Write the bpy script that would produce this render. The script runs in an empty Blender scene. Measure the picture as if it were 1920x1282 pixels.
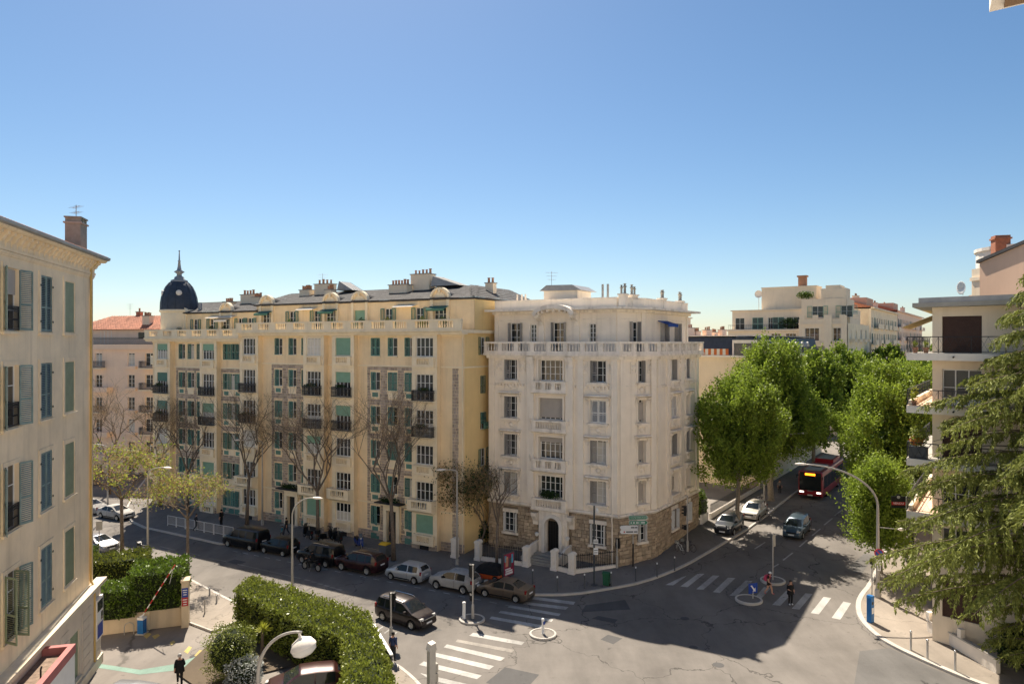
import bpy, bmesh, math, random
import numpy as np
from mathutils import Vector, Matrix, noise
S = bpy.context.scene
COL = S.collection
rnd = random.Random(11)
PI = math.pi

# ---------------------------------------------------------------- camera, sky, sun, exposure
EYE = 19.2; FPX = 1320.0; HOR = 640.0            # eye height, focal length in photo pixels, horizon row
cam_d = bpy.data.cameras.new('camera'); cam = bpy.data.objects.new('camera', cam_d); COL.objects.link(cam)
cam.location = (0, 0, EYE); cam.rotation_euler = (PI/2, 0, 0)
cam_d.sensor_width = 36.0; cam_d.lens = FPX/1920*36; cam_d.clip_end = 3000; cam_d.clip_start = 0.1
S.camera = cam
SUN_AZ, SUN_EL = math.radians(-16.5), math.radians(52.5)   # azimuth from +Y towards +X
W = bpy.data.worlds.new('World'); S.world = W; W.use_nodes = True
wn = W.node_tree.nodes; bg = wn['Background']
sky = wn.new('ShaderNodeTexSky'); sky.sky_type = 'NISHITA'; sky.sun_disc = False
sky.sun_elevation = SUN_EL; sky.sun_rotation = SUN_AZ
sky.altitude = 0; sky.air_density = 0.9; sky.dust_density = 0.42; sky.ozone_density = 2.2
hs = wn.new('ShaderNodeHueSaturation'); hs.inputs['Saturation'].default_value = 1.15; hs.inputs['Hue'].default_value = .496
W.node_tree.links.new(sky.outputs[0], hs.inputs['Color']); W.node_tree.links.new(hs.outputs[0], bg.inputs[0]); bg.inputs[1].default_value = 0.047
sun_d = bpy.data.lights.new('sun', 'SUN'); sun = bpy.data.objects.new('sun', sun_d); COL.objects.link(sun)
sun_d.energy = 4.2; sun_d.angle = math.radians(0.55); sun_d.color = (1.0, 0.89, 0.74)
_dir = Vector((math.sin(SUN_AZ)*math.cos(SUN_EL), math.cos(SUN_AZ)*math.cos(SUN_EL), math.sin(SUN_EL)))
sun.rotation_euler = _dir.to_track_quat('Z', 'Y').to_euler()
S.view_settings.view_transform = 'Standard'; S.view_settings.look = 'None'
S.view_settings.exposure = 1.32; S.view_settings.gamma = 1.0
S.render.engine = 'CYCLES'
S.cycles.max_bounces = 7; S.cycles.diffuse_bounces = 5; S.cycles.transparent_max_bounces = 6

# ---------------------------------------------------------------- places
def sst(t):
    t = max(0.0, min(1.0, t)); return t*t*(3-2*t)
def zg(x, y):                                    # the side street climbs gently away from the junction
    return 1.3*sst((((x-9.9)*.574+(y-58.5)*.819)+8)/30)
def G(px, py, dz=0.0):                           # a spot on the ground (dz above it)
    z = 0.0
    for _ in range(14):
        k = (EYE-z-dz)/(py-HOR); x = (px-960)*k; y = FPX*k; z = zg(x, y)
    return Vector((x, y, z+dz))
def at(px, py, Y):
    return Vector(((px-960)*Y/FPX, Y, EYE-(py-HOR)*Y/FPX))
D1 = Vector((-.875, .485, 0)); D2 = Vector((.574, .819, 0)).normalized()

# ---------------------------------------------------------------- materials
MATS = {}
def nt_new(name):
    m = bpy.data.materials.new(name); m.use_nodes = True
    return m, m.node_tree, m.node_tree.nodes, m.node_tree.links
def mat(name, col, rough=.8, var=.10, scale=2.0, bump=0.0, bscale=30.0, metal=0.0, spec=.3, streak=0.0, rand=0.0,
        island=False, emit=0.0, coat=0.0, detail=5.0, trans=0.0):
    """one procedural paint / plaster / stone: base colour with noise, streaks, fine relief"""
    if name in MATS: return MATS[name]
    m, t, n, l = nt_new(name); b = n['Principled BSDF']
    b.inputs['Roughness'].default_value = rough; b.inputs['Metallic'].default_value = metal
    b.inputs['Specular IOR Level'].default_value = spec
    if coat: b.inputs['Coat Weight'].default_value = coat; b.inputs['Coat Roughness'].default_value = .05
    geo = n.new('ShaderNodeNewGeometry')
    c0 = tuple(max(0, c*(1-var)) for c in col)+(1,); c1 = tuple(min(1, c*(1+var)) for c in col)+(1,)
    nz = n.new('ShaderNodeTexNoise'); nz.inputs['Scale'].default_value = scale; nz.inputs['Detail'].default_value = detail
    nz.inputs['Roughness'].default_value = .62
    l.new(geo.outputs['Position'], nz.inputs['Vector'])
    mr = n.new('ShaderNodeMapRange'); mr.inputs[1].default_value = .3; mr.inputs[2].default_value = .7
    l.new(nz.outputs[0], mr.inputs[0])
    mix = n.new('ShaderNodeMix'); mix.data_type = 'RGBA'; mix.inputs[6].default_value = c0; mix.inputs[7].default_value = c1
    l.new(mr.outputs[0], mix.inputs[0]); out = mix.outputs[2]
    if rand:
        src = geo.outputs['Random Per Island'] if island else None
        oi = n.new('ShaderNodeObjectInfo'); add = n.new('ShaderNodeMath'); add.operation = 'ADD'
        l.new(oi.outputs['Random'], add.inputs[0])
        if src: l.new(src, add.inputs[1])
        fr = n.new('ShaderNodeMath'); fr.operation = 'FRACT'; l.new(add.outputs[0], fr.inputs[0])
        m2 = n.new('ShaderNodeMapRange'); m2.inputs[3].default_value = 1-rand; m2.inputs[4].default_value = 1+rand
        l.new(fr.outputs[0], m2.inputs[0])
        mm = n.new('ShaderNodeVectorMath'); mm.operation = 'SCALE'
        l.new(out, mm.inputs[0]); l.new(m2.outputs[0], mm.inputs['Scale']); out = mm.outputs[0]
    if streak:
        mp = n.new('ShaderNodeMapping'); mp.inputs['Scale'].default_value = (2.2, 2.2, .16)
        l.new(geo.outputs['Position'], mp.inputs[0])
        n2 = n.new('ShaderNodeTexNoise'); n2.inputs['Scale'].default_value = 1.0; n2.inputs['Detail'].default_value = 6
        l.new(mp.outputs[0], n2.inputs['Vector'])
        r2 = n.new('ShaderNodeMapRange'); r2.inputs[1].default_value = .52; r2.inputs[2].default_value = .78
        r2.inputs[4].default_value = streak; l.new(n2.outputs[0], r2.inputs[0])
        m3 = n.new('ShaderNodeMix'); m3.data_type = 'RGBA'
        m3.inputs[7].default_value = (col[0]*.45, col[1]*.42, col[2]*.40, 1)
        l.new(r2.outputs[0], m3.inputs[0]); l.new(out, m3.inputs[6]); out = m3.outputs[2]
    l.new(out, b.inputs['Base Color'])
    if bump:
        n3 = n.new('ShaderNodeTexNoise'); n3.inputs['Scale'].default_value = bscale; n3.inputs['Detail'].default_value = 4
        l.new(geo.outputs['Position'], n3.inputs['Vector'])
        bp = n.new('ShaderNodeBump'); bp.inputs['Strength'].default_value = bump; bp.inputs['Distance'].default_value = .03
        l.new(n3.outputs[0], bp.inputs['Height']); l.new(bp.outputs[0], b.inputs['Normal'])
    if emit:
        b.inputs['Emission Color'].default_value = (*col, 1); b.inputs['Emission Strength'].default_value = emit
    if trans:
        tr = n.new('ShaderNodeBsdfTranslucent'); l.new(out, tr.inputs[0])
        ms = n.new('ShaderNodeMixShader'); ms.inputs[0].default_value = trans
        l.new(b.outputs[0], ms.inputs[1]); l.new(tr.outputs[0], ms.inputs[2])
        l.new(ms.outputs[0], n['Material Output'].inputs[0])
    MATS[name] = m
    return m
def glass(name, col, rough=.04, rand=.5, spec=.65):
    if name in MATS: return MATS[name]
    m, t, n, l = nt_new(name); b = n['Principled BSDF']
    oi = n.new('ShaderNodeObjectInfo'); ramp = n.new('ShaderNodeValToRGB')
    e = ramp.color_ramp.elements
    e[0].color = (col[0]*(1-rand), col[1]*(1-rand), col[2]*(1-rand), 1); e[1].color = (*col, 1)
    l.new(oi.outputs['Random'], ramp.inputs[0]); l.new(ramp.outputs[0], b.inputs['Base Color'])
    b.inputs['Roughness'].default_value = rough; b.inputs['IOR'].default_value = 1.5
    b.inputs['Specular IOR Level'].default_value = spec
    nz = n.new('ShaderNodeTexNoise'); nz.inputs['Scale'].default_value = 1.3
    g = n.new('ShaderNodeNewGeometry'); l.new(g.outputs['Position'], nz.inputs['Vector'])
    bp = n.new('ShaderNodeBump'); bp.inputs['Strength'].default_value = .06; bp.inputs['Distance'].default_value = .05
    l.new(nz.outputs[0], bp.inputs['Height']); l.new(bp.outputs[0], b.inputs['Normal'])
    MATS[name] = m; return m

# ---------------------------------------------------------------- mesh building
class MB:
    def __init__(s): s.v = []; s.f = []
    def quad(s, *p):
        i = len(s.v); s.v += [tuple(q) for q in p]; s.f.append(tuple(range(i, i+len(p)))); return s
    def box(s, x0, x1, y0, y1, z0, z1):
        i = len(s.v)
        s.v += [(x0,y0,z0),(x1,y0,z0),(x1,y1,z0),(x0,y1,z0),(x0,y0,z1),(x1,y0,z1),(x1,y1,z1),(x0,y1,z1)]
        s.f += [(i,i+3,i+2,i+1),(i+4,i+5,i+6,i+7),(i,i+1,i+5,i+4),(i+1,i+2,i+6,i+5),(i+2,i+3,i+7,i+6),(i+3,i,i+4,i+7)]
        return s
    def prism(s, poly, z0, z1):                    # xy outline (counter-clockwise) raised from z0 to z1
        i = len(s.v); n = len(poly)
        s.v += [(p[0],p[1],z0) for p in poly]+[(p[0],p[1],z1) for p in poly]
        s.f.append(tuple(range(i+n-1, i-1, -1))); s.f.append(tuple(range(i+n, i+2*n)))
        for k in range(n):
            j = (k+1) % n; s.f.append((i+k, i+j, i+n+j, i+n+k))
        return s
    def xz(s, poly, y0, y1):                       # xz outline pushed from y0 to y1
        i = len(s.v); n = len(poly)
        s.v += [(p[0],y0,p[1]) for p in poly]+[(p[0],y1,p[1]) for p in poly]
        s.f.append(tuple(range(i, i+n))); s.f.append(tuple(range(i+2*n-1, i+n-1, -1)))
        for k in range(n):
            j = (k+1) % n; s.f.append((i+j, i+k, i+n+k, i+n+j))
        return s
    def yz(s, poly, x0, x1):
        i = len(s.v); n = len(poly)
        s.v += [(x0,p[0],p[1]) for p in poly]+[(x1,p[0],p[1]) for p in poly]
        s.f.append(tuple(range(i+n-1, i-1, -1))); s.f.append(tuple(range(i+n, i+2*n)))
        for k in range(n):
            j = (k+1) % n; s.f.append((i+k, i+j, i+n+j, i+n+k))
        return s
    def lathe(s, prof, n=16, cx=0, cy=0, a0=0.0, a1=2*PI, axis='z'):
        i = len(s.v); full = abs(a1-a0-2*PI) < 1e-6; m = n if full else n+1
        for r, z in prof:
            for k in range(m):
                a = a0+(a1-a0)*k/n
                if axis == 'z': s.v.append((cx+r*math.cos(a), cy+r*math.sin(a), z))
                else: s.v.append((cx+r*math.cos(a), z, cy+r*math.sin(a)))
        for q in range(len(prof)-1):
            for k in range(n):
                j = (k+1) % m if full else k+1
                fa = (i+q*m+k, i+q*m+j, i+(q+1)*m+j, i+(q+1)*m+k)
                s.f.append(fa if axis == 'z' else fa[::-1])
        return s
    def tube(s, pts, rad, n=6, cap=True):
        pts = [Vector(p) for p in pts]; i = len(s.v); K = len(pts)
        if not hasattr(rad, '__len__'): rad = [rad]*K
        up = Vector((0, 0, 1)); prev = None
        for q in range(K):
            d = (pts[min(q+1, K-1)]-pts[max(q-1, 0)])
            d = d.normalized() if d.length > 1e-9 else Vector((0, 0, 1))
            if prev is None:
                a = d.cross(up) if abs(d.z) < .95 else d.cross(Vector((1, 0, 0)))
            else:
                a = prev-d*prev.dot(d)
            a.normalize(); b = d.cross(a); prev = a
            for k in range(n):
                t = 2*PI*k/n; p = pts[q]+(a*math.cos(t)+b*math.sin(t))*rad[q]; s.v.append((p.x, p.y, p.z))
        for q in range(K-1):
            for k in range(n):
                j = (k+1) % n; s.f.append((i+q*n+k, i+q*n+j, i+(q+1)*n+j, i+(q+1)*n+k))
        if cap:
            s.f.append(tuple(range(i+n-1, i-1, -1))); s.f.append(tuple(range(i+(K-1)*n, i+K*n)))
        return s
    def sphere(s, c, r, n=10, m=6, sz=1.0):
        prof = [(max(1e-4, r*math.sin(PI*q/m)), c[2]-r*sz*math.cos(PI*q/m)) for q in range(m+1)]
        return s.lathe(prof, n, c[0], c[1])
    def add(s, o, loc=(0,0,0), rz=0.0, sc=1.0):
        i = len(s.v); c, d = math.cos(rz), math.sin(rz)
        s.v += [(loc[0]+sc*(p[0]*c-p[1]*d), loc[1]+sc*(p[0]*d+p[1]*c), loc[2]+sc*p[2]) for p in o.v]
        s.f += [tuple(i+k for k in q) for q in o.f]; return s
    def mesh(s, name='m', smooth=False):
        me = bpy.data.meshes.new(name); me.from_pydata(s.v, [], s.f); me.update()
        if smooth: me.polygons.foreach_set('use_smooth', [True]*len(me.polygons))
        return me
def new(name, me, m=None, parent=None, loc=(0,0,0), rz=0.0, sc=None, kind=None):
    if isinstance(me, MB): me = me.mesh(name)
    if me is not None and m is not None and len(me.materials) == 0: me.materials.append(m)
    o = bpy.data.objects.new(name, me); COL.objects.link(o)
    o.location = loc; o.rotation_euler = (0, 0, rz)
    if sc is not None: o.scale = sc if hasattr(sc, '__len__') else (sc, sc, sc)
    if parent is not None: o.parent = parent
    if me is not None and m is not None and me.materials[0] != m:
        o.material_slots[0].link = 'OBJECT'; o.material_slots[0].material = m
    if kind: o['kind'] = kind
    return o
def tag(o, label, cat, group=None):
    o['label'] = label; o['category'] = cat
    if group: o['group'] = group
    return o
def thing(name, label, cat, loc=(0,0,0), rz=0.0, group=None, sc=None):
    return tag(new(name, None, None, None, loc, rz, sc), label, cat, group)
CACHE = {}
def cached(key, fn):
    if key not in CACHE: CACHE[key] = fn()
    return CACHE[key]
def text_mesh(body, size, ext=.004):
    c = bpy.data.curves.new('t', 'FONT'); c.body = body; c.size = size; c.extrude = ext; c.align_x = 'CENTER'; c.align_y = 'CENTER'
    c.resolution_u = 2
    o = bpy.data.objects.new('t', c); COL.objects.link(o)
    dg = bpy.context.evaluated_depsgraph_get(); me = bpy.data.meshes.new_from_object(o.evaluated_get(dg))
    bpy.data.objects.remove(o); bpy.data.curves.remove(c)
    for v in me.vertices:                          # stand it up: reads along x, faces -y
        x, y, z = v.co; v.co = (x, -z, y)
    return me

class Fac:
    """an upright face of a building: u runs to the right as seen from outside, d outwards, z up"""
    def __init__(s, O, u, th):
        l = math.hypot(u[0], u[1]); s.O = Vector((O[0], O[1], 0)); s.u = Vector((u[0]/l, u[1]/l, 0))
        s.n = Vector((s.u.y, -s.u.x, 0)); s.a = math.atan2(s.u.y, s.u.x); s.th = th
    def P(s, u, d=0.0, z=0.0): return s.O+s.u*u+s.n*d+Vector((0, 0, z))
    def put(s, name, me, m, u=0.0, z=0.0, d=0.0, rz=0.0, sc=None, kind=None):
        return new(name, me, m, s.th, s.P(u, d, z)-s.th.location, s.a+rz, sc, kind)
    def wall(s, u0, u1, z0, z1, holes, m, depth=.28, name='wall', d=0.0):
        holes = [h for h in holes if h[1] > u0 and h[0] < u1]
        xs = sorted({u0, u1, *[min(max(h[i], u0), u1) for h in holes for i in (0, 1)]})
        zs = sorted({z0, z1, *[min(max(h[i], z0), z1) for h in holes for i in (2, 3)]})
        b = MB()
        for i in range(len(xs)-1):
            for j in range(len(zs)-1):
                cx, cz = (xs[i]+xs[i+1])/2, (zs[j]+zs[j+1])/2
                if any(h[0] < cx < h[1] and h[2] < cz < h[3] for h in holes): continue
                b.quad((xs[i],0,zs[j]),(xs[i+1],0,zs[j]),(xs[i+1],0,zs[j+1]),(xs[i],0,zs[j+1]))
        for h in holes:
            a, c, e, g = h[:4]; D = depth
            b.quad((a,0,e),(a,D,e),(a,D,g),(a,0,g)); b.quad((c,D,e),(c,0,e),(c,0,g),(c,D,g))
            b.quad((a,0,g),(a,D,g),(c,D,g),(c,0,g)); b.quad((a,D,e),(a,0,e),(c,0,e),(c,D,e))
        return s.put(name, b, m, d=d)

# ---- window kit: origin at the middle of the sill line, x right, y into the wall, z up
def frame_mesh(w, h, nx, nz, t=.06, y0=.14, y1=.20, low=None):
    def f():
        b = MB(); x = w/2
        b.box(-x, -x+t, y0, y1, 0, h); b.box(x-t, x, y0, y1, 0, h)
        b.box(-x+t, x-t, y0, y1, 0, t); b.box(-x+t, x-t, y0, y1, h-t, h)
        for i in range(1, nx):
            c = -x+w*i/nx; b.box(c-t*.55, c+t*.55, y0-.012, y1-.01, t, h-t)
        for j in range(1, nz):
            c = h*j/nz; b.box(-x+t, x-t, y0+.015, y1-.02, c-t*.3, c+t*.3)
        if low: b.box(-x+t, x-t, y0+.005, y1, t, low)
        return b.mesh('window')
    return cached(('fr', round(w,2), round(h,2), nx, nz, low), f)
def box_mesh(x0, x1, y0, y1, z0, z1):
    return cached(('bx', *[round(q,3) for q in (x0,x1,y0,y1,z0,z1)]), lambda: MB().box(x0,x1,y0,y1,z0,z1).mesh('box'))
def shutter_mesh(w, h, n=22):                      # louvred leaf, hinge at x=0
    def f():
        b = MB(); t = .07
        b.box(0, t, -.04, 0, 0, h); b.box(w-t, w, -.04, 0, 0, h)
        for z in (0, h*.42, h-t): b.box(t, w-t, -.04, 0, z, z+t*1.3)
        for i in range(n):
            z = t+(h-2*t)*(i+.5)/n
            b.quad((t,-.042,z-.030),(w-t,-.042,z-.030),(w-t,-.004,z+.012),(t,-.004,z+.012))
        return b.mesh('shutter')
    return cached(('sh', round(w,2), round(h,2), n), f)
def roller_mesh(w, h, n=16):
    def f():
        b = MB()
        for i in range(n):
            z0, z1 = h*i/n, h*(i+1)/n
            b.box(-w/2, w/2, .085, .13, z0, z1-.012); b.box(-w/2, w/2, .1, .12, z1-.012, z1)
        return b.mesh('roller')
    return cached(('ro', round(w,2), round(h,2), n), f)
def rail_mesh(w, h, d, step=.12, r=.015, curl=False):   # iron balcony rail on three sides, standing proud of the wall
    def f():
        b = MB(); x = w/2
        for z in (.06, h*.8, h): b.box(-x, x, -d, -d+.035, z-.018, z+.018); b.box(-x, -x+.035, -d, 0, z-.018, z+.018); b.box(x-.035, x, -d, 0, z-.018, z+.018)
        n = max(2, int(w/step))
        for i in range(n+1):
            c = -x+.015+(w-.03)*i/n; b.box(c-r, c+r, -d+.006, -d+.028, 0, h)
            if curl and i < n:
                cc = c+(w-.03)/n/2; b.lathe([(.045,-d+.008),(.03,-d+.008),(.03,-d+.026),(.045,-d+.026),(.045,-d+.008)], 8, cc, h*.9, axis='y')
                b.lathe([(.04,-d+.008),(.026,-d+.008),(.026,-d+.026),(.04,-d+.026),(.04,-d+.008)], 8, cc, h*.45, axis='y')
        for sx in (-1, 1):
            for i in range(1, max(2, int(d/step))):
                y = -d+d*i/max(2, int(d/step)); b.box(sx*x-(.028 if sx > 0 else 0), sx*x+(0 if sx > 0 else .028), y-r, y+r, 0, h)
        return b.mesh('railing')
    return cached(('ra', round(w,2), round(h,2), round(d,2), step, curl), f)
def balustrade_mesh(L, h, gaps, t=.22):            # stone parapet with slots of square-shouldered balusters; gaps=[(a,b)]
    def f():
        b = MB(); b.box(0, L, 0, t, 0, h*.2); b.box(0, L, -.05, t+.05, h*.84, h)
        x = 0.0
        for a, c in gaps:
            b.box(x, a, 0, t, h*.2, h*.84); n = max(2, int((c-a)/.25))
            for i in range(n):
                q = a+(c-a)*(i+.5)/n
                b.lathe([(.04,h*.2),(.065,h*.3),(.065,h*.42),(.035,h*.62),(.035,h*.74),(.055,h*.84)], 6, q, t/2)
            x = c
        b.box(x, L, 0, t, h*.2, h*.84)
        return b.mesh('balustrade')
    return cached(('ba', round(L,2), round(h,2), tuple((round(a,2), round(c,2)) for a, c in gaps)), f)
def slots(L, first=.7, slot=1.3, pier=.7):
    n = max(1, int(round((L-2*first+pier)/(slot+pier)))); s = (L-2*first-(n-1)*pier)/n
    return [(first+i*(s+pier), first+i*(s+pier)+s) for i in range(n)]
# ---------------------------------------------------------------- palette
M = MATS
mat('cream', (.82,.67,.47), .9, .11, .5, bump=.18, bscale=25, streak=.34)
mat('yellow_wall', (.87,.69,.445), .9, .10, .45, bump=.15, bscale=25, streak=.34)
mat('yellow_trim', (.87,.745,.54), .88, .09, .8, bump=.1, streak=.18)
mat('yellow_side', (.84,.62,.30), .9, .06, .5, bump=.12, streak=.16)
mat('white_stucco', (.88,.785,.66), .88, .06, .7, bump=.14, bscale=20, streak=.30)
mat('white_trim', (.85,.765,.655), .88, .14, 1.6, bump=.2, streak=.6)
mat('base_stone', (.43,.335,.235), .92, .22, 3.5, bump=.9, bscale=7, rand=.24, island=True)
mat('mortar', (.20,.155,.11), .95, .12, 3)
mat('grey_stone', (.40,.33,.275), .92, .2, 3, bump=.5, bscale=10, rand=.25, island=True)
mat('pink_wall', (.86,.66,.51), .9, .05, .5, bump=.1, streak=.14)
mat('pale_wall', (.80,.68,.52), .9, .05, .5, bump=.1, streak=.18)
mat('modern_wall', (.78,.67,.53), .9, .05, .6, bump=.1, streak=.25)
mat('brown_pink', (.62,.42,.30), .92, .04, .5, bump=.1, streak=.08)
mat('concrete_white', (.80,.74,.66), .85, .06, 1.0, bump=.1, streak=.25)
mat('concrete', (.36,.34,.30), .9, .12, 1.5, bump=.25)
mat('slate', (.062,.06,.062), .85, .25, 3, bump=.25, bscale=14, rand=.2, island=True)
mat('slate_blue', (.040,.052,.075), .55, .2, 2, bump=.2, bscale=14)
mat('zinc', (.33,.33,.33), .5, .15, 1.5, metal=.3)
mat('tile', (.42,.17,.10), .85, .22, 4, bump=.3, rand=.22, island=True)
mat('green_shut', (.105,.235,.195), .6, .14, 3, rand=.22)
mat('green_pale', (.22,.38,.28), .6, .08, 2, rand=.12)
mat('blue_shut', (.20,.265,.245), .6, .2, 3, rand=.15)
mat('olive_shut', (.22,.26,.17), .7, .12, 2, rand=.15)
mat('grey_shut', (.33,.31,.29), .6, .1, 2, rand=.15)
mat('roller_grey', (.42,.38,.34), .6, .06, 2)
mat('roller_white', (.70,.68,.64), .6, .05, 2)
mat('brown_blind', (.055,.026,.018), .5, .15, 3)
mat('white_paint', (.78,.77,.74), .5, .04, 2)
mat('iron', (.018,.019,.022), .5, .15, 4, spec=.4)
mat('dark_wood', (.025,.028,.03), .45, .2, 3)
mat('steel', (.45,.44,.42), .45, .08, 3, metal=.6)
mat('pole_grey', (.42,.40,.37), .5, .06, 3, metal=.2)
mat('pole_dark', (.07,.075,.08), .5, .1, 3)
mat('chrome', (.7,.7,.7), .2, .04, 3, metal=1.0)
mat('black_plastic', (.012,.012,.013), .45, .2, 4)
mat('rubber', (.014,.014,.014), .85, .2, 6)
mat('red_rim', (.42,.16,.15), .8, .1, 2, bump=.2)
mat('roof_gravel', (.22,.16,.12), .95, .35, 4, bump=.6, bscale=25)
mat('stone_ledge', (.66,.58,.44), .9, .10, 1.5, bump=.2, streak=.2)
mat('lower_wall', (.62,.53,.43), .9, .07, .8, bump=.15, streak=.3)
mat('ochre_pipe', (.55,.37,.13), .6, .1, 2)
mat('wall_plain', (.64,.52,.36), .92, .08, .7, bump=.25, streak=.3)
mat('sign_blue', (.02,.06,.32), .4, .04, 3); mat('sign_red', (.45,.025,.03), .4, .05, 3)
mat('sign_green', (.012,.20,.10), .4, .04, 3); mat('sign_white', (.75,.75,.75), .45, .03, 3)
mat('box_blue', (.02,.14,.38), .45, .08, 3)
mat('bin_yellow', (.72,.45,.03), .5, .05, 3); mat('bin_grey', (.12,.13,.14), .55, .1, 3)
mat('bin_green', (.02,.10,.05), .55, .1, 3)
mat('awning_blue', (.02,.07,.30), .8, .08, 3); mat('awning_green', (.07,.17,.13), .85, .1, 3)
mat('awning_orange', (.55,.16,.05), .85, .08, 3); mat('awning_white', (.70,.66,.58), .85, .06, 3)
mat('awning_tan', (.50,.36,.16), .85, .1, 3)
mat('bark', (.16,.125,.095), .95, .3, 6, bump=.7, bscale=14)
mat('bark_pale', (.26,.22,.17), .95, .3, 5, bump=.5, bscale=10)
mat('twig', (.17,.12,.085), .95, .25, 6)
mat('dry_leaf', (.36,.25,.13), .9, .3, 4, rand=.3, island=True, trans=.3)
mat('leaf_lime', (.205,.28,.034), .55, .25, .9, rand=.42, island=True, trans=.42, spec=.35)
mat('leaf_yellow', (.29,.34,.05), .6, .25, .9, rand=.35, island=True, trans=.4)
mat('leaf_hedge', (.20,.235,.035), .42, .3, 1.2, rand=.45, island=True, trans=.25, spec=.5)
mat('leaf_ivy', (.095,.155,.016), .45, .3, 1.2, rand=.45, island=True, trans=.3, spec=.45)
mat('leaf_dark', (.030,.062,.016), .6, .3, 1.5, rand=.4, island=True, trans=.2)
mat('leaf_silver', (.36,.38,.36), .7, .2, 3, rand=.3, island=True, trans=.2)
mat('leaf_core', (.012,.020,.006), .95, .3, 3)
mat('cedar', (.20,.225,.05), .7, .3, 1.0, rand=.45, island=True, trans=.25)
mat('yucca', (.36,.38,.05), .55, .2, 3, rand=.3, island=True, trans=.3)
mat('terracotta', (.40,.21,.13), .85, .12, 3, bump=.1)
mat('flower', (.55,.12,.03), .6, .2, 4, rand=.4, island=True)
mat('skin', (.48,.27,.18), .55, .05, 6); mat('hair_dark', (.015,.012,.010), .6, .2, 10); mat('hair_grey', (.42,.41,.40), .6, .1, 10)
glass('glass', (.028,.033,.037)); glass('glass_light', (.13,.13,.12), .08); glass('car_glass', (.014,.019,.023), .03, .2, .38)
mat('curtain', (.55,.52,.46), .9, .06, 2, rand=.2)
mat('kerb', (.46,.43,.39), .9, .12, 2, bump=.3)
def ground_mat(name, col, fine=.18, big=.22, crack=0.0, rough=.88, patch=None):
    m, t, n, l = nt_new(name); b = n['Principled BSDF']; b.inputs['Roughness'].default_value = rough
    b.inputs['Specular IOR Level'].default_value = .25
    g = n.new('ShaderNodeNewGeometry')
    def nz(sc, det, stretch=None):
        q = n.new('ShaderNodeTexNoise'); q.inputs['Scale'].default_value = sc; q.inputs['Detail'].default_value = det
        q.inputs['Roughness'].default_value = .65; src = g.outputs['Position']
        if stretch:
            mp = n.new('ShaderNodeMapping'); mp.inputs['Scale'].default_value = stretch; mp.inputs['Rotation'].default_value = (0,0,.5)
            l.new(src, mp.inputs[0]); src = mp.outputs[0]
        l.new(src, q.inputs['Vector']); return q.outputs[0]
    def rng(src, a, c, lo, hi):
        q = n.new('ShaderNodeMapRange'); q.inputs[1].default_value = a; q.inputs[2].default_value = c
        q.inputs[3].default_value = lo; q.inputs[4].default_value = hi; l.new(src, q.inputs[0]); return q.outputs[0]
    f1 = rng(nz(38, 3), .25, .75, 1-fine, 1+fine); f2 = rng(nz(.16, 6), .3, .7, 1-big, 1+big)
    f3 = rng(nz(.7, 7, (1.0, .22, 1)), .35, .7, 1+big*.4, 1-big*.7)
    def mul(a, c):
        q = n.new('ShaderNodeMath'); q.operation = 'MULTIPLY'; l.new(a, q.inputs[0]); l.new(c, q.inputs[1]); return q.outputs[0]
    f4 = rng(nz(1.1, 3), .66, .74, 1.0, 1-big*1.6); f5 = rng(nz(5.5, 2), .70, .76, 1.0, 1-big*1.3)
    v = mul(mul(mul(mul(f1, f2), f3), f4), f5)
    if crack:
        vo = n.new('ShaderNodeTexVoronoi'); vo.feature = 'DISTANCE_TO_EDGE'; vo.inputs['Scale'].default_value = .14
        wp = n.new('ShaderNodeTexNoise'); wp.inputs['Scale'].default_value = .6; wp.inputs['Detail'].default_value = 6
        l.new(g.outputs['Position'], wp.inputs['Vector'])
        ad = n.new('ShaderNodeMix'); ad.data_type = 'VECTOR'; ad.inputs[0].default_value = .0
        va = n.new('ShaderNodeVectorMath'); va.operation = 'MULTIPLY_ADD'; va.inputs[1].default_value = (3.2,3.2,0)
        l.new(wp.outputs['Color'], va.inputs[0]); l.new(g.outputs['Position'], va.inputs[2]); l.new(va.outputs[0], vo.inputs['Vector'])
        v = mul(v, rng(vo.outputs[0], .0015, .006, 1-crack, 1.0))
    sc = n.new('ShaderNodeVectorMath'); sc.operation = 'SCALE'; sc.inputs[0].default_value = col
    l.new(v, sc.inputs['Scale']); l.new(sc.outputs[0], b.inputs['Base Color'])
    bp = n.new('ShaderNodeBump'); bp.inputs['Strength'].default_value = .35; bp.inputs['Distance'].default_value = .01
    l.new(nz(60, 2), bp.inputs['Height']); l.new(bp.outputs[0], b.inputs['Normal'])
    MATS[name] = m; return m
ground_mat('asphalt', (.157,.143,.129), crack=.55)
ground_mat('asphalt_lot', (.20,.178,.157), crack=.4)
ground_mat('asphalt_dark', (.085,.083,.082)); ground_mat('asphalt_mid', (.125,.12,.115))
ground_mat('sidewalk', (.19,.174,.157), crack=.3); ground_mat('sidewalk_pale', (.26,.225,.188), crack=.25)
ground_mat('paint_white', (.36,.35,.33), fine=.3, big=.4, crack=.3); ground_mat('paint_worn', (.25,.23,.205), fine=.35, big=.35)
ground_mat('paint_green', (.20,.30,.25), fine=.3, big=.3); ground_mat('paint_yellow', (.42,.33,.12), fine=.3, big=.3)
ground_mat('earth', (.10,.075,.05)); ground_mat('far_ground', (.18,.17,.15))
mat('own_bounce_wall', (.82,.77,.69), .9, .05, .5)
mat('floor_tile', (.62,.45,.33), .85, .1, 3)
mat('dark_stain', (.30,.25,.20), .95, .3, 4)
mat('soffit', (.22,.14,.085), .9, .1, 2)
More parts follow.
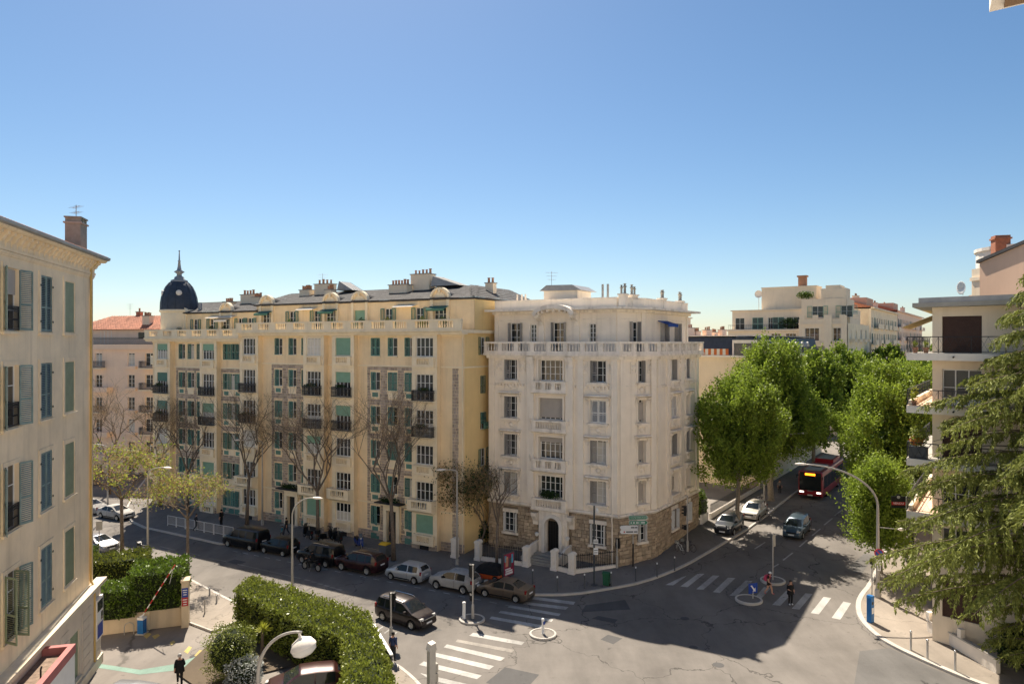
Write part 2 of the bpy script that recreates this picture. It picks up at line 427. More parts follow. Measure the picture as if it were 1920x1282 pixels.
# ---------------------------------------------------------------- ground, road, pavements
def sheet_mesh(poly, dz):
    bm = bmesh.new(); f = bm.faces.new([bm.verts.new((p[0], p[1], 0)) for p in poly])
    f.normal_update()
    if f.normal.z < 0: f.normal_flip()
    bmesh.ops.triangulate(bm, faces=bm.faces[:])
    nrm = Vector((.574, .819, 0)).normalized()
    for k in range(0, 16):
        s = -8+2.0*k; co = Vector((9.9, 58.5, 0))+nrm*s
        bmesh.ops.bisect_plane(bm, geom=bm.verts[:]+bm.edges[:]+bm.faces[:], plane_co=co, plane_no=nrm, dist=1e-5)
    for v in bm.verts: v.co.z = zg(v.co.x, v.co.y)+dz
    me = bpy.data.meshes.new('sheet'); bm.to_mesh(me); bm.free(); return me
def sheet(name, poly, dz, m, parent=None, kind=None):
    return new(name, sheet_mesh(poly, dz), m, parent, kind=kind)
def resample(pts, step):
    out = [Vector((p[0], p[1], 0)) for p in pts[:1]]
    for a, b in zip(pts[:-1], pts[1:]):
        a, b = Vector((a[0], a[1], 0)), Vector((b[0], b[1], 0)); n = max(1, int(round((b-a).length/step)))
        out += [a.lerp(b, k/n) for k in range(1, n+1)]
    return out
def smooth_line(pts, it=2):                        # corner cutting
    for _ in range(it):
        q = [pts[0]]
        for a, b in zip(pts[:-1], pts[1:]):
            q += [(a[0]*.75+b[0]*.25, a[1]*.75+b[1]*.25), (a[0]*.25+b[0]*.75, a[1]*.25+b[1]*.75)]
        pts = q+[pts[-1]]
    return pts
def kerb(parent, pts, w=.2, top=.15, step=1.0, side=1):
    b = MB(); pp = resample(pts, step)
    for p, q in zip(pp[:-1], pp[1:]):
        d = (q-p)
        if d.length < .02: continue
        d.normalize(); nn = Vector((-d.y, d.x, 0))*w*side
        p2, q2 = p+d*.006, q-d*.006
        c = [p2, q2, q2+nn, p2+nn]; i = len(b.v)
        j = rnd.uniform(-.004, .004)
        b.v += [(k.x, k.y, zg(k.x, k.y)-.1) for k in c]+[(k.x, k.y, zg(k.x, k.y)+top+j) for k in c]
        ff = [(i+4,i+5,i+6,i+7),(i,i+1,i+5,i+4),(i+1,i+2,i+6,i+5),(i+2,i+3,i+7,i+6),(i+3,i,i+4,i+7)]
        b.f += ff if side > 0 else [x[::-1] for x in ff]
    return new('kerb', b, M['kerb'], parent)
gr = new('ground', MB().box(-1500, 1500, -300, 2500, -.9, -.6), M['far_ground'], kind='structure')
road = sheet('road', [(-150,-20),(150,-20),(330,420),(-150,420)], 0.0, M['asphalt'], kind='structure')

gp = lambda *a: [tuple(G(*p)[:2]) for p in a]
# north pavement: in front of the yellow and white buildings and along the side street
KN = [(-56,112),(-47.5,88),(-43.5,79),(-40.5,74.9),(-38,72.6)]+gp((411,1020))+[(-27.2,66.6),(-26.6,68.2),(-12,60.35),(-.9,54.3)]+gp((1001,1116))
KNc = smooth_line(gp((1001,1116),(1070,1116),(1147,1104),(1209,1092),(1281,1064),(1345,1027),(1420,983),(1480,933)), 1)
e = Vector(KNc[-1]+(0,)); far = e+D2*230
KNa = KN[:-1]+KNc+[tuple(far[:2])]
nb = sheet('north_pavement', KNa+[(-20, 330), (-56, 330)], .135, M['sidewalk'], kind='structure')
kerb(nb, KNa, side=1)
# south pavement between the street and the car park
KS = smooth_line([(-75,85.6),(-31.5,61.8),(-25.6,56.5),(-21.3,52.6),(-19.2,50.7),(-13.5,46.9),(-7.4,42.6),(-5.0,39.4),(-3.6,36),(-2.8,31),(-2.5,18)], 2)
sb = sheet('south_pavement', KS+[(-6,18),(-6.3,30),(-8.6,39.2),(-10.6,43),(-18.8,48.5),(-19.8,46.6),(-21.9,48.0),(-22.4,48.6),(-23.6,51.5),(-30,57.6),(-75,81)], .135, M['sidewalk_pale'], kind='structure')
kerb(sb, KS, side=-1)
kerb(sb, [(-18.8,48.5),(-19.8,46.6),(-21.9,48.0)], side=1, w=.12)
lot = sheet('car_park', [(-29,45.5),(-22.1,48.0),(-19.8,46.6),(-18.8,48.5),(-10.6,43),(-8.6,39.2),(-6.3,30),(-6,8),(-29,8)], .004, M['asphalt_lot'], kind='structure')
gard = sheet('garden_soil', [(-22.4,48.6),(-23.6,51.5),(-30,57.6),(-60,72.9),(-60,52),(-27.6,46.4)], .06, M['earth'], kind='structure')
bed = sheet('planting_bed', [(-18.8,48.5),(-10.6,43),(-8.6,39.2),(-6.3,30),(-8.3,30),(-9.5,39.5),(-12.8,41.7),(-14.6,40.6),(-17,38.6),(-19.3,40.6),(-19.2,44)], .10, M['earth'], kind='structure')
# east pavement round the right-hand corner
ER = gp((1631,1092))[0]; EF = Vector(ER+(0,))+D2*240
KE = [tuple(EF[:2])]+smooth_line([tuple((Vector(ER+(0,))+D2*20)[:2]), ER]+gp((1609,1117),(1603,1137),(1610,1163),(1636,1190),(1676,1215),(1753,1250),(1822,1279),(1905,1307)), 2)+[(40,12)]
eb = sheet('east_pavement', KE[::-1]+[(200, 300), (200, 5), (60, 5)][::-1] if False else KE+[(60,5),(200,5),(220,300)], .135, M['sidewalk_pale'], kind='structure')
kerb(eb, KE, side=1, w=.32)
fb = sheet('far_pavement', [(-90,96),(-58,92.5),(-54,96),(-62,330),(-120,330)], .13, M['sidewalk'], kind='structure')

# paint and patches lie on the road as thin sheets
def paint(name, quad, m, dz=.008, parent=road): return sheet(name, quad, dz, m, parent)
def cr(ox, oy, sc, pts): return gp(*[(ox+x/sc, oy+y/sc) for x, y in pts])
for q in ([(665,253),(715,255),(800,196),(770,203)],[(760,262),(805,267),(912,182),(870,182)],[(860,280),(905,283),(1007,195),(965,192)],
          [(965,298),(1010,303),(1107,210),(1060,207)],[(1070,320),(1115,322),(1217,228),(1172,225)],[(1225,338),(1268,342),(1330,275),(1288,266)],
          [(1340,378),(1390,385),(1475,296),(1428,290)],[(1463,402),(1512,408),(1595,310),(1550,305)],[(1583,430),(1635,438),(1713,335),(1665,328)],[(1715,460),(1770,472),(1838,368),(1790,357)]):
    paint('crosswalk_stripe', cr(1050,1020,3.368,q), M['paint_white'])
for q, w in (([(1405,512),(1740,553),(1725,577),(1385,532)],0),([(1330,553),(1685,595),(1660,618),(1310,572)],0),([(1205,580),(1620,650),(1605,670),(1185,598)],0),
          ([(1130,625),(1560,697),(1545,716),(1112,643)],0),([(1055,672),(1490,748),(1475,772),(1038,692)],0),([(905,805),(1325,882),(1300,907),(870,830)],0),
          ([(775,860),(1245,945),(1215,968),(760,880)],1),([(690,900),(1165,1010),(1130,1037),(662,925)],0),([(600,970),(1075,1078),(1035,1108),(590,1000)],0),
          ([(500,1040),(975,1155),(935,1185),(460,1068)],0),([(470,1135),(920,1240),(880,1265),(560,1195)],0)):
    paint('crosswalk_stripe', cr(680,1000,4.364,q), M['paint_worn' if w else 'paint_white'])
def line(a, b, w, m=None, name='lane_line'):
    a, b = Vector(G(*a)[:2]), Vector(G(*b)[:2]); d = (b-a).normalized(); nn = Vector((-d.y, d.x))*w/2
    paint(name, [tuple(a-nn), tuple(b-nn), tuple(b+nn), tuple(a+nn)], m or M['paint_worn'], .0075)
for a, b in (((300,1023),(330,1030)),((345,1033),(375,1040)),((392,1045),(424,1051)),((445,1056),(564,1083))): line(a, b, .13)
for a, b in (((670,815),(735,765)),((780,725),(830,680)),((865,650),(920,605)),((945,580),(1000,535)),((1015,515),(1070,475)),((480,740),(550,695)),((605,862),(640,840))):
    line((1280+a[0]/3.561, 820+a[1]/3.561), (1280+b[0]/3.561, 820+b[1]/3.561), .14, M['paint_white'])
for k in range(22):                                # parking bay dashes along the parked cars
    p = Vector((-25.4, 64.6, 0)).lerp(Vector((-.2, 51.3, 0)), k/21); d = Vector((.884, -.467, 0)); nn = Vector((.467, .884, 0))*.05
    paint('bay_dash', [tuple((p-d*.3-nn)[:2]), tuple((p+d*.3-nn)[:2]), tuple((p+d*.3+nn)[:2]), tuple((p-d*.3+nn)[:2])], M['paint_white'], .0075)
for k in range(6):                                 # give-way blocks by the driving lane
    p = G(576+12*k, 1086+3.6*k); d = Vector((.884, -.467, 0)); nn = Vector((.467, .884, 0))*.12
    paint('lane_block', [tuple((p-d*.3-nn)[:2]), tuple((p+d*.25-nn)[:2]), tuple((p+d*.3+nn)[:2]), tuple((p-d*.25+nn)[:2])], M['paint_worn'], .0075)
for k in range(4):
    p = G(700+13*k, 1171+5.5*k); d = Vector((.35, .94, 0)); nn = Vector((.94, -.35, 0))*.06
    paint('lane_dash', [tuple((p-d*.35-nn)[:2]), tuple((p+d*.35-nn)[:2]), tuple((p+d*.35+nn)[:2]), tuple((p-d*.35+nn)[:2])], M['paint_white'], .0075)
for q, m in (([(911,1278),(947,1249),(1011,1263),(980,1297)],'asphalt_dark'),([(1600,1290),(1612,1219),(1668,1213),(1750,1252),(1830,1283),(1790,1330),(1640,1340)],'asphalt_mid'),
             ([(1109,1158),(1122,1153),(1158,1160),(1152,1167)],'asphalt_dark'),([(1126,1197),(1140,1188),(1167,1195),(1150,1206)],'asphalt_dark'),
             ([(1098,1133),(1172,1123),(1182,1141),(1090,1146)],'asphalt_dark'),([(425,1052),(440,1047),(462,1052),(446,1058)],'asphalt_dark'),
             ([(1593,1060),(1622,1035),(1640,1040),(1612,1080)],'asphalt_mid'),([(925,1180),(1030,1163),(1075,1196),(1000,1210)],'asphalt_mid') if False else ([(760,1175),(805,1168),(830,1180),(790,1186)],'asphalt_mid')):
    paint('asphalt_patch', gp(*q), M[m], .004)
# car park markings
paint('green_line', gp((180,1250),(215,1255),(262,1263),(330,1255),(400,1228),(398,1218),(330,1243),(262,1254),(215,1247),(180,1242)), M['paint_green'], .010, lot)
for q in ([(268,1190),(276,1184),(284,1187),(275,1196)],[(285,1191),(296,1187),(300,1190),(290,1197)],[(318,1203),(326,1199),(329,1203),(321,1208)],[(345,1220),(354,1210),(360,1212),(352,1224)],[(364,1228),(374,1217),(390,1219),(376,1231)]):
    paint('yellow_hatch', gp(*q), M['paint_yellow'], .010, lot)
# manhole covers
def disc(c, r, n=20): return [(c[0]+r*math.cos(2*PI*k/n), c[1]+r*math.sin(2*PI*k/n)) for k in range(n)]
for p, r in (((1347,1245),.34),((365,1229),.3),((1284,1158),.3),((1300,1212),.28)):
    paint('manhole_cover', disc(G(*p), r), M['asphalt_dark'], .006)
# round traffic islands, each a kerbed drum with a paved top
def island(px, py, r, label):
    c = G(px, py); t = thing('traffic_island', label, 'traffic island', c, group='round kerbed traffic islands')
    new('kerb_ring', MB().lathe([(r,-.1),(r,.11),(r-.03,.14),(r-.14,.14),(r-.15,.10)], 28), M['kerb'], t)
    new('paved_top', MB().prism(disc((0,0), r-.145), -.05, .105), M['sidewalk'], t); return c
I1 = island(1404,1124,.98,'round island with blue arrow sign in front of east crosswalk')
I2 = island(1449,1088,.95,'round island behind the crosswalk carrying the back-to-front sign pole')
I3 = island(1018,1189,.9,'sunlit round island with one blue-faced bollard beside south crosswalk')
I4 = island(885,1161,.9,'round island under the traffic light next to the dark people carrier')
# ---------------------------------------------------------------- building kit
def fat(F, px, py):                                # (u, z) on a face for a spot seen in the photograph
    r = (px-960)/FPX; t = (r*F.O.y-F.O.x)/(F.u.x-r*F.u.y); Y = F.O.y+F.u.y*t
    return t, EYE-(py-HOR)*Y/FPX
def win(F, u, z, w, h, nx=2, nz=3, pane='glass', fm='white_paint', d=0.0, low=None, curtain=0.0):
    o = F.put('window', frame_mesh(w, h, nx, nz, low=low), M[fm], u, z, d)
    new('pane', box_mesh(-w/2+.02, w/2-.02, .175, .185, .02, h-.02), M[pane], o)
    if curtain: new('curtain', box_mesh(-w/2+.05, w/2-.05, .168, .172, .05, h*curtain), M['curtain'], o)
    return o
def hole(u, z, w, h): return (u-w/2, u+w/2, z, z+h)
def pair(F, u, z, w, h, m, d=0.0, n=22, ajar=0.0):    # closed pair of louvred leaves in the opening
    me = shutter_mesh(w/2-.01, h, n)
    F.put('shutter', me, m, u-w/2, z, d-.04, rz=-ajar); F.put('shutter', me, m, u+.01, z, d-.04, rz=0)
def leaf(F, u, z, w, h, m, side, ang=2.9, d=.03, n=22):  # one leaf swung open against the wall; side -1 left, +1 right
    me = shutter_mesh(w, h, n)
    if side < 0: return F.put('shutter', me, m, u, z, d, rz=-(PI-(PI-ang))) if False else F.put('shutter', me, m, u-w*math.cos(PI-ang), z, d+w*math.sin(PI-ang), rz=math.atan2(math.sin(PI-ang), math.cos(PI-ang)))
    return F.put('shutter', me, m, u, z, d, rz=-(PI-ang))
def stone_blocks(F, u0, u1, z0, z1, holes, bw=.5, bh=.3, d=.035, seed=1):
    r = random.Random(seed); out = []; z = z0; row = 0
    while z < z1-.08:
        h = min(bh*r.uniform(.85, 1.15), z1-z); u = u0-(bw/2 if row % 2 else 0)
        while u < u1-.05:
            w = bw*r.uniform(.75, 1.3); a, b = max(u, u0), min(u+w, u1)
            segs = [(a, b)]
            for q in holes:
                if q[3] > z+.03 and q[2] < z+h-.03:
                    ns = []
                    for x, y in segs:
                        if q[1] <= x or q[0] >= y: ns.append((x, y)); continue
                        if q[0] > x: ns.append((x, q[0]))
                        if q[1] < y: ns.append((q[1], y))
                    segs = ns
            out += [(x, y, z, z+h, d*r.uniform(.5, 1.5)) for x, y in segs if y-x > .07]
            u += w
        z += h; row += 1
    return out
def block_mb(bl, g=.012):
    b = MB()
    for x, y, z, t, d in bl: 
        i = len(b.v); e = .02
        b.v += [(x+g,0,z+g),(y-g,0,z+g),(y-g,0,t-g),(x+g,0,t-g),(x+g+e,-d,z+g+e),(y-g-e,-d,z+g+e),(y-g-e,-d,t-g-e),(x+g+e,-d,t-g-e)]
        b.f += [(i+4,i+5,i+6,i+7),(i,i+1,i+5,i+4),(i+1,i+2,i+6,i+5),(i+2,i+3,i+7,i+6),(i+3,i,i+4,i+7)]
    return b
def tile_roof(F, u0, u1, d0, z0, d1, z1, m, tw=.5, tl=.45, name='roof', hip0=0.0, hip1=0.0, wave=0.0):
    """courses of overlapping tiles from the eave (d0,z0) up to the ridge (d1,z1)"""
    L = math.hypot(d1-d0, z1-z0); n = max(2, int(L/tl)); b = MB(); r = random.Random(3)
    for j in range(n):
        t0, t1 = j/n, min(1.0, (j+1.25)/n)
        a0, a1 = u0+hip0*t0, u1-hip1*t0; k = max(1, int((a1-a0)/tw)); off = (j % 2)*.5*(0 if wave else 1)
        for i in range(k+1):
            x0, x1 = max(a0, a0+(i-off)*tw+.006), min(a1, a0+(i+1-off)*tw-.006)
            if x1-x0 < .05: continue
            y0, y1 = -(d0+(d1-d0)*t0), -(d0+(d1-d0)*t1); q0, q1 = z0+(z1-z0)*t0, z0+(z1-z0)*t1; j2 = r.uniform(0, .012); e = .03
            if wave:
                xm = (x0+x1)/2; b.quad((x0,y0,q0+e),(xm,y0,q0+e+wave),(xm,y1,q1+wave),(x0,y1,q1)); b.quad((xm,y0,q0+e+wave),(x1,y0,q0+e),(x1,y1,q1),(xm,y1,q1+wave))
                b.quad((x0,y0,q0),(x1,y0,q0),(xm,y0,q0+e+wave),(x0,y0,q0+e))
            else:
                b.quad((x0,y0,q0+e+j2),(x1,y0,q0+e+j2),(x1,y1,q1),(x0,y1,q1)); b.quad((x0,y0,q0),(x1,y0,q0),(x1,y0,q0+e+j2),(x0,y0,q0+e+j2))
    return F.put(name, b, m, kind='stuff')
def chimney(F, u, d, z0, z1, w, dp, m, pots=3, pm='terracotta', cap=True):
    o = F.put('chimney', MB().box(-w/2, w/2, -dp/2, dp/2, 0, z1-z0), m, u, z0, d)
    if cap:
        new('chimney_cap', MB().box(-w/2-.08, w/2+.08, -dp/2-.08, dp/2+.08, z1-z0, z1-z0+.09), M['concrete'], o)
    for i in range(pots):
        c = -w/2+w*(i+.5)/pots
        new('chimney_pot', cached(('pot',), lambda: MB().lathe([(.10,0),(.13,.03),(.12,.06),(.10,.38),(.14,.40),(.14,.46),(.06,.46)], 9).mesh('pot', True)), M[pm], o, (c, 0, z1-z0+.085), sc=rnd.uniform(.85, 1.2))
    return o
def antenna(loc, h, label, arms=5):
    b = MB(); b.tube([(0,0,0),(0,0,h)], .022, 5)
    for i in range(3):
        z = h-.12-i*.32; L = .55-.1*i
        b.tube([(-L,0,z),(L,0,z)], .012, 4)
        for k in range(arms): x = -L+2*L*k/(arms-1); b.tube([(x,-.22,z),(x,.22,z)], .008, 3)
    return tag(new('roof_antenna', b, M['steel'], None, loc, rnd.uniform(0, 3)), label, 'antenna')
def core(th, pts, z0, z1, m, name='core'):
    if sum(p[0]*q[1]-q[0]*p[1] for p, q in zip(pts, pts[1:]+pts[:1])) < 0: pts = pts[::-1]
    return new(name, MB().prism([(p[0]-th.location.x, p[1]-th.location.y) for p in pts], z0, z1), m, th)
def plant_mesh(seed, rx, ry, h, n, leaf=.12):
    def f():
        r = np.random.RandomState(seed); P = r.normal(size=(n, 3)); P /= np.linalg.norm(P, axis=1)[:, None]
        P *= r.uniform(.35, 1, (n, 1)); P[:, 0] *= rx; P[:, 1] *= ry; P[:, 2] = P[:, 2]*h/2+h/2
        return leaf_mesh(P, r, leaf)
    return cached(('pl', seed, rx, ry, h, n), f)
def leaf_mesh(P, r, size, up=None, name='leaves', asp=.6):
    n = len(P); a = r.normal(size=(n, 3)); 
    if up is not None: a = a*.6+up
    a /= np.linalg.norm(a, axis=1)[:, None]+1e-9
    c = r.normal(size=(n, 3)); c -= a*(a*c).sum(1)[:, None]; c /= np.linalg.norm(c, axis=1)[:, None]+1e-9
    s = (size*r.uniform(.6, 1.35, (n, 1)))
    V = np.empty((n, 4, 3)); V[:, 0] = P-a*s*.5; V[:, 1] = P+c*s*asp*.5; V[:, 2] = P+a*s*.5; V[:, 3] = P-c*s*asp*.5
    return quads_mesh(V.reshape(-1, 3), name)
def quads_mesh(V, name='leaves'):
    n = len(V)//4; me = bpy.data.meshes.new(name); me.vertices.add(n*4); me.vertices.foreach_set('co', V.astype(np.float32).ravel())
    me.loops.add(n*4); me.loops.foreach_set('vertex_index', np.arange(n*4, dtype=np.int32))
    me.polygons.add(n); me.polygons.foreach_set('loop_start', np.arange(0, n*4, 4, dtype=np.int32))
    me.update(calc_edges=True); return me

# ---------------------------------------------------------------- near building on the left: cream walls, blue-green louvred shutters
LO = (-19.69, 22.16); LU = (-.2554, .967)
TL = thing('apartment_building', 'cream building with blue-green louvred shutters filling the left edge', 'building', (LO[0], LO[1], 0))
FL = Fac(LO, LU, TL)
rows = [(19.7, 2.75), (15.45, 2.72), (10.95, 2.85), (6.25, 2.9)]
cols = [9.05, 13.05, 16.3]; WW = 1.45; H0 = []
for z, h in rows:
    for c in cols[:2]: H0.append(hole(c, z, WW, h))
FL.wall(-6, 20.3, 5.05, 23.25, H0, M['cream'], .32)
core(TL, [FL.P(-6,-.5), FL.P(20.25,-.5), FL.P(20.25,-14), FL.P(-6,-14)], 0, 24.1, M['cream'])
FL.put('end_wall', MB().box(20.24, 20.3, .0, 14, 0, 24.0), M['cream'])
for i, (z, h) in enumerate(rows):
    for j, c in enumerate(cols):
        b = MB(); a, t = WW/2, .2                   # moulded surround, proud of the plaster
        b.box(-a-t, -a, -.045, 0, -.05, h+t); b.box(a, a+t, -.045, 0, -.05, h+t); b.box(-a, a, -.045, 0, h, h+t)
        FL.put('window_surround', b, M['cream'], c, z)
        FL.put('sill', box_mesh(-a-t-.04, a+t+.04, -.12, .0, -.16, -.05), M['cream'], c, z)
        if j == 2:
            FL.put('blind_panel', box_mesh(-a+.06, a-.06, -.02, -.001, .03, h-.05), M['olive_shut'], c, z)
        elif j == 1:
            pair(FL, c, z+.02, WW-.04, h-.05, M['blue_shut'], d=.03, n=30)
            FL.put('slat_shade_board', box_mesh(-a, a, .06, .1, 0, h), M['dark_wood'], c, z)  # dark board behind the leaves, painting shade into the slat gaps
            for q in (.5, h-.5):
                for sx in (-1, 1): FL.put('hinge', box_mesh(-.05, .05, -.07, -.0, -.05, .05), M['iron'], c+sx*(a+.05), z+q)
        else:
            win(FL, c, z, WW, h, 2, 3)
            if i == 0: FL.put('roller_blind', roller_mesh(WW-.1, 1.1, 12), M['roller_grey'], c, z+h-1.15)
            FL.put('balcony_rail', rail_mesh(WW-.02, 1.05, .06, .12, curl=True), M['iron'], c, z+.02)
            ang = 2.75 if i < 3 else 1.75
            leaf(FL, c+a, z+.02, .74, h-.05, M['blue_shut'], 1, 2.75, d=.05, n=30)
            leaf(FL, c-a, z+.02, .74, h-.05, M['olive_shut' if i == 3 else 'blue_shut'], -1, 2.7 if i < 3 else 2.2, d=.05, n=30)
            if i == 3: leaf(FL, c+a-.5, z+.02, .74, h-.05, M['olive_shut'], 1, 1.2, d=.05, n=30)
FL.put('string_course', MB().box(-6, 20.34, -.05, 0, 22.93, 23.02).box(-6, 20.36, -.09, 0, 23.02, 23.12), M['cream'])
FL.put('frieze', MB().box(-6, 20.4, -.12, 0, 23.14, 23.28), M['cream'])
br = MB().yz([(0,0),(0,.62),(-.42,.62),(-.42,.48),(-.30,.42),(-.22,.25),(-.10,.18),(-.08,0)], -.11, .11).mesh('bracket')
k = 20.2
while k > 2: FL.put('cornice_bracket', br, M['cream'], k, 23.3); k -= .62
FL.put('cornice', MB().yz([(0,23.92),(0,24.06),(-.62,24.06),(-.62,24.0),(-.5,23.92)], -6, 20.85).yz([(.02,23.28),(.02,23.92),(-.05,23.92),(-.05,23.28)], -6, 20.42), M['cream'])
FL.put('gutter', MB().yz([(-.5,24.07),(-.5,24.22),(-.78,24.24),(-.76,24.12),(-.70,24.07)], -6, 20.95), M['zinc'])
tile_roof(FL, -6, 20.9, .68, 24.22, -6.5, 26.3, M['tile'], .28, .4, wave=.05)
FL.put('roof_underside', MB().yz([(-.6,24.09),(6.5,26.2),(13,24.1)], -6, 20.6), M['tile'])
chimney(FL, 19.85, -.75, 24.2, 26.05, 1.15, .8, mat('chimney_grey', (.27,.275,.24), .95, .15, 3, bump=.4), 0)
FL.put('chimney_hood', MB().box(-.62, .62, -.45, .45, .32, .40).box(-.55, -.4, -.4, .4, .09, .32).box(.4, .55, -.4, .4, .09, .32).box(-.08, .08, -.4, .4, .09, .32), M['chimney_grey'], 19.85, 26.05, -.75)
FL.put('downpipe', MB().tube([(19.55,-.5,23.95),(19.55,-.12,23.5),(19.55,-.1,5.3),(19.5,-.3,4.9)], .065, 8).tube([(19.5,-.32,4.9),(19.5,-.32,0.3)], .06, 8), M['ochre_pipe'])
# lower storey: wider, grey-cream with cut joints and a stone ledge on top
FL.wall(-6, 20.75, 0, 4.85, [hole(16.3, .9, 1.5, 2.6), hole(13.0, .9, 1.3, 2.6)], M['lower_wall'], .2, 'lower_wall', d=.28)
FL.put('ledge', MB().box(-6, 10.9, -.58, 0, 4.85, 5.05).box(10.91, 16.0, -.58, 0, 4.86, 5.06).box(16.01, 20.95, -.58, 0, 4.85, 5.05), M['stone_ledge'])
FL.put('lower_end', MB().box(20.7, 20.745, -.27, 6, 0, 4.84), M['lower_wall'])
for a, c in ((17.45,18.95),(19.9,20.7),(14.2,15.3)):
    for q in range(7): FL.put('joint_band', box_mesh(0, c-a, -.025, 0, 0, .46), M['lower_wall'], a, .5+q*.52, .281)
FL.put('blind_panel', box_mesh(-.75, .75, .1, .14, 0, 2.6), M['olive_shut'], 16.3, .9, .28)
pair(FL, 13.0, .9, 1.3, 2.6, M['blue_shut'], d=.24)
FL.put('sill', box_mesh(-.9, .9, -.12, 0, -.1, 0), M['stone_ledge'], 16.3, .9, .282)
FL.put('plinth', MB().box(-6, 20.85, -.12, 0, 0, .55), M['stone_ledge'], d=.281)
# porch roof with a red coping
P0 = MB().box(5, 11.9, -1.62, -.3, 0, 4.2)
FL.put('porch', P0, M['white_paint'])
FL.put('porch_roof', MB().box(5.2, 11.7, -1.42, -.3, 4.2, 4.26), M['roof_gravel'])
FL.put('porch_coping', MB().box(5, 11.9, -1.66, -1.40, 4.201, 4.62).box(11.62, 11.92, -1.40, -.3, 4.201, 4.62), M['red_rim'])
o = FL.put('roof_vent', MB().tube([(0,0,0),(0,0,.5),(.1,0,.6)], .04, 6), M['black_plastic'], 8.9, 4.25, 1.2)
FL.put('no_entry_disc', MB().lathe([(.001,-.02),(.24,-.02),(.24,.02),(.001,.02)], 16, axis='y'), M['sign_red'], 14.4, 1.6, .4)
o = FL.put('notice_case', MB().box(-.6, .6, -.14, 0, 0, 2.4), M['concrete_white'], 20.1, 1.7, .30)
for a, c, e, g, m in ((-.5,.5,.1,.9,'sign_blue'),(-.5,.1,1.0,1.6,'white_paint'),(.15,.5,1.0,1.5,'glass_light'),(-.5,.5,1.65,2.25,'glass_light')):
    new('notice_sheet', box_mesh(a, c, -.15, -.141, e, g), M[m], o)
antenna(FL.P(19.85, -.75, 26.4), .8, 'small antenna on the chimney of the near cream building')
# ---------------------------------------------------------------- the yellow apartment buildings along the street
YU = (.875, -.485); YO = (-26.135, 75.325)
def dormer(F, u, z, w, hgt, back, wallm):
    """arched dormer gable standing in the attic wall plane (local y=0) with a barrel roof running back"""
    b = MB(); n = 12; a = w/2; zs = hgt-a*.95
    arc = [(a*math.cos(PI*k/n), zs+a*.95*math.sin(PI*k/n)) for k in range(n+1)]
    b.xz([(-a, 0), (a, 0)]+arc, 0, .14)
    o = F.put('dormer', b, wallm, u, z, back)
    r = MB(); A = a+.2
    for k in range(n):
        t0, t1 = PI*k/n, PI*(k+1)/n
        p = [(A*math.cos(t), zs+A*.95*math.sin(t)) for t in (t0, t1)]; q = [((a-.02)*math.cos(t), zs+(a-.02)*.95*math.sin(t)) for t in (t0, t1)]
        r.quad((p[0][0],-.14,p[0][1]),(p[1][0],-.14,p[1][1]),(p[1][0],.25,p[1][1]),(p[0][0],.25,p[0][1]))
        r.quad((q[0][0],-.14,q[0][1]),(q[1][0],-.14,q[1][1]),(p[1][0],-.14,p[1][1]),(p[0][0],-.14,p[0][1]))
        r.quad((q[1][0],-.14,q[1][1]),(q[0][0],-.14,q[0][1]),(q[0][0],.0,q[0][1]),(q[1][0],.0,q[1][1]))
    new('arch_hood', r, M['yellow_trim'], o)
    rb = MB(); A2 = a+.06
    for k in range(n):
        p = [(A2*math.cos(t), zs+A2*.95*math.sin(t)) for t in (PI*k/n, PI*(k+1)/n)]; rb.quad((p[0][0],.2,p[0][1]),(p[1][0],.2,p[1][1]),(p[1][0],2.0,p[1][1]-.25),(p[0][0],2.0,p[0][1]-.25))
    new('barrel_roof', rb, M['slate'], o)
    pn = [(a*.62*math.cos(PI*k/n), zs+.05+a*.6*math.sin(PI*k/n)) for k in range(n+1)]; new('tympanum', MB().xz(pn, -.05, .0), M['yellow_trim'], o)
    for sx in (-1, 1): new('dormer_pier', box_mesh(-.16, .16, -.12, .1, -2.0, zs), M['yellow_trim'], o, (sx*(a+.0), 0, 0))
    new('keystone', box_mesh(-.12, .12, -.2, -.1, hgt-.32, hgt+.02), M['yellow_trim'], o)
    return o
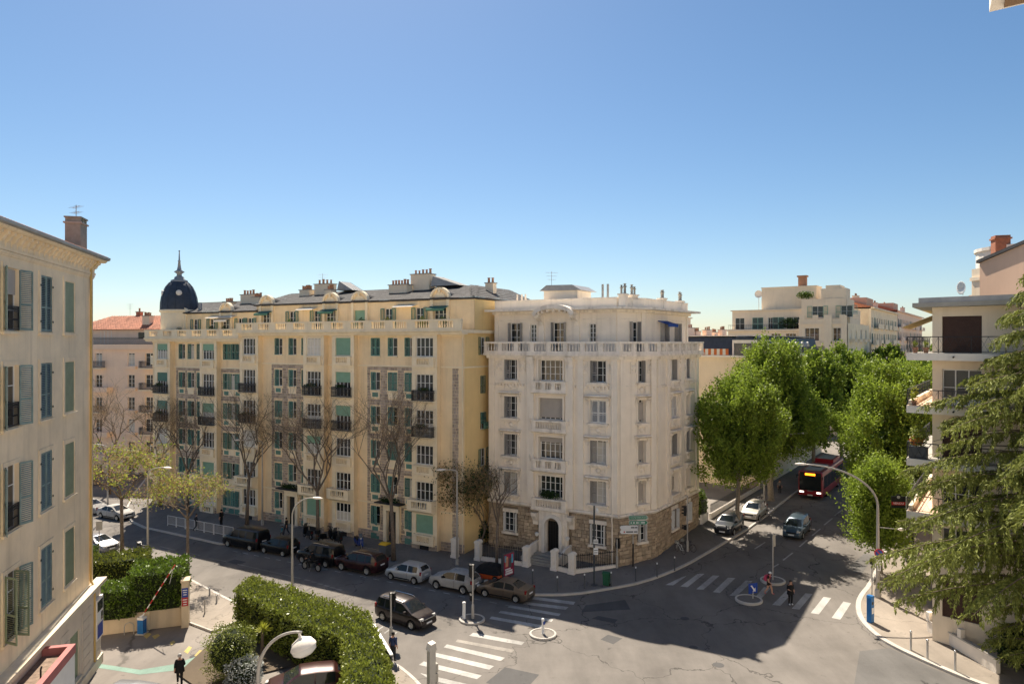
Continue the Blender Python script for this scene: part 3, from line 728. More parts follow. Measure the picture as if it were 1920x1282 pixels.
def yellow_building(label, u0, u1, wides, groups, zo, doors, seed):
    r = random.Random(seed); base = Vector((YO[0], YO[1], 0))+Vector((YU[0], YU[1], 0))*u0
    th = thing('apartment_building', label, 'building', base)
    F = Fac((base.x, base.y), YU, th)
    L = u1-u0; fl = [q+zo for q in (17.0, 13.7, 10.4, 7.1, 3.8, .75)]; top = 20.15+zo
    W_ = [w-u0 for w in wides]; Gs = [[q-u0 for q in g] for g in groups]; Ds = [q-u0 for q in doors]
    PR = .62; bw = 1.42                             # the wide-window bays stand forward
    ww, wh, nw = 1.95, 2.35, 1.15
    bays = [(max(0, w-bw), min(L, w+bw)) for w in W_]
    holes = []; bh = {i: [] for i in range(len(W_))}
    for i, z in enumerate(fl):
        for k, w in enumerate(W_): bh[k].append(hole(w, z+(.85 if i in (0, 3, 5) else .12), ww, 1.75 if i in (0, 3, 5) else 2.42))
        for g in Gs:
            for q in g:
                if i == 5 and any(abs(q-dd) < .6 for dd in Ds): continue
                holes.append(hole(q, z+.85, nw, 1.75))
    for dd in Ds: holes.append(hole(dd, .14, 1.15, 2.9))
    F.wall(0, L, 0, top, holes+[(a, c, -1, top+1) for a, c in bays], M['yellow_wall'])
    for k, (a, c) in enumerate(bays):
        F.wall(a, c, 0, top, bh[k], M['yellow_trim'], .3, 'bay_wall', d=PR)
        F.put('bay_side', MB().box(a, a+.02, -PR+.001, 0, 0, top).box(c-.02, c, -PR+.001, 0, 0, top), M['yellow_wall'])
    # stone panels round the small windows
    for g in Gs:
        a, c = g[0]-nw/2-.42, g[-1]+nw/2+.42
        for b in bays:
            if b[0] < c and b[1] > g[-1]: c = b[0]-.01
            if b[1] > a and b[0] < g[0]: a = b[1]+.01
        ex = [(h[0]-.06, h[1]+.06, h[2]-.10, h[3]+.06) for h in holes]
        ex += [(q-.55, q+.55, z+.12, z+.72) for q in g for z in fl[1:]]
        ex += [(dd-1.05, dd+1.05, 0, 3.85) for dd in Ds]
        F.put('stone_panel', block_mb(stone_blocks(F, a, c, 1.1, fl[0]-.1, ex, .42, .26, .035, seed)), M['grey_stone'], d=.002, kind='stuff')
    st = ['w', 'w', 'h', 'c', 'c', 'h', 'w']
    for i, z in enumerate(fl):
        for k, w in enumerate(W_):
            short = i in (0, 3, 5); h = 1.75 if short else 2.42; zz = z+(.85 if short else .12)
            s = r.random(); tall = s < .16; half = .16 <= s < .30
            o = win(F, w, zz, ww, h, 4, 2 if short else 3, d=PR, curtain=r.choice([0, 0, 0, .5, .95]))
            if tall or half:
                hh = h*(.97 if tall else .42); F.put('roller_blind', roller_mesh(ww-.06, hh, 18 if tall else 9), M[r.choice(['green_pale', 'green_pale', 'green_shut'])], w, zz+h-hh, PR)
            F.put('lintel', box_mesh(-ww/2-.12, ww/2+.12, -.06, 0, 0, .16), M['yellow_trim'], w, zz+h+.02, PR)
            if i in (1, 2):
                F.put('balcony_slab', MB().yz([(0,0),(0,-.16),(-.25,-.16),(-.50,-.06),(-.52,0)], -1.22, 1.22), M['yellow_trim'], w, zz-.02, PR)
                F.put('balcony_rail', rail_mesh(2.3, .95, .47, .085, curl=True), M['iron'], w, zz-.01, PR)
                if r.random() < .45: 
                    F.put('planter', plant_mesh(r.randrange(4), .8, .16, .5, 260, .14), M['leaf_dark'], w+r.uniform(-.2, .2), zz+.75, PR+.36)
            elif i == 4:
                F.put('balcony_slab', MB().yz([(0,0),(0,-.28),(-.45,-.28),(-.82,-.08),(-.85,0)], -1.4, 1.4), M['yellow_trim'], w, zz-.02, PR)
                F.put('balustrade', balustrade_mesh(2.76, .92, slots(2.76, .5, 1.6)), M['yellow_trim'], w-1.38, zz-.02, PR+.82)
                for sx in (-1, 1): F.put('balcony_cheek', box_mesh(-.09, .09, -.6, 0, 0, .92), M['yellow_trim'], w+sx*1.28, zz-.02, PR)
            else:
                F.put('balustrade', balustrade_mesh(2.3, .8, slots(2.3, .45, 1.4)), M['yellow_trim'], w-1.15, zz-.86, PR+.24)
                F.put('balcony_slab', box_mesh(-1.22, 1.22, -.30, 0, -.1, 0), M['yellow_trim'], w, zz-.86, PR)
        for g in Gs:
            for q in g:
                if i == 5 and any(abs(q-dd) < .6 for dd in Ds): continue
                zz = z+.85; win(F, q, zz, nw, 1.75, 2, 2, curtain=r.choice([0, 0, .9]))
                s = r.random(); gm = M['green_shut']
                me = shutter_mesh(nw/2-.01, 1.72, 18)
                if s < .45: F.put('shutter', me, gm, q-nw/2, zz+.01, -.05)
                elif s < .85: pair(F, q, zz+.01, nw, 1.72, gm, d=-.01, n=18)
                else:
                    F.put('shutter', me, gm, q-nw/2, zz+.01, -.05); F.put('shutter', me, gm, q+.01, zz+.01, .1, rz=-.5)
                F.put('sill', box_mesh(-nw/2-.08, nw/2+.08, -.09, .0, -.09, -.01), M['yellow_trim'], q, zz)
                if i and q != g[1]:
                    v = F.put('vent_panel', box_mesh(-.36, .36, -.03, -.002, 0, .42), M['green_shut'], q, z+.2)
                    new('vent_frame', MB().box(-.5,.5,-.02,-.001,-.1,-.0).box(-.5,.5,-.02,-.001,.42,.52).box(-.5,-.36,-.02,-.001,0,.42).box(.36,.5,-.02,-.001,0,.42), M['yellow_trim'], v)
                elif i: F.put('apron_panel', box_mesh(-.5, .5, -.02, -.001, 0, .62), M['yellow_trim'], q, z+.1)
    # string courses, plinth, basement lights, doors
    def runs(z0, z1, d, m, name='string_course'):
        b = MB(); x = 0.0
        for a, c in bays:
            if a > x: b.box(x, a, -d, 0, z0, z1)
            b.box(a-.0, c+.0, -PR-d, -PR, z0, z1); x = c
        if x < L: b.box(x, L, -d, 0, z0, z1)
        F.put(name, b, m)
    runs(fl[0]-.16, fl[0]-.02, .07, M['yellow_trim']); runs(fl[4]-.2, fl[4]-.05, .09, M['yellow_trim']); runs(top-.42, top-.28, .06, M['yellow_trim'])
    pb = stone_blocks(F, 0, L, 0, 1.02, [(dd-1.0, dd+1.0, -1, 3) for dd in Ds]+[(a-.02, c+.02, -1, 3) for a, c in bays], .5, .26, .05, seed+9)
    F.put('plinth_stone', block_mb(pb), M['grey_stone'], d=.003, kind='stuff')
    for a, c in bays:
        F.put('plinth_stone', block_mb(stone_blocks(F, a, c, 0, .72, [((a+c)/2-.55, (a+c)/2+.55, .12, .62)], .5, .26, .05, seed+5)), M['grey_stone'], d=PR+.003, kind='stuff')
        o = F.put('basement_light', box_mesh(-.52, .52, -.02, .0, .14, .62), M['dark_wood'], (a+c)/2, 0, PR+.004)
    for g in Gs:
        for q in g:
            if not any(abs(q-dd) < .8 for dd in Ds): F.put('basement_light', box_mesh(-.5, .5, -.06, -.03, .2, .75), M['green_shut'], q, 0)
    for dd in Ds:
        o = F.put('door', box_mesh(-.56, .56, .2, .25, 0, 2.9), M['dark_wood'], dd, .15)
        for sx in (-1, 1):
            for q, hh in ((.25, .8), (1.2, 1.4)): new('door_panel', box_mesh(-.2, .2, .17, .2, q, q+hh), M['dark_wood'], o, (sx*.27, 0, 0))
        new('handle', MB().sphere((.08, .15, 1.2), .05, 8, 5), M['chrome'], o)
        F.put('door_surround', MB().box(-.95,-.58,-.25,0,0,3.0).box(.58,.95,-.25,0,0,3.0).box(-.95,.95,-.25,0,3.001,3.5).box(-1.1,1.1,-.42,0,3.5,3.7), M['yellow_trim'], dd, .14)
        F.put('door_canopy', MB().yz([(0,0),(0,.12),(-.9,.12),(-.95,.04),(-.85,0)], -1.5, 1.5), M['iron'], dd, 3.86)
        F.put('canopy_plants', plant_mesh(2, 1.4, .4, .55, 420, .16), M['leaf_dark'], dd, 3.95, .5)
        F.put('door_step', box_mesh(-1.1, 1.1, -.75, 0, 0, .02), M['concrete'], dd, .135)
    # terrace cornice and balustrade
    TD = 1.0
    F.put('terrace_cornice', MB().yz([(0,top-.28),(0,top+.15),(-TD-.12,top+.15),(-TD-.12,top+.02),(-PR-.32,top-.1),(-PR-.2,top-.28)], -.1, L+.35), M['yellow_trim'])
    F.put('balustrade', balustrade_mesh(L+.4, .95, slots(L+.4, .9, 1.5, 1.0)), M['yellow_trim'], -.1, top+.15, TD)
    # set-back attic
    B = -1.75; za = top+.15; ea = za+2.85; AF = Fac(tuple((F.P(0, B))[:2]), YU, th)
    ah = []; aw = []
    dm = [w+.15 for w in W_]
    for w in dm: ah.append(hole(w, za+.12, 1.5, 2.1)); aw.append((w, 1.5, 2.1, True))
    for g in Gs:
        for q in (g[0]+.2, g[-1]-.1): ah.append(hole(q, za+.12, .95, 2.1)); aw.append((q, .95, 2.1, False))
    AF.wall(0, L+.0, za, ea, ah, M['yellow_wall'])
    for q, w, h, dmr in aw:
        win(AF, q, za+.12, w, h, 3 if dmr else 2, 3)
        if dmr: 
            dormer(AF, q, ea-.75, 1.85, 1.78, .06, M['yellow_wall'])
            s = r.random()
            if s < .3: AF.put('roller_blind', roller_mesh(w-.06, 1.8, 16), M['green_pale'], q, za+.4)
            if s > .35: AF.put('awning', MB().yz([(0,0),(0,.05),(-.95,-.28),(-.95,-.50),(-.92,-.50),(-.92,-.32)], -1.05, 1.05), M[r.choice(['awning_green', 'awning_green', 'awning_white'])], q, za+2.3)
        else:
            me = shutter_mesh(.47, 2.05, 18); AF.put('shutter', me, M['green_shut'], q-w/2-.47, za+.14, .05); AF.put('shutter', me, M['green_shut'], q+w/2, za+.14, .05)
        if r.random() < .55: AF.put('terrace_plant', plant_mesh(r.randrange(5), .45, .45, 1.3, 420, .15), M[r.choice(['leaf_dark', 'leaf_ivy', 'leaf_hedge'])], q+r.uniform(.8, 1.3), za+.02, 1.1)
    for k in range(2):
        q = r.uniform(2, L-4); AF.put('awning', MB().yz([(0,0),(0,.04),(-.9,-.2),(-.9,-.24)], -1.2, 1.2), M['awning_white'], q, za+2.5)
    AF.put('eave', MB().yz([(0,ea),(0,ea+.16),(-.32,ea+.16),(-.32,ea+.08)], -.2, L+.25), M['slate'])
    tile_roof(AF, -.2, L+.25, .3, ea+.17, -5.2, ea+1.75, M['slate'], .62, .5, hip1=3.2 if seed == 5 else 0)
    return th, F, AF, za, ea, top, L

TY, FY, FYA, za, ea, ytop, YL_ = yellow_building('long pale yellow building with green shutters left of the white one', -3.7, 25.0,
    [-2.2, 7.24, 11.17, 21.02], [[1.6, 3.65, 5.5], [14.75, 16.85, 18.85]], 0.0, [3.65, 16.85], 5)
C_ = FY.P(YL_)                                      # right-hand side wall, receding beside the alley
FYS = Fac((C_.x, C_.y), (.485, .875), TY)
sh = [hole(3.2, z, .95, 1.65) for z in (18.0, 14.4, 11.0, 7.6)]
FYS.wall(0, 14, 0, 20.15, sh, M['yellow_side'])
for i, z in enumerate((18.0, 14.4, 11.0, 7.6)):
    win(FYS, 3.2, z, .95, 1.65, 2, 2)
    if i in (1,): pair(FYS, 3.2, z, .95, 1.65, M['olive_shut'], n=16)
    elif i == 2: FYS.put('shutter', shutter_mesh(.95, 1.0, 12), M['green_shut'], 2.72, z+.6, .03); FYS.put('shutter', shutter_mesh(.95, .6, 8), M['green_shut'], 2.72, z+.1, .35)
    else:
        leaf(FYS, 3.2+.475, z, .47, 1.65, M['olive_shut'], 1, 3.0, n=16); leaf(FYS, 3.2-.475, z, .47, 1.65, M['olive_shut'], -1, 3.0, n=16)
FYS.put('string_course', MB().box(0, 14, -.07, 0, 16.84, 16.98).box(-.3, 14, -.35, 0, 20.0, 20.3), M['yellow_trim'])
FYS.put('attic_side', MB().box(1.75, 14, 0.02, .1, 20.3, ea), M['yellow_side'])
FYS.put('eave', MB().yz([(0,ea),(0,ea+.16),(-.3,ea+.16),(-.3,ea+.08)], 1.4, 14), M['slate'])
FY.put('corner_quoin', block_mb(stone_blocks(FY, YL_-1.3, YL_-.62, 1.0, 16.8, [], .36, .3, .03, 4)), M['grey_stone'], d=.003, kind='stuff')
FY.put('downpipe', MB().tube([(YL_-.15,-.1,20.0),(YL_-.15,-.1,.3)], .055, 6), M['yellow_trim'])
tile_roof(FYS, 1.4, 14, .3, ea+.17, -3.2, ea+1.75, M['slate'], .62, .5, hip0=5.0)
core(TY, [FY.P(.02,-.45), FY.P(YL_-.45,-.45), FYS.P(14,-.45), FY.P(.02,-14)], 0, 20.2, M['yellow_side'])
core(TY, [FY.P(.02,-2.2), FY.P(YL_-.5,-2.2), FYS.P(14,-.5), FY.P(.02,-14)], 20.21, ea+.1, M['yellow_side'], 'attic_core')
FY.put('roof_top', MB().prism([(0,6.8),(YL_-3.0,6.8),(YL_-5,13.5),(0,13.5)], ea+1.2, ea+1.74), M['slate'])
for u, d, w, dp, z, pots in ((3.8,-5.6,1.5,.9,1.9,5),(6.2,-6.0,2.3,1.1,2.5,4),(8.3,-4.6,.9,.8,1.7,3),(17.6,-5.0,2.3,1.0,1.9,6),(19.6,-6.2,2.3,1.2,3.0,5),(27.0,-7.5,.9,.7,1.9,2)):
    chimney(FY, u, d, ea+.4, ea+z, w, dp, M['pale_wall'], pots)
for u, w, z in ((8.0, 2.2, 1.75), (21.3, 3.4, 1.75)):          # glazed rooflights
    o = FY.put('rooflight', MB().xz([(-w/2,0),(w/2,0),(-w/2+.3,1.0)], -.9, .9), M['zinc'], u+1.3, ea+z, -6.6)
    [new('glazing_bar', MB().tube([(-w/2+.3,q,1.02),(w/2,q,.02)], .03, 4), M['steel'], o) for q in (-.85, -.4, 0, .4, .85)]

TG, FG, FGA, gza, gea, gtop, GL_ = yellow_building('yellow building with the dark slate dome at its left corner', -19.6, -3.73,
    [-16.93, -8.79], [[-14.2, -12.6, -11.0], [-6.5, -5.75, -4.6]], -.62, [], 8)
core(TG, [FG.P(.02,-.45), FG.P(GL_-.02,-.45), FG.P(GL_-.02,-14), FG.P(.02,-14)], 0, 19.6, M['yellow_side'])
core(TG, [FG.P(.02,-2.2), FG.P(GL_-.02,-2.2), FG.P(GL_-.02,-14), FG.P(.02,-14)], 19.61, gea+.1, M['yellow_side'], 'attic_core')
FG.put('roof_top', MB().prism([(0,6.8),(GL_,6.8),(GL_,13.5),(0,13.5)], gea+1.2, gea+1.74), M['slate'])
FGE = Fac(tuple(FG.P(0,-14)[:2]), (-.485, -.875), TG)
FGE.put('end_wall', MB().box(0, 13.6, 0, .05, 0, 19.5), M['yellow_side'])
for z in (16.5, 13.2, 9.9, 6.6):
    o = FG.put('corner_balcony', MB().lathe([(.001,-.35),(.5,-.3),(.95,-.08),(.95,.0),(.95,.06)], 14, 0, 0), M['yellow_trim'], -.1, z+.1, -.9)
    if z > 16: new('parapet', MB().lathe([(.95,.06),(.95,.9),(.85,.9),(.85,.06)], 14), M['yellow_trim'], o)
    else: new('railing', MB().lathe([(.93,.9),(.96,.93),(.93,.96),(.9,.93),(.93,.9)], 14).add(MB().lathe([(.92,.06),(.93,.06),(.93,.12),(.92,.12)], 14)), M['iron'], o); [new('bar', cached(('bar',), lambda: MB().box(-.012,.012,-.012,.012,.06,.93).mesh('bar')), M['iron'], o, (.93*math.cos(q*.4), .93*math.sin(q*.4), 0)) for q in range(16)]
DC = FG.P(1.75, -2.3)-TG.location                    # the domed corner drum
new('drum', MB().lathe([(2.05,gtop+.1),(2.05,22.75),(2.16,22.8),(2.22,23.0),(2.16,23.1)], 24).mesh('drum', False), M['yellow_trim'], TG, DC)
dp = [(2.1,23.05),(2.1,23.4),(2.08,23.9),(1.98,24.6),(1.78,25.3),(1.5,25.9),(1.15,26.35),(.8,26.62)]
dome = new('dome', MB().lathe(dp, 28).mesh('dome', True), M['slate_blue'], TG, DC)
for k in range(14):
    a = 2*PI*k/14; new('dome_rib', MB().tube([((q[0]+.015)*math.cos(a), (q[0]+.015)*math.sin(a), q[1]) for q in dp], .035, 4), M['slate_blue'], dome)
new('dome_crown', MB().lathe([(.95,26.5),(.98,26.7),(.6,26.85),(.55,27.1),(.3,27.25),(.28,27.5),(.62,27.75),(.3,27.95),(.2,28.3),(.12,29.0),(.2,29.05),(.1,29.15),(.05,30.2),(.11,30.3),(.02,30.4)], 14).mesh('crown', True), M['zinc'], dome)
for a in (-1.15, -2.6): 
    o = new('oculus', MB().lathe([(.001,-.16),(.3,-.16),(.34,-.1),(.34,.1)], 14, axis='y').mesh('oculus', True), M['concrete_white'], dome, (1.8*math.cos(a), 1.8*math.sin(a), 25.1), a+PI/2)
for u, d, w, z in ((7.2,-5.2,1.3,1.5),(10.2,-5.6,2.0,2.3),(12.2,-5.2,1.2,1.9)): chimney(FG, u, d, gea+.4, gea+z, w, .9, M['pale_wall'], 4)
FG.put('flue', MB().tube([(0,0,0),(0,0,1.6)], .22, 8), M['zinc'], 5.2, gea-.2, -2.6)
antenna(FY.P(5.6, -6.2, ea+2.4), 1.4, 'thin antenna on a chimney of the long yellow building')
# ---------------------------------------------------------------- the white corner building
TW = thing('apartment_building', 'white corner building with stone ground floor and arched entrance', 'building', (-2.14, 65.45, 0))
W1 = Fac((-2.14, 65.45), (.866, -.5), TW); A_ = W1.P(12.8); B_ = Vector((12.4, 61.0, 0))
WC = Fac((A_.x, A_.y), (B_.x-A_.x, B_.y-A_.y), TW); LC = (B_-A_).length
W2 = Fac((B_.x, B_.y), (.574, .819), TW); L1, L2 = 12.8, 10.4
WR = [(15.75, 1.85), (12.3, 1.95), (8.85, 1.95), (5.4, 1.95)]; ZB = 4.42
spec = {'1': (W1, L1, [(2.35, 1.4), (6.42, 2.4), (10.95, 1.5)]), 'c': (WC, LC, [(2.45, .85)]), '2': (W2, L2, [(4.2, 1.5), (7.6, .95)])}
ws = M['white_stucco']; wt = M['white_trim']
def scroll_panel(F, u, z, w, h, d=0.0):              # framed relief panel with a rosette
    o = F.put('relief_panel', MB().box(-w/2,w/2,-.11,0,0,.1).box(-w/2,w/2,-.11,0,h-.1,h).box(-w/2,-w/2+.1,-.11,0,.1,h-.1).box(w/2-.1,w/2,-.11,0,.1,h-.1), wt, u, z, d)
    new('rosette', MB().lathe([(.001,-.15),(.08,-.15),(.11,-.05),(.17,-.11),(.22,-.1),(.25,0)], 12, 0, h/2, axis='y').mesh('rosette', True), wt, o, sc=(min(1, w/.62), 1, 1))
def hood(F, u, z, w, d=0.0):                          # moulded window hood on two consoles
    o = F.put('window_hood', MB().yz([(0,0),(0,.26),(-.5,.26),(-.54,.16),(-.34,.08),(-.2,0)], -w/2, w/2), wt, u, z, d)
    for sx in (-1, 1): new('console', cached(('cons',), lambda: MB().yz([(0,0),(0,-.7),(-.1,-.62),(-.16,-.3),(-.36,-.12),(-.36,0)], -.12, .12).mesh('console')), wt, o, (sx*(w/2-.2), 0, 0))
for key, (F, L, ws_) in spec.items():
    hs = []; 
    for z, h in WR:
        for u, w in ws_: hs.append(hole(u, z, w, h))
    gz = 1.95 if key == '1' else 2.2
    gh = [hole(u, gz, min(w, 1.35), 1.75) for u, w in ws_ if not (key == '1' and w > 2)]
    if key == '1': gh.append((6.12, 7.48, .0, 3.42))
    F.wall(0, L, ZB, 18.1, hs, ws, .55); F.wall(0, L, 0, ZB, gh, M['mortar'], .32, 'base_wall')
    # rusticated stone ground floor
    bl = stone_blocks(F, 0, L, .0, ZB-.05, [(h[0]-.1, h[1]+.1, h[2]-.28, h[3]+.32) for h in gh if h[0] != 6.12]+([(5.2, 8.45, -1, 4.3)] if key == '1' else []), .5, .3, .09, {'1': 1, 'c': 2, '2': 3}[key])
    big = sorted(bl, key=lambda q: -(q[1]-q[0])*(q[3]-q[2])); nbig = {'1': 150, 'c': 55, '2': 95}[key]
    ub = cached(('ub',), lambda: block_mb([(-.5, .5, 0, 1, .09)], .0).mesh('stone'))
    for x, y, z, t, d in big[:nbig]:
        F.put('stone', ub, M['base_stone'], (x+y)/2, z+.012, .002, sc=(y-x-.024, d/.09, t-z-.024))
    if big[nbig:]: F.put('stonework', block_mb(big[nbig:]), M['base_stone'], d=.002, kind='stuff')
    for h in gh:
        if h[0] == 6.12: continue
        c, w = (h[0]+h[1])/2, h[1]-h[0]
        win(F, c, h[2], w, 1.75, 3 if w > 1 else 2, 3); F.put('lintel', box_mesh(-w/2-.12, w/2+.12, -.12, 0, 0, .32), wt, c, h[3]); F.put('sill', box_mesh(-w/2-.18, w/2+.18, -.24, 0, -.2, 0), wt, c, h[2]-.03)
        F.put('shutter', box_mesh(0, .04, -.3, 0, 0, 1.7), M['white_paint'], h[0]+.04, h[2], .0); F.put('shutter', box_mesh(-.04, 0, -.3, 0, 0, 1.7), M['white_paint'], h[1]-.04, h[2], .0)
    F.put('belt_course', MB().yz([(0,ZB-.02),(0,ZB+.32),(-.2,ZB+.28),(-.26,ZB+.14),(-.16,ZB+.06),(-.1,ZB-.02)], -.03, L+.03), wt)
    for i, (z, h) in enumerate(WR):
        for u, w in ws_:
            bay = key == '1' and w > 2; nxx = 5 if bay else (3 if w > 1.1 else 2)
            o = win(F, u, z, w, h, nxx, 3, d=-.30, pane='glass', curtain=rnd.choice([0, 0, .92]) if not bay else 0, fm='white_paint')
            if bay:
                if i == 1: F.put('roller_blind', roller_mesh(w-.06, h-.2, 18), M['roller_grey'], u, z+.2, -.2)
                if i == 2: F.put('roller_blind', roller_mesh(w-.06, .5, 5), M['roller_grey'], u, z+h-.5, -.2)
                F.put('balcony_slab', MB().yz([(0,-.22),(0,0),(-.55,0),(-.55,-.1),(-.4,-.22)], -1.75, 1.75), wt, u, z-.92)
                F.put('balustrade', balustrade_mesh(3.4, .92, slots(3.4, .45, .75 if i % 2 == 0 else 2.0, .35)), wt, u-1.7, z-.92, .5)
                for sx in (-1, 1): F.put('balcony_cheek', box_mesh(-.1, .1, -.28, 0, 0, .92), wt, u+sx*1.6, z-.92)
                if i == 3: F.put('balcony_plants', plant_mesh(1, 1.1, .25, .9, 700, .15), M['leaf_dark'], u, z-.1, .25)
            else:
                if i == 1 and w > 1.4: pair(F, u, z, w-.04, h-.04, M['roller_white'], d=-.05, n=20)
                elif (key == 'c' and i) or (key == '2' and i in (1, 3)): F.put('roller_blind', roller_mesh(w-.06, h*rnd.uniform(.5, .9), 12), M['roller_grey'], u, z+h*.1, -.2)
                else:
                    for sx in (-1, 1): F.put('shutter', box_mesh(-.03, .03, -.03, .40, 0, h), M['grey_shut'], u+sx*(w/2-.045), z)
                    F.put('shutter', shutter_mesh(w*.3, h-.03, 18), M['grey_shut'], u-w/2+.08, z+.01, -.18)
                F.put('sill', MB().box(-w/2-.24,w/2+.24,-.36,0,-.16,0).box(-w/2-.1,w/2+.1,-.2,0,-.32,-.16), wt, u, z-.02)
                F.put('apron', MB().box(-w/2,w/2,-.07,0,-.92,-.84).box(-w/2,-w/2+.09,-.07,0,-.84,-.33).box(w/2-.09,w/2,-.07,0,-.84,-.33).lathe([(.001,-.16),(.12,-.15),(.2,-.08),(.25,0)], 10, 0, -.6, axis='y').box(-w/2+.16,-.26,-.06,0,-.68,-.52).box(.26,w/2-.16,-.06,0,-.68,-.52), wt, u, z)
                if i: hood(F, u, z+h+.18, w+.75)
                else:
                    for sx in (-1, 1): scroll_panel(F, u+sx*(w/2+.5), z+.75, .62, 1.0)
                if key == '2' and w > 1.2:
                    F.put('balustrade', balustrade_mesh(2.1, .7, slots(2.1, .4, 1.3)), wt, u-1.05, z-.75, .3)
            F.put('architrave', MB().box(-w/2-.16,-w/2,-.1,0,0,h+.16).box(w/2,w/2+.16,-.1,0,0,h+.16).box(-w/2,w/2,-.1,0,h,h+.16), ws, u, z)
    # dentil row and frieze under the balcony
    b = MB(); k = .2
    while k < L-.2: b.box(k, k+.16, -.2, 0, 15.22, 15.42); k += .34
    if key != 'c': F.put('dentil_row', b, wt)
    F.put('frieze', MB().box(0, L, -.04, 0, 17.78, 18.0).box(0, L, -.03, 0, 15.42, 15.5), wt)
# giant pilasters either side of the balcony bay and on the corners
for u in (4.5, 8.35): 
    W1.put('pilaster', MB().box(-.34, .34, -.3, 0, ZB+.35, 17.78), ws, u)
    W1.put('capital', MB().yz([(0,0),(0,1.0),(-.55,1.0),(-.5,.8),(-.32,.3),(-.3,0)], -.36, .36), wt, u, 16.9)
    for z in (11.9, 8.5): W1.put('drop_ornament', MB().lathe([(.001,0),(.1,.15),(.05,.3),(.12,.45),(.06,.7),(.001,.75)], 8), wt, u, z, .3)
for F, u in ((W1, .35), (W1, 9.35), (W1, 12.45), (WC, .35), (WC, 3.7), (W2, .6), (W2, 2.7), (W2, 5.9), (W2, 9.9)):
    F.put('pilaster', MB().box(-.28, .28, -.17, 0, ZB+.35, 17.7), ws, u)
W1.put('downpipe', MB().tube([(12.3,-.16,18.0),(12.3,-.16,ZB+.3),(12.3,-.3,ZB-.1),(12.3,-.18,ZB-.6),(12.3,-.18,.2)], .06, 6), ws)
# balcony deck with balustrade all round, set-back top storey
def offs(d, x0=0.0, x1=0.0):
    """outline of the street fronts pushed out by d"""
    n1, nc, n2 = W1.n, WC.n, W2.n
    def isect(Fa, Fb):
        p, q = Fa.O+Fa.n*d, Fb.O+Fb.n*d; a = Fa.u; b = Fb.u; den = a.x*b.y-a.y*b.x
        t = ((q.x-p.x)*b.y-(q.y-p.y)*b.x)/den; return p+a*t
    return [W1.P(-x0, d), isect(W1, WC), isect(WC, W2), W2.P(L2+x1, d)]
def ring(name, d0, d1, z0, z1, m, x=0.0):
    a, b = offs(d0, x, x), offs(d1, x, x); mb = MB(); O = TW.location
    for k in range(3):
        p = [a[k], a[k+1], b[k+1], b[k]]; p = [(q.x-O.x, q.y-O.y) for q in p]
        if sum(p[i][0]*p[(i+1) % 4][1]-p[(i+1) % 4][0]*p[i][1] for i in range(4)) < 0: p = p[::-1]
        mb.prism(p, z0, z1)
    return new(name, mb, m, TW)
ring('balcony_deck', -1.2, .55, 17.98, 18.18, wt, .3); ring('deck_moulding', -.02, .3, 17.72, 17.97, wt, .1)
oo = offs(.48, .25, .25)
for a, b in zip(oo[:-1], oo[1:]):
    L = (b-a).length; Fb = Fac((a.x, a.y), (b.x-a.x, b.y-a.y), TW)
    Fb.put('balustrade', balustrade_mesh(L, 1.05, slots(L, .3, 1.15, .45)), wt, 0, 18.181)
S_ = -1.1; o6 = offs(S_, 0, 0); F6 = []
for a, b in zip(o6[:-1], o6[1:]): F6.append((Fac((a.x, a.y), (b.x-a.x, b.y-a.y), TW), (b-a).length))
for (F, L), wl in zip(F6, ([(2.3,1.25,0),(4.1,.65,1),(6.75,1.25,0),(9.95,.65,1),(11.7,1.5,0)], [(1.9,.9,0)], [(4.0,1.2,0),(7.2,.8,0)])):
    wl = [q for q in wl if q[0]+q[1]/2 < L-.1]
    F.wall(0, L, 18.18, 22.0, [hole(u, 18.3 if not s else 19.2, w, 2.65 if not s else 1.6) for u, w, s in wl], ws, .25, 'top_wall')
    for u, w, s in wl:
        z, h = (18.3, 2.65) if not s else (19.2, 1.6)
        win(F, u, z, w, h, 3 if w > 1.3 else 2, 4, pane='glass' if not s else 'glass_light')
        F.put('architrave', MB().box(-w/2-.1,-w/2,-.05,0,0,h+.1).box(w/2,w/2+.1,-.05,0,0,h+.1).box(-w/2,w/2,-.05,0,h,h+.1), wt, u, z)
        if not s:
            for sx in (-1, 1): F.put('shutter', box_mesh(-.03, .03, -.42, .05, 0, h), M['grey_shut'], u+sx*(w/2+.02), z)
            if w > 1.3: F.put('shutter', shutter_mesh(w/2, h, 20), M['white_paint'], u, z, -.05)
    F.put('string', box_mesh(0, L, -.05, 0, 21.15, 21.25), wt)
    for q in (.2, L-.2): F.put('pier', box_mesh(-.2, .2, -.1, 0, 18.19, 21.9), ws, q)
Ft = F6[0][0]
arc = [(2.05*math.cos(PI*k/14), .95*math.sin(PI*k/14)) for k in range(15)]; arci = [(1.75*math.cos(PI*k/14), -.05+.62*math.sin(PI*k/14)) for k in range(15)]
ped = MB()
for k in range(14): ped.xz([arci[k], arc[k], arc[k+1], arci[k+1]][::-1], -1.5, .05)
Ft.put('arched_pediment', ped, wt, 6.75, 21.55)
for k in range(7): Ft.put('modillion', box_mesh(-.09, .09, -1.3, 0, -.12, .1), wt, 6.75+1.6*math.cos(PI*(k+1.0)/8), 21.55+.45*math.sin(PI*(k+1.0)/8))
for sx in (-1, 1):
    Ft.put('console', MB().yz([(0,0),(0,1.0),(-1.3,1.0),(-1.2,.7),(-.4,.4),(-.15,0)], -.22, .22), wt, 6.75+sx*1.75, 20.65)
    Ft.put('pier', box_mesh(-.25, .25, -.14, 0, 18.19, 20.65), ws, 6.75+sx*1.75)
ring('cornice', -1.2, .1, 22.0, 22.18, wt, .45); ring('cornice_bed', -1.2, -.75, 21.75, 21.999, wt, .1)
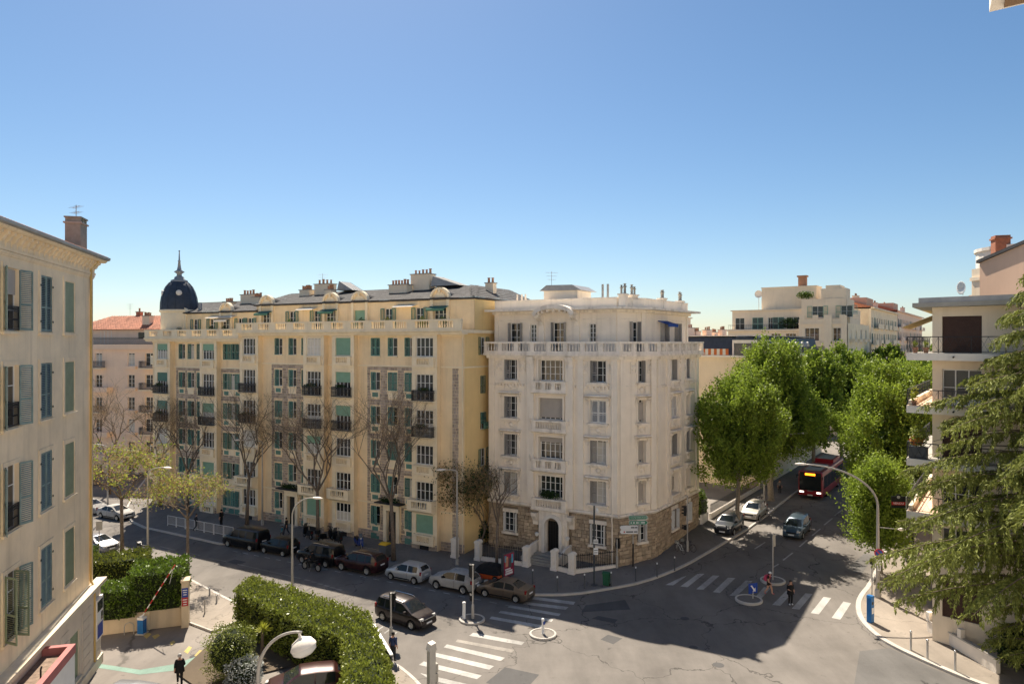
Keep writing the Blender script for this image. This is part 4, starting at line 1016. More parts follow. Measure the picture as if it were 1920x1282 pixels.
ring('parapet', -1.5, -1.05, 22.181, 22.95, ws, 0); ring('parapet_cap', -1.55, -1.0, 22.951, 23.05, wt, 0)
core(TW, [W1.P(.05,-.5), W1.P(L1-.2,-.5), WC.P(LC-.2,-.5), W2.P(L2-.05,-.5), W2.P(L2-.05,-11), W1.P(.05,-13)], 0, 18.1, ws)
core(TW, [W1.P(.05,-1.45), W1.P(L1-.6,-1.5), WC.P(LC-.7,-1.5), W2.P(L2-.05,-1.45), W2.P(L2-.05,-10), W1.P(.05,-12)], 18.1, 22.4, ws, 'top_core')
core(TW, [W1.P(0,0), W1.P(0,-13), W1.P(.04,-13), W1.P(.04,0)], 0, 18.0, ws, 'end_wall'); core(TW, [W2.P(L2-.04,0), W2.P(L2,0), W2.P(L2,-11), W2.P(L2-.04,-11)], 0, 18.0, ws, 'end_wall')
W2e = Fac(tuple(W2.P(L2)[:2]), (-.819, .574), TW)
def flue_pier(F, u, d, z=22.2, h=.95, w=.62, pots=2):
    o = F.put('chimney_pier', MB().box(-w/2,w/2,-.3,.3,0,h).box(-w/2-.08,w/2+.08,-.38,.38,h,h+.12), ws, u, z, d)
    for k in range(pots): new('flue_pot', cached(('fpot',), lambda: MB().lathe([(.11,0),(.14,.05),(.10,.1),(.10,.5),(.16,.55),(.16,.62),(.08,.62),(.08,.75),(.15,.78),(.05,.82)], 9).mesh('fp', True)), M['concrete'], o, (-w/4+k*w/2 if pots > 1 else 0, 0, h+.115), sc=rnd.uniform(.8, 1.1))
for F, u, h in ((W1, 12.7, 1.0), (WC, 2.6, 1.0), (W2, 4.6, .95), (W2, 9.0, .9)): flue_pier(F, u, -1.3, h=h)
W1.put('roof_hut', MB().box(4.6, 8.0, 2.2, 5.2, 22.4, 23.9), ws); W1.put('hut_roof', MB().xz([(4.3,23.9),(8.5,23.85),(7.6,24.35),(5.0,24.4)], 1.9, 5.5), M['zinc'])
for u in (9.9, 10.4): W1.put('metal_flue', MB().tube([(0,0,0),(0,0,2.0)], .11, 8), M['zinc'], u, 22.4, -3.5)
for u in (1.6, 2.1, 2.5): W1.put('vent_pipe', MB().tube([(0,0,0),(0,0,1.3)], .08, 6), M['concrete_white'], u, 22.4, -2.5)
antenna(W1.P(5.3, -2.4, 23.3), 2.4, 'tall television antenna on the roof hut of the white building')
F6[2][0].put('awning', MB().yz([(0,0),(0,.06),(-1.05,-.28),(-1.05,-.52),(-1.02,-.52),(-1.02,-.34)], -1.15, 1.15), M['awning_blue'], 4.0, 21.1)
# arched entrance
def arch_slab(x0, x1, z1, a, zs, y0, y1, n=14):
    b = MB(); pts = [(a*math.cos(PI*k/n), zs+a*math.sin(PI*k/n)) for k in range(n+1)]
    b.xz([(a, 0), (x1, 0), (x1, zs), (a, zs)], y0, y1); b.xz([(x0, 0), (-a, 0), (-a, zs), (x0, zs)], y0, y1)
    for k in range(n):
        p, q = pts[k], pts[k+1]; P2 = (min(x1, max(x0, p[0]*x1/a)), z1) ; Q2 = (min(x1, max(x0, q[0]*x1/a)), z1)
        if k == 0: P2 = (x1, z1); b.xz([p, (x1, zs), (x1, z1), Q2, q], y0, y1)
        elif k == n-1: b.xz([p, P2, (x0, z1), (x0, zs), q], y0, y1)
        else: b.xz([p, P2, Q2, q], y0, y1)
    return b
W1.put('entrance_surround', arch_slab(-1.4, 1.4, 3.75, .68, 2.5, -.35, -.0), wt, 6.8, .62)
ring_b = MB(); 
for k in range(14):
    t0, t1 = PI*k/14, PI*(k+1)/14
    ring_b.xz([(.7*math.cos(t0), 2.5+.7*math.sin(t0)), (.98*math.cos(t0), 2.5+.98*math.sin(t0)), (.98*math.cos(t1), 2.5+.98*math.sin(t1)), (.7*math.cos(t1), 2.5+.7*math.sin(t1))], -.62, -.34)
ring_b.box(-.98,-.7,-.62,-.34,0,2.5).box(.7,.98,-.62,-.34,0,2.5)
W1.put('entrance_arch', ring_b, M['concrete_white'], 6.8, .62)
dr = W1.put('door', box_mesh(-.68, .68, .22, .27, 0, 3.2), M['black_plastic'], 6.8, .6)
for k in range(5): new('door_bar', box_mesh(-.02, .02, .19, .22, .1, 3.0), M['iron'], dr, (-.5+.25*k, 0, 0))
for sx in (-1, 1):
    W1.put('entrance_bracket', MB().yz([(0,0),(0,1.1),(-.75,1.1),(-.7,.8),(-.35,.35),(-.3,0)], -.25, .25), wt, 6.8+sx*1.75, 3.0)
    W1.put('lamp_bowl', MB().lathe([(.001,-.3),(.14,-.2),(.2,0),(.05,.08)], 10), M['white_paint'], 6.8+sx*1.5, 2.3, .5)
    scroll_panel(W1, 6.8+sx*1.75, 3.55, .55, .55, .36)
for k in range(5):
    W1.put('entrance_step', box_mesh(-1.5, 1.5, -1.1-.38*(4-k)-.02, -.0 if k == 4 else -1.1-.38*(3-k), 0, .112), M['concrete'], 6.8, .13+.11*k) if k < 4 else W1.put('entrance_landing', box_mesh(-1.5, 1.5, -1.1, 0, 0, .57), M['concrete'], 6.8, .13)
for sx in (-1, 1): W1.put('stair_wall', MB().yz([(0,0),(0,1.45),(-1.2,1.4),(-3.0,.75),(-3.0,0)], -.1, .1), M['concrete_white'], 6.8+sx*1.62, .13)
# front-garden wall, piers and iron fence (things of their own)
def fence_run(a, b, label, z0=.35, h=1.25):
    a, b = Vector(a), Vector(b); L = (b-a).length; zz = zg(a.x, a.y)+.135
    t = thing('iron_fence', label, 'fence', (a.x, a.y, zz), math.atan2(b.y-a.y, b.x-a.x))
    new('low_wall', MB().box(0, L, -.12, .12, 0, z0), M['concrete_white'], t)
    new('rails', MB().box(0, L, -.02, .02, z0+.1, z0+.14).box(0, L, -.02, .02, z0+h-.2, z0+h-.16), M['iron'], t)
    n = int(L/.16)
    pm = cached(('picket', round(h,2)), lambda: MB().box(-.016,.016,-.012,.012,0,h-.08).box(-.028,.028,-.008,.008,h-.16,h-.08).quad((-.03,0,h-.08),(.03,0,h-.08),(0,0,h)).mesh('picket'))
    for i in range(n): new('picket', pm, M['iron'], t, (L*(i+.5)/n, 0, z0))
    return t
def gate_pier(p, label, h=1.75, w=.5, g='white stone gate piers before the white building'):
    t = thing('gate_pier', label, 'gate pier', (p[0], p[1], zg(p[0], p[1])+.135), W1.a, g)
    new('shaft', MB().box(-w/2-.05,w/2+.05,-w/2-.05,w/2+.05,0,.22).box(-w/2,w/2,-w/2,w/2,.22,h-.25), M['concrete_white'], t)
    new('cap', MB().xz([(-w/2-.04,h-.25),(w/2+.04,h-.25),(w/2+.04,h-.12),(w/4,h),(-w/4,h),(-w/2-.04,h-.12)], -w/2-.04, w/2+.04), M['concrete_white'], t)
    new('sunk_panel', box_mesh(-w/4, w/4, -w/2-.012, -w/2-.001, .5, h-.5), wt, t)
gp1, gp2, gp3, gp4, gp5 = G(897,1051), G(987,1063), G(1040,1070), G(1073,1077), G(853,1046)
gate_pier(gp1, 'white gate pier beside the dark alley, left of the stone base'); gate_pier(gp2, 'white gate pier just left of the entrance steps')
gate_pier(gp3, 'white gate pier just right of the entrance steps'); gate_pier(gp4, 'white gate pier at the left end of the corner fence')
gate_pier(gp5, 'white gate pier on the left of the alley, behind the lamp pole')
fence_run((gp1.x+.3, gp1.y-.15), (gp2.x-.3, gp2.y+.15), 'black picket fence between alley pier and entrance steps')
fence_run((gp3.x+.3, gp3.y-.15), (gp4.x-.3, gp4.y+.15), 'short black fence between the two piers right of the steps')
q = W1.P(12.6, .15); fence_run((gp4.x+.3, gp4.y+.05), (q.x, q.y), 'black picket fence running to the stone corner')
# ---------------------------------------------------------------- modern balcony building on the right
TM = thing('apartment_building', 'modern cream building with long white balcony slabs on the right', 'building', (26.68, 44.69, 0))
MR = Fac((26.68, 44.69), (.707, -.707), TM); e_ = Vector((26.68, 44.69, 0))+D2*14; MS = Fac((e_.x, e_.y), (-D2.x, -D2.y), TM)
lev = [18.50, 15.20, 11.89, 8.58, 5.27, 1.96]
mh = []; 
for i, z in enumerate(lev):
    mh.append((.55, 2.67, z+.02, z+2.3)); mh.append((5.0, 7.0, z+.02, z+2.3))
MR.wall(0, 14, 0, 21.38, mh, M['modern_wall'], .25); MS.wall(0, 14, 0, 21.38, [(3, 5, z+.02, z+2.1) for z in lev]+[(8, 10, z+.02, z+2.1) for z in lev], M['modern_wall'], .25)
core(TM, [MR.P(.3,-.4), MR.P(14,-.4), MR.P(14,-12), MS.P(0,-.4)], 0, 21.38, M['modern_wall'])
def mod_rail(F, L, u, z, d, rz=0.0):
    def f():
        b = MB(); b.box(0, L, -.02, .02, .98, 1.03); b.box(0, L, -.015, .015, .08, .11); n = int(L/.42)
        for i in range(n+1):
            x = L*i/n
            if i % 4 == 0: b.box(x-.018, x+.018, -.018, .018, 0, 1.0)
            if i < n:
                w = L/n
                for k in range(2):
                    b.tube([(x, 0, .11+.43*k), (x+w/2, 0, .11+.43*(k+1)) if k == 0 else (x+w/2, 0, .54), (x+w, 0, .11+.43*k)] if k == 0 else [(x, 0, .98), (x+w/2, 0, .54), (x+w, 0, .98)], .010, 3, False)
        return b.mesh('railing')
    return F.put('railing', cached(('mrail', round(L, 2)), f), M['iron'], u, z, d, rz)
for i, z in enumerate(lev):
    brown = i in (0, 2, 5)
    for a, c, e, g in ((.55, 2.67, z+.02, z+2.3), (5.0, 7.0, z+.02, z+2.3)):
        m_, w = (a+c)/2, c-a
        if brown: MR.put('roller_blind', roller_mesh(w-.02, 2.27, 26), M['brown_blind'], m_, e)
        win(MR, m_, e, w, 2.27, 3, 2, low=.5, pane='glass_light' if i == 1 else 'glass')
    for a in (4, 9): win(MS, a, z+.02, 2, 2.08, 3, 2)
    if i > 3: continue
    # one slab wraps the corner
    O = TM.location; c0 = MR.P(14, 0); c1 = MR.P(14, 1.3); cc = MR.P(0, 0)
    s1 = MS.P(2, 1.1); s0 = MS.P(2, 0)
    cr_ = Vector((24.85, 44.36, 0))
    pl = [c0-O, c1-O, cr_-O, s1-O, s0-O, cc-O]
    pl = [(p.x, p.y) for p in pl]
    if sum(p[0]*q[1]-q[0]*p[1] for p, q in zip(pl, pl[1:]+pl[:1])) < 0: pl = pl[::-1]
    new('balcony_slab', MB().prism(pl, z-.44, z), M['concrete_white'], TM)
    new('balcony_floor', MB().prism([(p[0]*.97+.02, p[1]*.97) for p in pl], z+.001, z+.015), M['floor_tile'] if i in (1, 3) else M['concrete'], TM)
    Ff = Fac(tuple(cr_[:2]), tuple((c1-cr_)[:2]), TM); Lf = (c1-cr_).length
    Fs2 = Fac(tuple(s1[:2]), tuple((cr_-s1)[:2]), TM); Ls = (cr_-s1).length
    mod_rail(Ff, Lf, .03, z+.01, -.06); mod_rail(Fs2, Ls, .03, z+.01, -.06)
    new('drain_spout', MB().tube([(0,0,0),(0,-.18,-.03)], .05, 6), M['black_plastic'], TM, Ff.P(2.6, .05, z-.2)-TM.location, Ff.a)
    if i in (1, 3):
        Fs2.put('side_coping', box_mesh(.2, Ls-.15, .1, .32, 0, .32), M['pale_wall'], 0, z+.016)
    if i == 2:
        Ff.put('planter_box', box_mesh(.1, 1.1, .12, .5, 0, .75), M['pole_dark'], 0, z+.016)
        Ff.put('balcony_shrub', plant_mesh(7, .6, .45, 1.6, 900, .14), M['leaf_hedge'], .6, z+.6, -.4); Ff.put('balcony_flowers', plant_mesh(8, .5, .4, .7, 200, .12), M['flower'], .5, z+.75, -.35, kind='stuff')
    if i == 0:
        for u in (.4, 1.0): 
            o = Ff.put('flower_pot', MB().lathe([(.12,0),(.16,.3),(.18,.3),(.18,.35)], 10), M['terracotta'], u, z+.016, -.4); new('pot_plant', plant_mesh(3, .2, .2, .5, 80, .12), M['leaf_hedge'], o, (0,0,.3))
    if i == 1:
        o = Ff.put('flower_pot', MB().lathe([(.12,0),(.18,.3)], 10), M['terracotta'], .35, z+.016, -.3)
        new('pot_plant', plant_mesh(4, .22, .22, 1.0, 90, .2), M['yucca'], o, (0,0,.25))
O = TM.location
rc = [MR.P(14.6, 1.3)-O, Vector((25.3, 44.5, 0))-O, MS.P(-.5, .9)-O, MS.P(-.5,-12)-O, MR.P(14.6,-12)-O]
rp = [(p.x, p.y) for p in rc]
if sum(p[0]*q[1]-q[0]*p[1] for p, q in zip(rp, rp[1:]+rp[:1])) < 0: rp = rp[::-1]
new('roof_slab', MB().prism(rp, 21.38, 21.65), M['concrete'], TM); new('roof_flashing', MB().prism([(p[0]*.96+.4, p[1]*.96+.1) for p in rp], 21.651, 21.98), M['zinc'], TM)
MS.put('roof_awning', MB().yz([(0,0),(0,.05),(-2.2,-.9),(-2.2,-.95)], 3, 9), M['awning_tan'], 0, 21.15)
sg = thing('estate_sign', 'black and red board lettered VENDU fixed to the balcony corner', 'sign', cr_+Vector((-.05, .0, 8.75)), math.radians(-8))
new('board', MB().xz([(-.86,0),(0,0),(0,.74),(-.28,.74),(-.34,.86),(-.52,.86),(-.58,.74),(-.86,.74)], -.03, .0), M['black_plastic'], sg)
new('red_band', box_mesh(-.84, -.02, -.036, -.031, .18, .38), M['sign_red'], sg)
new('lettering', text_mesh('VENDU', .19), M['sign_white'], sg, (-.43, -.04, .28)); new('emblem', MB().lathe([(.001,-.036),(.10,-.036),(.10,-.031)], 14, -.43, .68, axis='y'), M['pole_grey'], sg)
new('bracket', box_mesh(-.02, .06, -.05, .05, -.04, .72), M['steel'], sg)

# ---------------------------------------------------------------- buildings further off
def simple_building(label, F_pts, h, wallm, name='apartment_building'):
    th = thing(name, label, 'building', (F_pts[0][0], F_pts[0][1], 0)); fs = []
    for a, b in zip(F_pts[:-1], F_pts[1:]): fs.append((Fac(a, (b[0]-a[0], b[1]-a[1]), th), math.hypot(b[0]-a[0], b[1]-a[1])))
    return th, fs
# tall pink gable behind the modern building
p0, p1 = at(1837, 600, 58), at(1990, 600, 50)
TP, fs = simple_building('brown-pink gable with a sloping roof edge behind the modern building', [(p0.x, p0.y), (p1.x, p1.y)], 26, None)
FP, LP = fs[0]
z0, z1 = EYE+148*58/FPX, EYE+205*52/FPX
FP.put('wall', MB().xz([(0,0),(LP,0),(LP,z1),(0,z0)], 0, 9), M['brown_pink']); FP.put('roof_edge', MB().xz([(-.15,z0-.02),(LP,z1-.02),(LP,z1+.22),(-.15,z0+.22)], -.2, 9.2), M['slate'])
FP.put('chimney', MB().box(-1.2,-.25,.2,1.4,19,25.3).box(-1.3,-.15,.1,1.5,24.3,24.6).lathe([(.25,25.3),(.25,25.9)], 8, -.6, .8), M['pale_wall'])
FP.put('stair_wall', MB().box(-2.6, -.02, .3, 3, 15, 22.9).box(-1.6, -.02, .25, 3, 22.9, 23.15), M['pink_wall'])
ds = thing('satellite_dish', 'white satellite dish beside the pink gable chimney', 'satellite dish', FP.P(-1.5, .35, 23.15), FP.a)
new('dish', MB().lathe([(.001,-.02),(.3,-.06),(.55,-.18),(.56,-.17),(.3,-.03),(.001,.0)], 16, 0, .62, axis='y').mesh('dish', True), M['white_paint'], ds); new('arm', MB().tube([(0,0,0),(0,.05,.62),(0,-.45,.55)], .03, 5), M['steel'], ds)
q0 = at(1870, 440, 62)
TQ, fs = simple_building('white rounded rooftop storey with brick chimney at far right', [(q0.x, q0.y), (q0.x+8, q0.y-2)], 20, None)
FQ = fs[0][0]; FQ.put('round_wall', MB().lathe([(4,0),(4,27.6),(4.15,27.6),(4.15,27.9),(.01,28.0)], 28, 4.0, 4.2), M['concrete_white']); FQ.put('brick_chimney', MB().box(.3,1.5,1.2,2.2,26,28.75).box(.2,1.6,1.1,2.3,28.4,28.55), M['tile']); win(FQ, 3.0, 26.6, 1.2, 1.2, d=.15)
# slate-roofed building along the side street
a0 = (29.9, 85.0); aL = (a0[0]-.819*24, a0[1]+.574*24); aR = (a0[0]+.574*35, a0[1]+.819*35)
TA, fs = simple_building('cream building with a dark blue slate mansard behind the lime trees', [aL, a0, aR], 18, None)
(FA1, LA1), (FA2, LA2) = fs
FA1.wall(0, LA1, 0, 17.3, [hole(LA1-11.5, z, .8, 1.0) for z in (15, 11.5, 8)]+[hole(LA1-4, z, 1.1, 1.6) for z in (11, 7.5, 4)], M['pale_wall'])
for z in (15, 11.5, 8): win(FA1, LA1-11.5, z, .8, 1.0, 1, 1)
for z in (11, 7.5, 4): win(FA1, LA1-4, z, 1.1, 1.6)
hs = [hole(2.5+3.1*k, z, 1.2, 1.9) for k in range(10) for z in (14.0, 10.7, 7.4, 4.1)]
FA2.wall(0, LA2, 0, 17.3, hs, M['pale_wall'])
for h in hs: win(FA2, (h[0]+h[1])/2, h[2], 1.2, 1.9)
core(TA, [FA1.P(0,-.4), FA1.P(LA1-.4,-.4), FA2.P(LA2,-.4), FA2.P(LA2,-20)], 0, 17.3, M['pale_wall'])
FA1.put('deck', box_mesh(0, LA1+.6, -.6, 1.2, 0, .22), M['concrete_white'], 0, 17.31); FA2.put('deck', box_mesh(-.6, LA2, -.6, 1.2, 0, .22), M['concrete_white'], 0, 17.3)
FA1.put('mansard', MB().yz([(.5,17.5),(1.1,19.75),(3,19.9),(3,17.5)], 0, LA1-.45), M['slate_blue']); FA2.put('mansard', MB().yz([(.5,17.5),(1.1,19.75),(3,19.9),(3,17.5)], .5, LA2), M['slate_blue'])
FA1.put('roof_edge', box_mesh(0, LA1-.8, .95, 3.1, 0, .1), M['concrete_white'], 0, 19.92); FA2.put('roof_edge', box_mesh(1.0, LA2, .95, 14, 0, .1), M['zinc'], 0, 19.93)
for k in range(7):
    o = FA2.put('dormer', MB().box(-.6,.6,-.05,.9,0,1.15).lathe([(.001,-.05),(.6,-.05),(.6,.7)], 14, 0, 1.1, axis='y'), M['concrete_white'], 5.2+3.6*k, 17.55, -.3)
    new('pane', box_mesh(-.38, .38, -.07, -.056, .1, 1.45), M['glass'], o)
o = FA1.put('loggia_frame', MB().box(-2.2,2.2,-.1,.1,1.5,1.75).box(-2.2,-2.0,-.1,.1,0,1.5).box(2.0,2.2,-.1,.1,0,1.5).box(-2.2,2.2,-.1,1.0,1.75,1.9), M['concrete_white'], LA1-1.2, 17.55, -.4); new('pane', box_mesh(-2, 2, .05, .09, 0, 1.5), M['glass'], o)
for k in range(34): FA1.put('awning_stripe', box_mesh(0, .36, -.6, -.56, -.0, .75), M['awning_orange' if k % 2 else 'awning_white'], LA1-16+.365*k, 17.6)
FA2.put('railing', rail_mesh(LA2-1, .95, .05, .25), M['iron'], LA2/2, 17.53, .5)
# deco building with roof terraces
b0 = (45.0, 146.6); b1 = (63.7, 133.5)
TB, fs = simple_building('cream deco building with penthouse and green shutters above the lime trees', [b0, b1, (b1[0]+D2.x*26, b1[1]+D2.y*26)], 24, None)
(FB1, LB1), (FB2, LB2) = fs
ut = fat(FB1, 1500, 600)[0]
hs = [hole(fat(FB1, px, 640)[0], z, 1.9, 2.3) for px in (1455, 1483) for z in (18.6, 14.8, 11)]
FB1.wall(0, ut, 0, 21.4, hs, M['pale_wall'])
for h in hs: win(FB1, (h[0]+h[1])/2, h[2], 1.9, 2.3, 3, 2)
FB1.put('stone_panel', block_mb(stone_blocks(FB1, ut-1.9, ut-.1, 8, 20.4, [], .9, .42, .05, 7)), M['grey_stone'], kind='stuff')
hs2 = [hole(ut+q, z, w, 2.5) for q, w in ((2.4, 2.6), (7.2, 2.0), (9.6, 2.0)) for z in (19.4, 15.5, 11.6, 7.7)]; hs2 = [h for h in hs2 if h[1] < LB1-.2]
FB1.wall(ut, LB1, 0, 23.6, hs2, M['pale_wall'], name='tower_wall', d=.9)
for h in hs2:
    win(FB1, (h[0]+h[1])/2, h[2], h[1]-h[0], 2.5, 3, 2, d=.9); FB1.put('sill', box_mesh(h[0]-.2, h[1]+.2, -.2, 0, -.2, 0), M['pale_wall'], 0, h[2], .9)
FB1.put('tower_pier', MB().box(ut+4.6,ut+6.0,-.25,0,0,24.4).box(ut,ut+.4,-.05,0.9,0,23.6).box(LB1-1.0,LB1,-.15,0,0,24.2), M['pale_wall'], d=.9)
for z in (22.6, 18.8, 14.9, 11.0):
    FB1.put('string_course', box_mesh(ut-.05, LB1+.1, -.22, 0, 0, .22), M['pale_wall'], 0, z, .9); FB1.put('string_course', box_mesh(0, ut, -.15, 0, 0, .2), M['pale_wall'], 0, z-1.0)
for h in hs2:
    if h[2] < 18: FB1.put('balcony_rail', rail_mesh(h[1]-h[0]+.6, .9, .5, .2), M['iron'], (h[0]+h[1])/2, h[2]-.1, .9)
for k in range(5): FB1.put('parapet_block', box_mesh(-.5, .5, -.05, .3, 0, .8), M['pale_wall'], ut+.6+k*2.4, 23.6, .9)
hs3 = [hole(3+6*k, z, 1.8, 2.3) for k in range(4) for z in (19.4, 15.5, 11.6, 7.7)]
FB2.wall(0, LB2, 0, 22.8, hs3, M['yellow_trim'])
for h in hs3: win(FB2, (h[0]+h[1])/2, h[2], 1.8, 2.3, 3, 2); FB2.put('balcony', box_mesh(h[0]-.5, h[1]+.5, -1.0, 0, -.15, .5), M['pale_wall'], 0, h[2]-.1)
core(TB, [FB1.P(0,-.4), FB1.P(LB1,-.4), FB2.P(LB2,-.4), FB1.P(0,-25)], 0, 21.4, M['pale_wall'])
FB1.put('terrace_slab', box_mesh(-.3, ut, -.5, 3, 0, .3), M['pale_wall'], 0, 21.41); FB1.put('terrace_rail', rail_mesh(ut-.4, 1.0, .05, .4), M['iron'], ut/2, 21.72, .4)
ph = [hole(fat(FB1, px, 600)[0]*1.0, 21.8, w, 2.4) for px, w in ((1382, 1.9), (1416, 2.2), (1440, .9), (1455, 2.2), (1483, 2.6))]
FB1.wall(.3, ut, 21.7, 25.6, ph, M['pale_wall'], name='penthouse_wall', d=-1.8)
for k, h in enumerate(ph):
    if k in (1, 3): pair(FB1, (h[0]+h[1])/2, h[2], h[1]-h[0], 2.4, M['green_pale'], d=-1.8, n=12)
    win(FB1, (h[0]+h[1])/2, h[2], h[1]-h[0], 2.4, 2, 2, d=-1.8)
core(TB, [FB1.P(.3,-2.2), FB1.P(LB1,-2.2), FB1.P(LB1,-14), FB1.P(.3,-14)], 21.4, 25.6, M['pale_wall'], 'penthouse')
FB1.put('roof_slab', box_mesh(0, ut+.3, 1.5, 14, 0, .2), M['pale_wall'], 0, 25.61)
phx = [hole(ut+q, 24.0, w, 2.2) for q, w in ((3.0, 2.0), (8.2, 2.0))]
FB1.wall(ut, LB1-.5, 23.6, 27.6, phx, M['pale_wall'], name='upper_wall', d=-1.2)
for h in phx: win(FB1, (h[0]+h[1])/2, h[2], 2.0, 2.2, 2, 2, d=-1.2); [leaf(FB1, (h[0] if s < 0 else h[1]), h[2], .9, 2.2, M['green_pale'], s, 3.0, d=-1.17, n=12) for s in (-1, 1)]
core(TB, [FB1.P(ut,-1.6), FB1.P(LB1-.5,-1.6), FB1.P(LB1-.5,-10), FB1.P(ut,-10)], 23.6, 27.6, M['pale_wall'], 'upper_core')
FB1.put('top_block', MB().box(ut+3.6, LB1-.6, 1.4, 6, 27.6, 29.6).box(ut+4.4, LB1-1.6, 1.5, 6, 29.6, 30.2), M['pale_wall']); FB1.put('lift_house', MB().box(ut-8.5, ut+2.2, 4, 9, 25.8, 30.3).box(ut-8.6, ut+2.3, 3.9, 9.1, 30.3, 30.5), M['pale_wall'])
FB1.put('roof_chimney', MB().box(ut-1.5, ut+.0, 5, 6.2, 30.5, 32.4).box(ut-1.7, ut+.2, 4.8, 6.4, 32.4, 32.7), M['terracotta'])
FB1.put('terrace_plants', plant_mesh(6, 1.8, .6, 1.6, 700, .3), M['leaf_ivy'], ut+.5, 27.7, -2.0); FB1.put('terrace_plants', plant_mesh(5, 2.0, .6, 2.4, 600, .35), M['leaf_dark'], fat(FB1, 1476, 600)[0], 21.7, -.6)
ds = thing('satellite_dish', 'round satellite dish on the flat roof of the deco building', 'satellite dish', FB1.P(ut-9.2, -4.5, 25.8), FB1.a)
new('mast', MB().tube([(0,0,0),(0,0,3.2)], .06, 5), M['steel'], ds); new('dish', MB().lathe([(.001,-.05),(.5,-.1),(.8,-.25),(.5,-.05),(.001,0)], 14, 0, 3.4, axis='y'), M['concrete_white'], ds)
# low pinkish roofs between the white building and the deco building
r0 = at(1300, 620, 105); r1 = at(1440, 620, 118)
TR, fs = simple_building('low pink rooftops with small chimneys behind the slate mansard', [(r0.x, r0.y), (r1.x, r1.y)], 18, None)
FR, LR = fs[0]; FR.wall(0, LR, 0, 20.2, [hole(3, 17.8, 1, 1.2), hole(7.5, 17.8, 1, 1.2)], M['pink_wall']); win(FR, 3, 17.8, 1, 1.2); win(FR, 7.5, 17.8, 1, 1.2)
core(TR, [FR.P(0,-.4), FR.P(LR,-.4), FR.P(LR,-9), FR.P(0,-9)], 0, 20.1, M['pink_wall'])
for k, (u, h, w) in enumerate(((1.0,1.2,1.6),(3.4,.7,1.2),(5.6,.9,1.4),(8.0,.6,1.0),(9.6,1.0,1.2))): chimney(FR, u, -1.5-.4*(k % 2), 20.1, 20.1+h, w, .8, M['pink_wall'], 3)
FR.put('roof_hut', MB().box(.2, 3.4, 3, 6, 20.1, 22.8).box(0, 3.6, 2.8, 6.2, 22.8, 23.0), M['pale_wall'])
# the rest of the side street, on its left
def row_building(label, v0, v1, h, wallm, seed, roofm):
    r = random.Random(seed); o = Vector((9.9, 58.5, 0))+D2*v0+Vector((.819, -.574, 0))*1.2; L = v1-v0; e2 = o+D2*L
    th, fs = simple_building(label, [(o.x-.819*12, o.y+.574*12), (o.x, o.y), (e2.x, e2.y)], h, None); (Fe, Le), (F, _) = fs
    n = int(L/3.7); hs = [hole(2+3.7*k, z, 1.7, 2.3) for k in range(n) for z in np.arange(h-4.2, 3, -3.6)]
    F.wall(0, L, 0, h, hs, wallm)
    for q in hs:
        win(F, (q[0]+q[1])/2, q[2], 1.7, 2.3, 2, 2)
        if r.random() < .6: F.put('balcony', MB().box(q[0]-1.2,q[1]+1.2,-1.1,0,-.2,0).box(q[0]-1.2,q[1]+1.2,-1.1,-1.0,0,.9), wallm, 0, q[2]-.05)
        if r.random() < .4: pair(F, (q[0]+q[1])/2, q[2], 1.7, 2.3, M['green_shut'], n=10)
    Fe.put('gable_wall', MB().box(0, Le, 0, .1, 0, h), wallm)
    core(th, [F.P(0,-.4), F.P(L,-.4), F.P(L,-12), F.P(0,-12)], 0, h, wallm)
    F.put('cornice', box_mesh(-.3, L, -.7, 0, 0, .3), wallm, 0, h)
    if roofm: F.put('roof', MB().yz([(-.6,h+.3),(5,h+2.0),(12,h+.3)], -.3, L), M[roofm])
    for k in range(3): chimney(F, 6+k*L/3.2, -4, h+.6, h+r.uniform(2.4, 3.2), 2.2, 1.2, M['terracotta' if k == 1 else 'pale_wall'], 3)
    F.put('attic_store', MB().box(4, 14, 1.5, 6, h+.3, h+2.7), M['brown_pink'])
row_building('yellowish balcony building next to the deco one along the street', 119, 165, 26.6, M['yellow_trim'], 2, 'tile')
row_building('pinkish building farthest along the side street', 166, 235, 27.5, M['pink_wall'], 4, 'tile')
# pink building at the far left
k0 = at(120, 900, 104); k1 = at(320, 900, 100)
TK, fs = simple_building('pink building with red tiled hip roof at far left', [(k0.x, k0.y), (k1.x, k1.y)], 20, None); FK, LK = fs[0]
ru = lambda px: fat(FK, px, 640)[0]
hk = []; ty = []
for j, y in enumerate((672, 712.5, 754.5, 795.5, 838, 880)):
    for px, w in ((185, 1.15), (246, 1.15), (281, 1.5)):
        t, z = fat(FK, px, y); hk.append(hole(t, z-1.0, w, 1.85)); ty.append((j, px))
FK.wall(0, LK, 0, 18.1, hk, M['pink_wall'])
for h, (j, px) in zip(hk, ty):
    u = (h[0]+h[1])/2; win(FK, u, h[2], h[1]-h[0], 1.85, 2, 3, curtain=rnd.choice([0, .9]))
    if px == 246: FK.put('sill_box', box_mesh(-1.0, 1.0, -.4, 0, -.42, -.02), M['pink_wall'], u, h[2])
    elif px == 281 or j in (0, 2): 
        FK.put('balcony_slab', box_mesh(-1.2, 1.2, -.9, 0, -.45, -.25), M['pale_wall'], u, h[2]); FK.put('balcony_rail', rail_mesh(2.3, .95, .85, .14), M['iron'], u, h[2]-.25)
    else: FK.put('balcony_slab', box_mesh(-2.4, 2.4, -1.1, 0, -.6, .1), M['pink_wall'], u, h[2])
FK.put('attic_wall', MB().box(0, LK, 1.6, 1.8, 18.1, 21.0), M['pink_wall']); FK.put('terrace_slab', box_mesh(-.2, LK, -.4, 1.8, 0, .75), M['pink_wall'], 0, 18.11)
FK.put('terrace_rail', rail_mesh(LK, .95, .05, .16), M['iron'], LK/2, 18.87, .25)
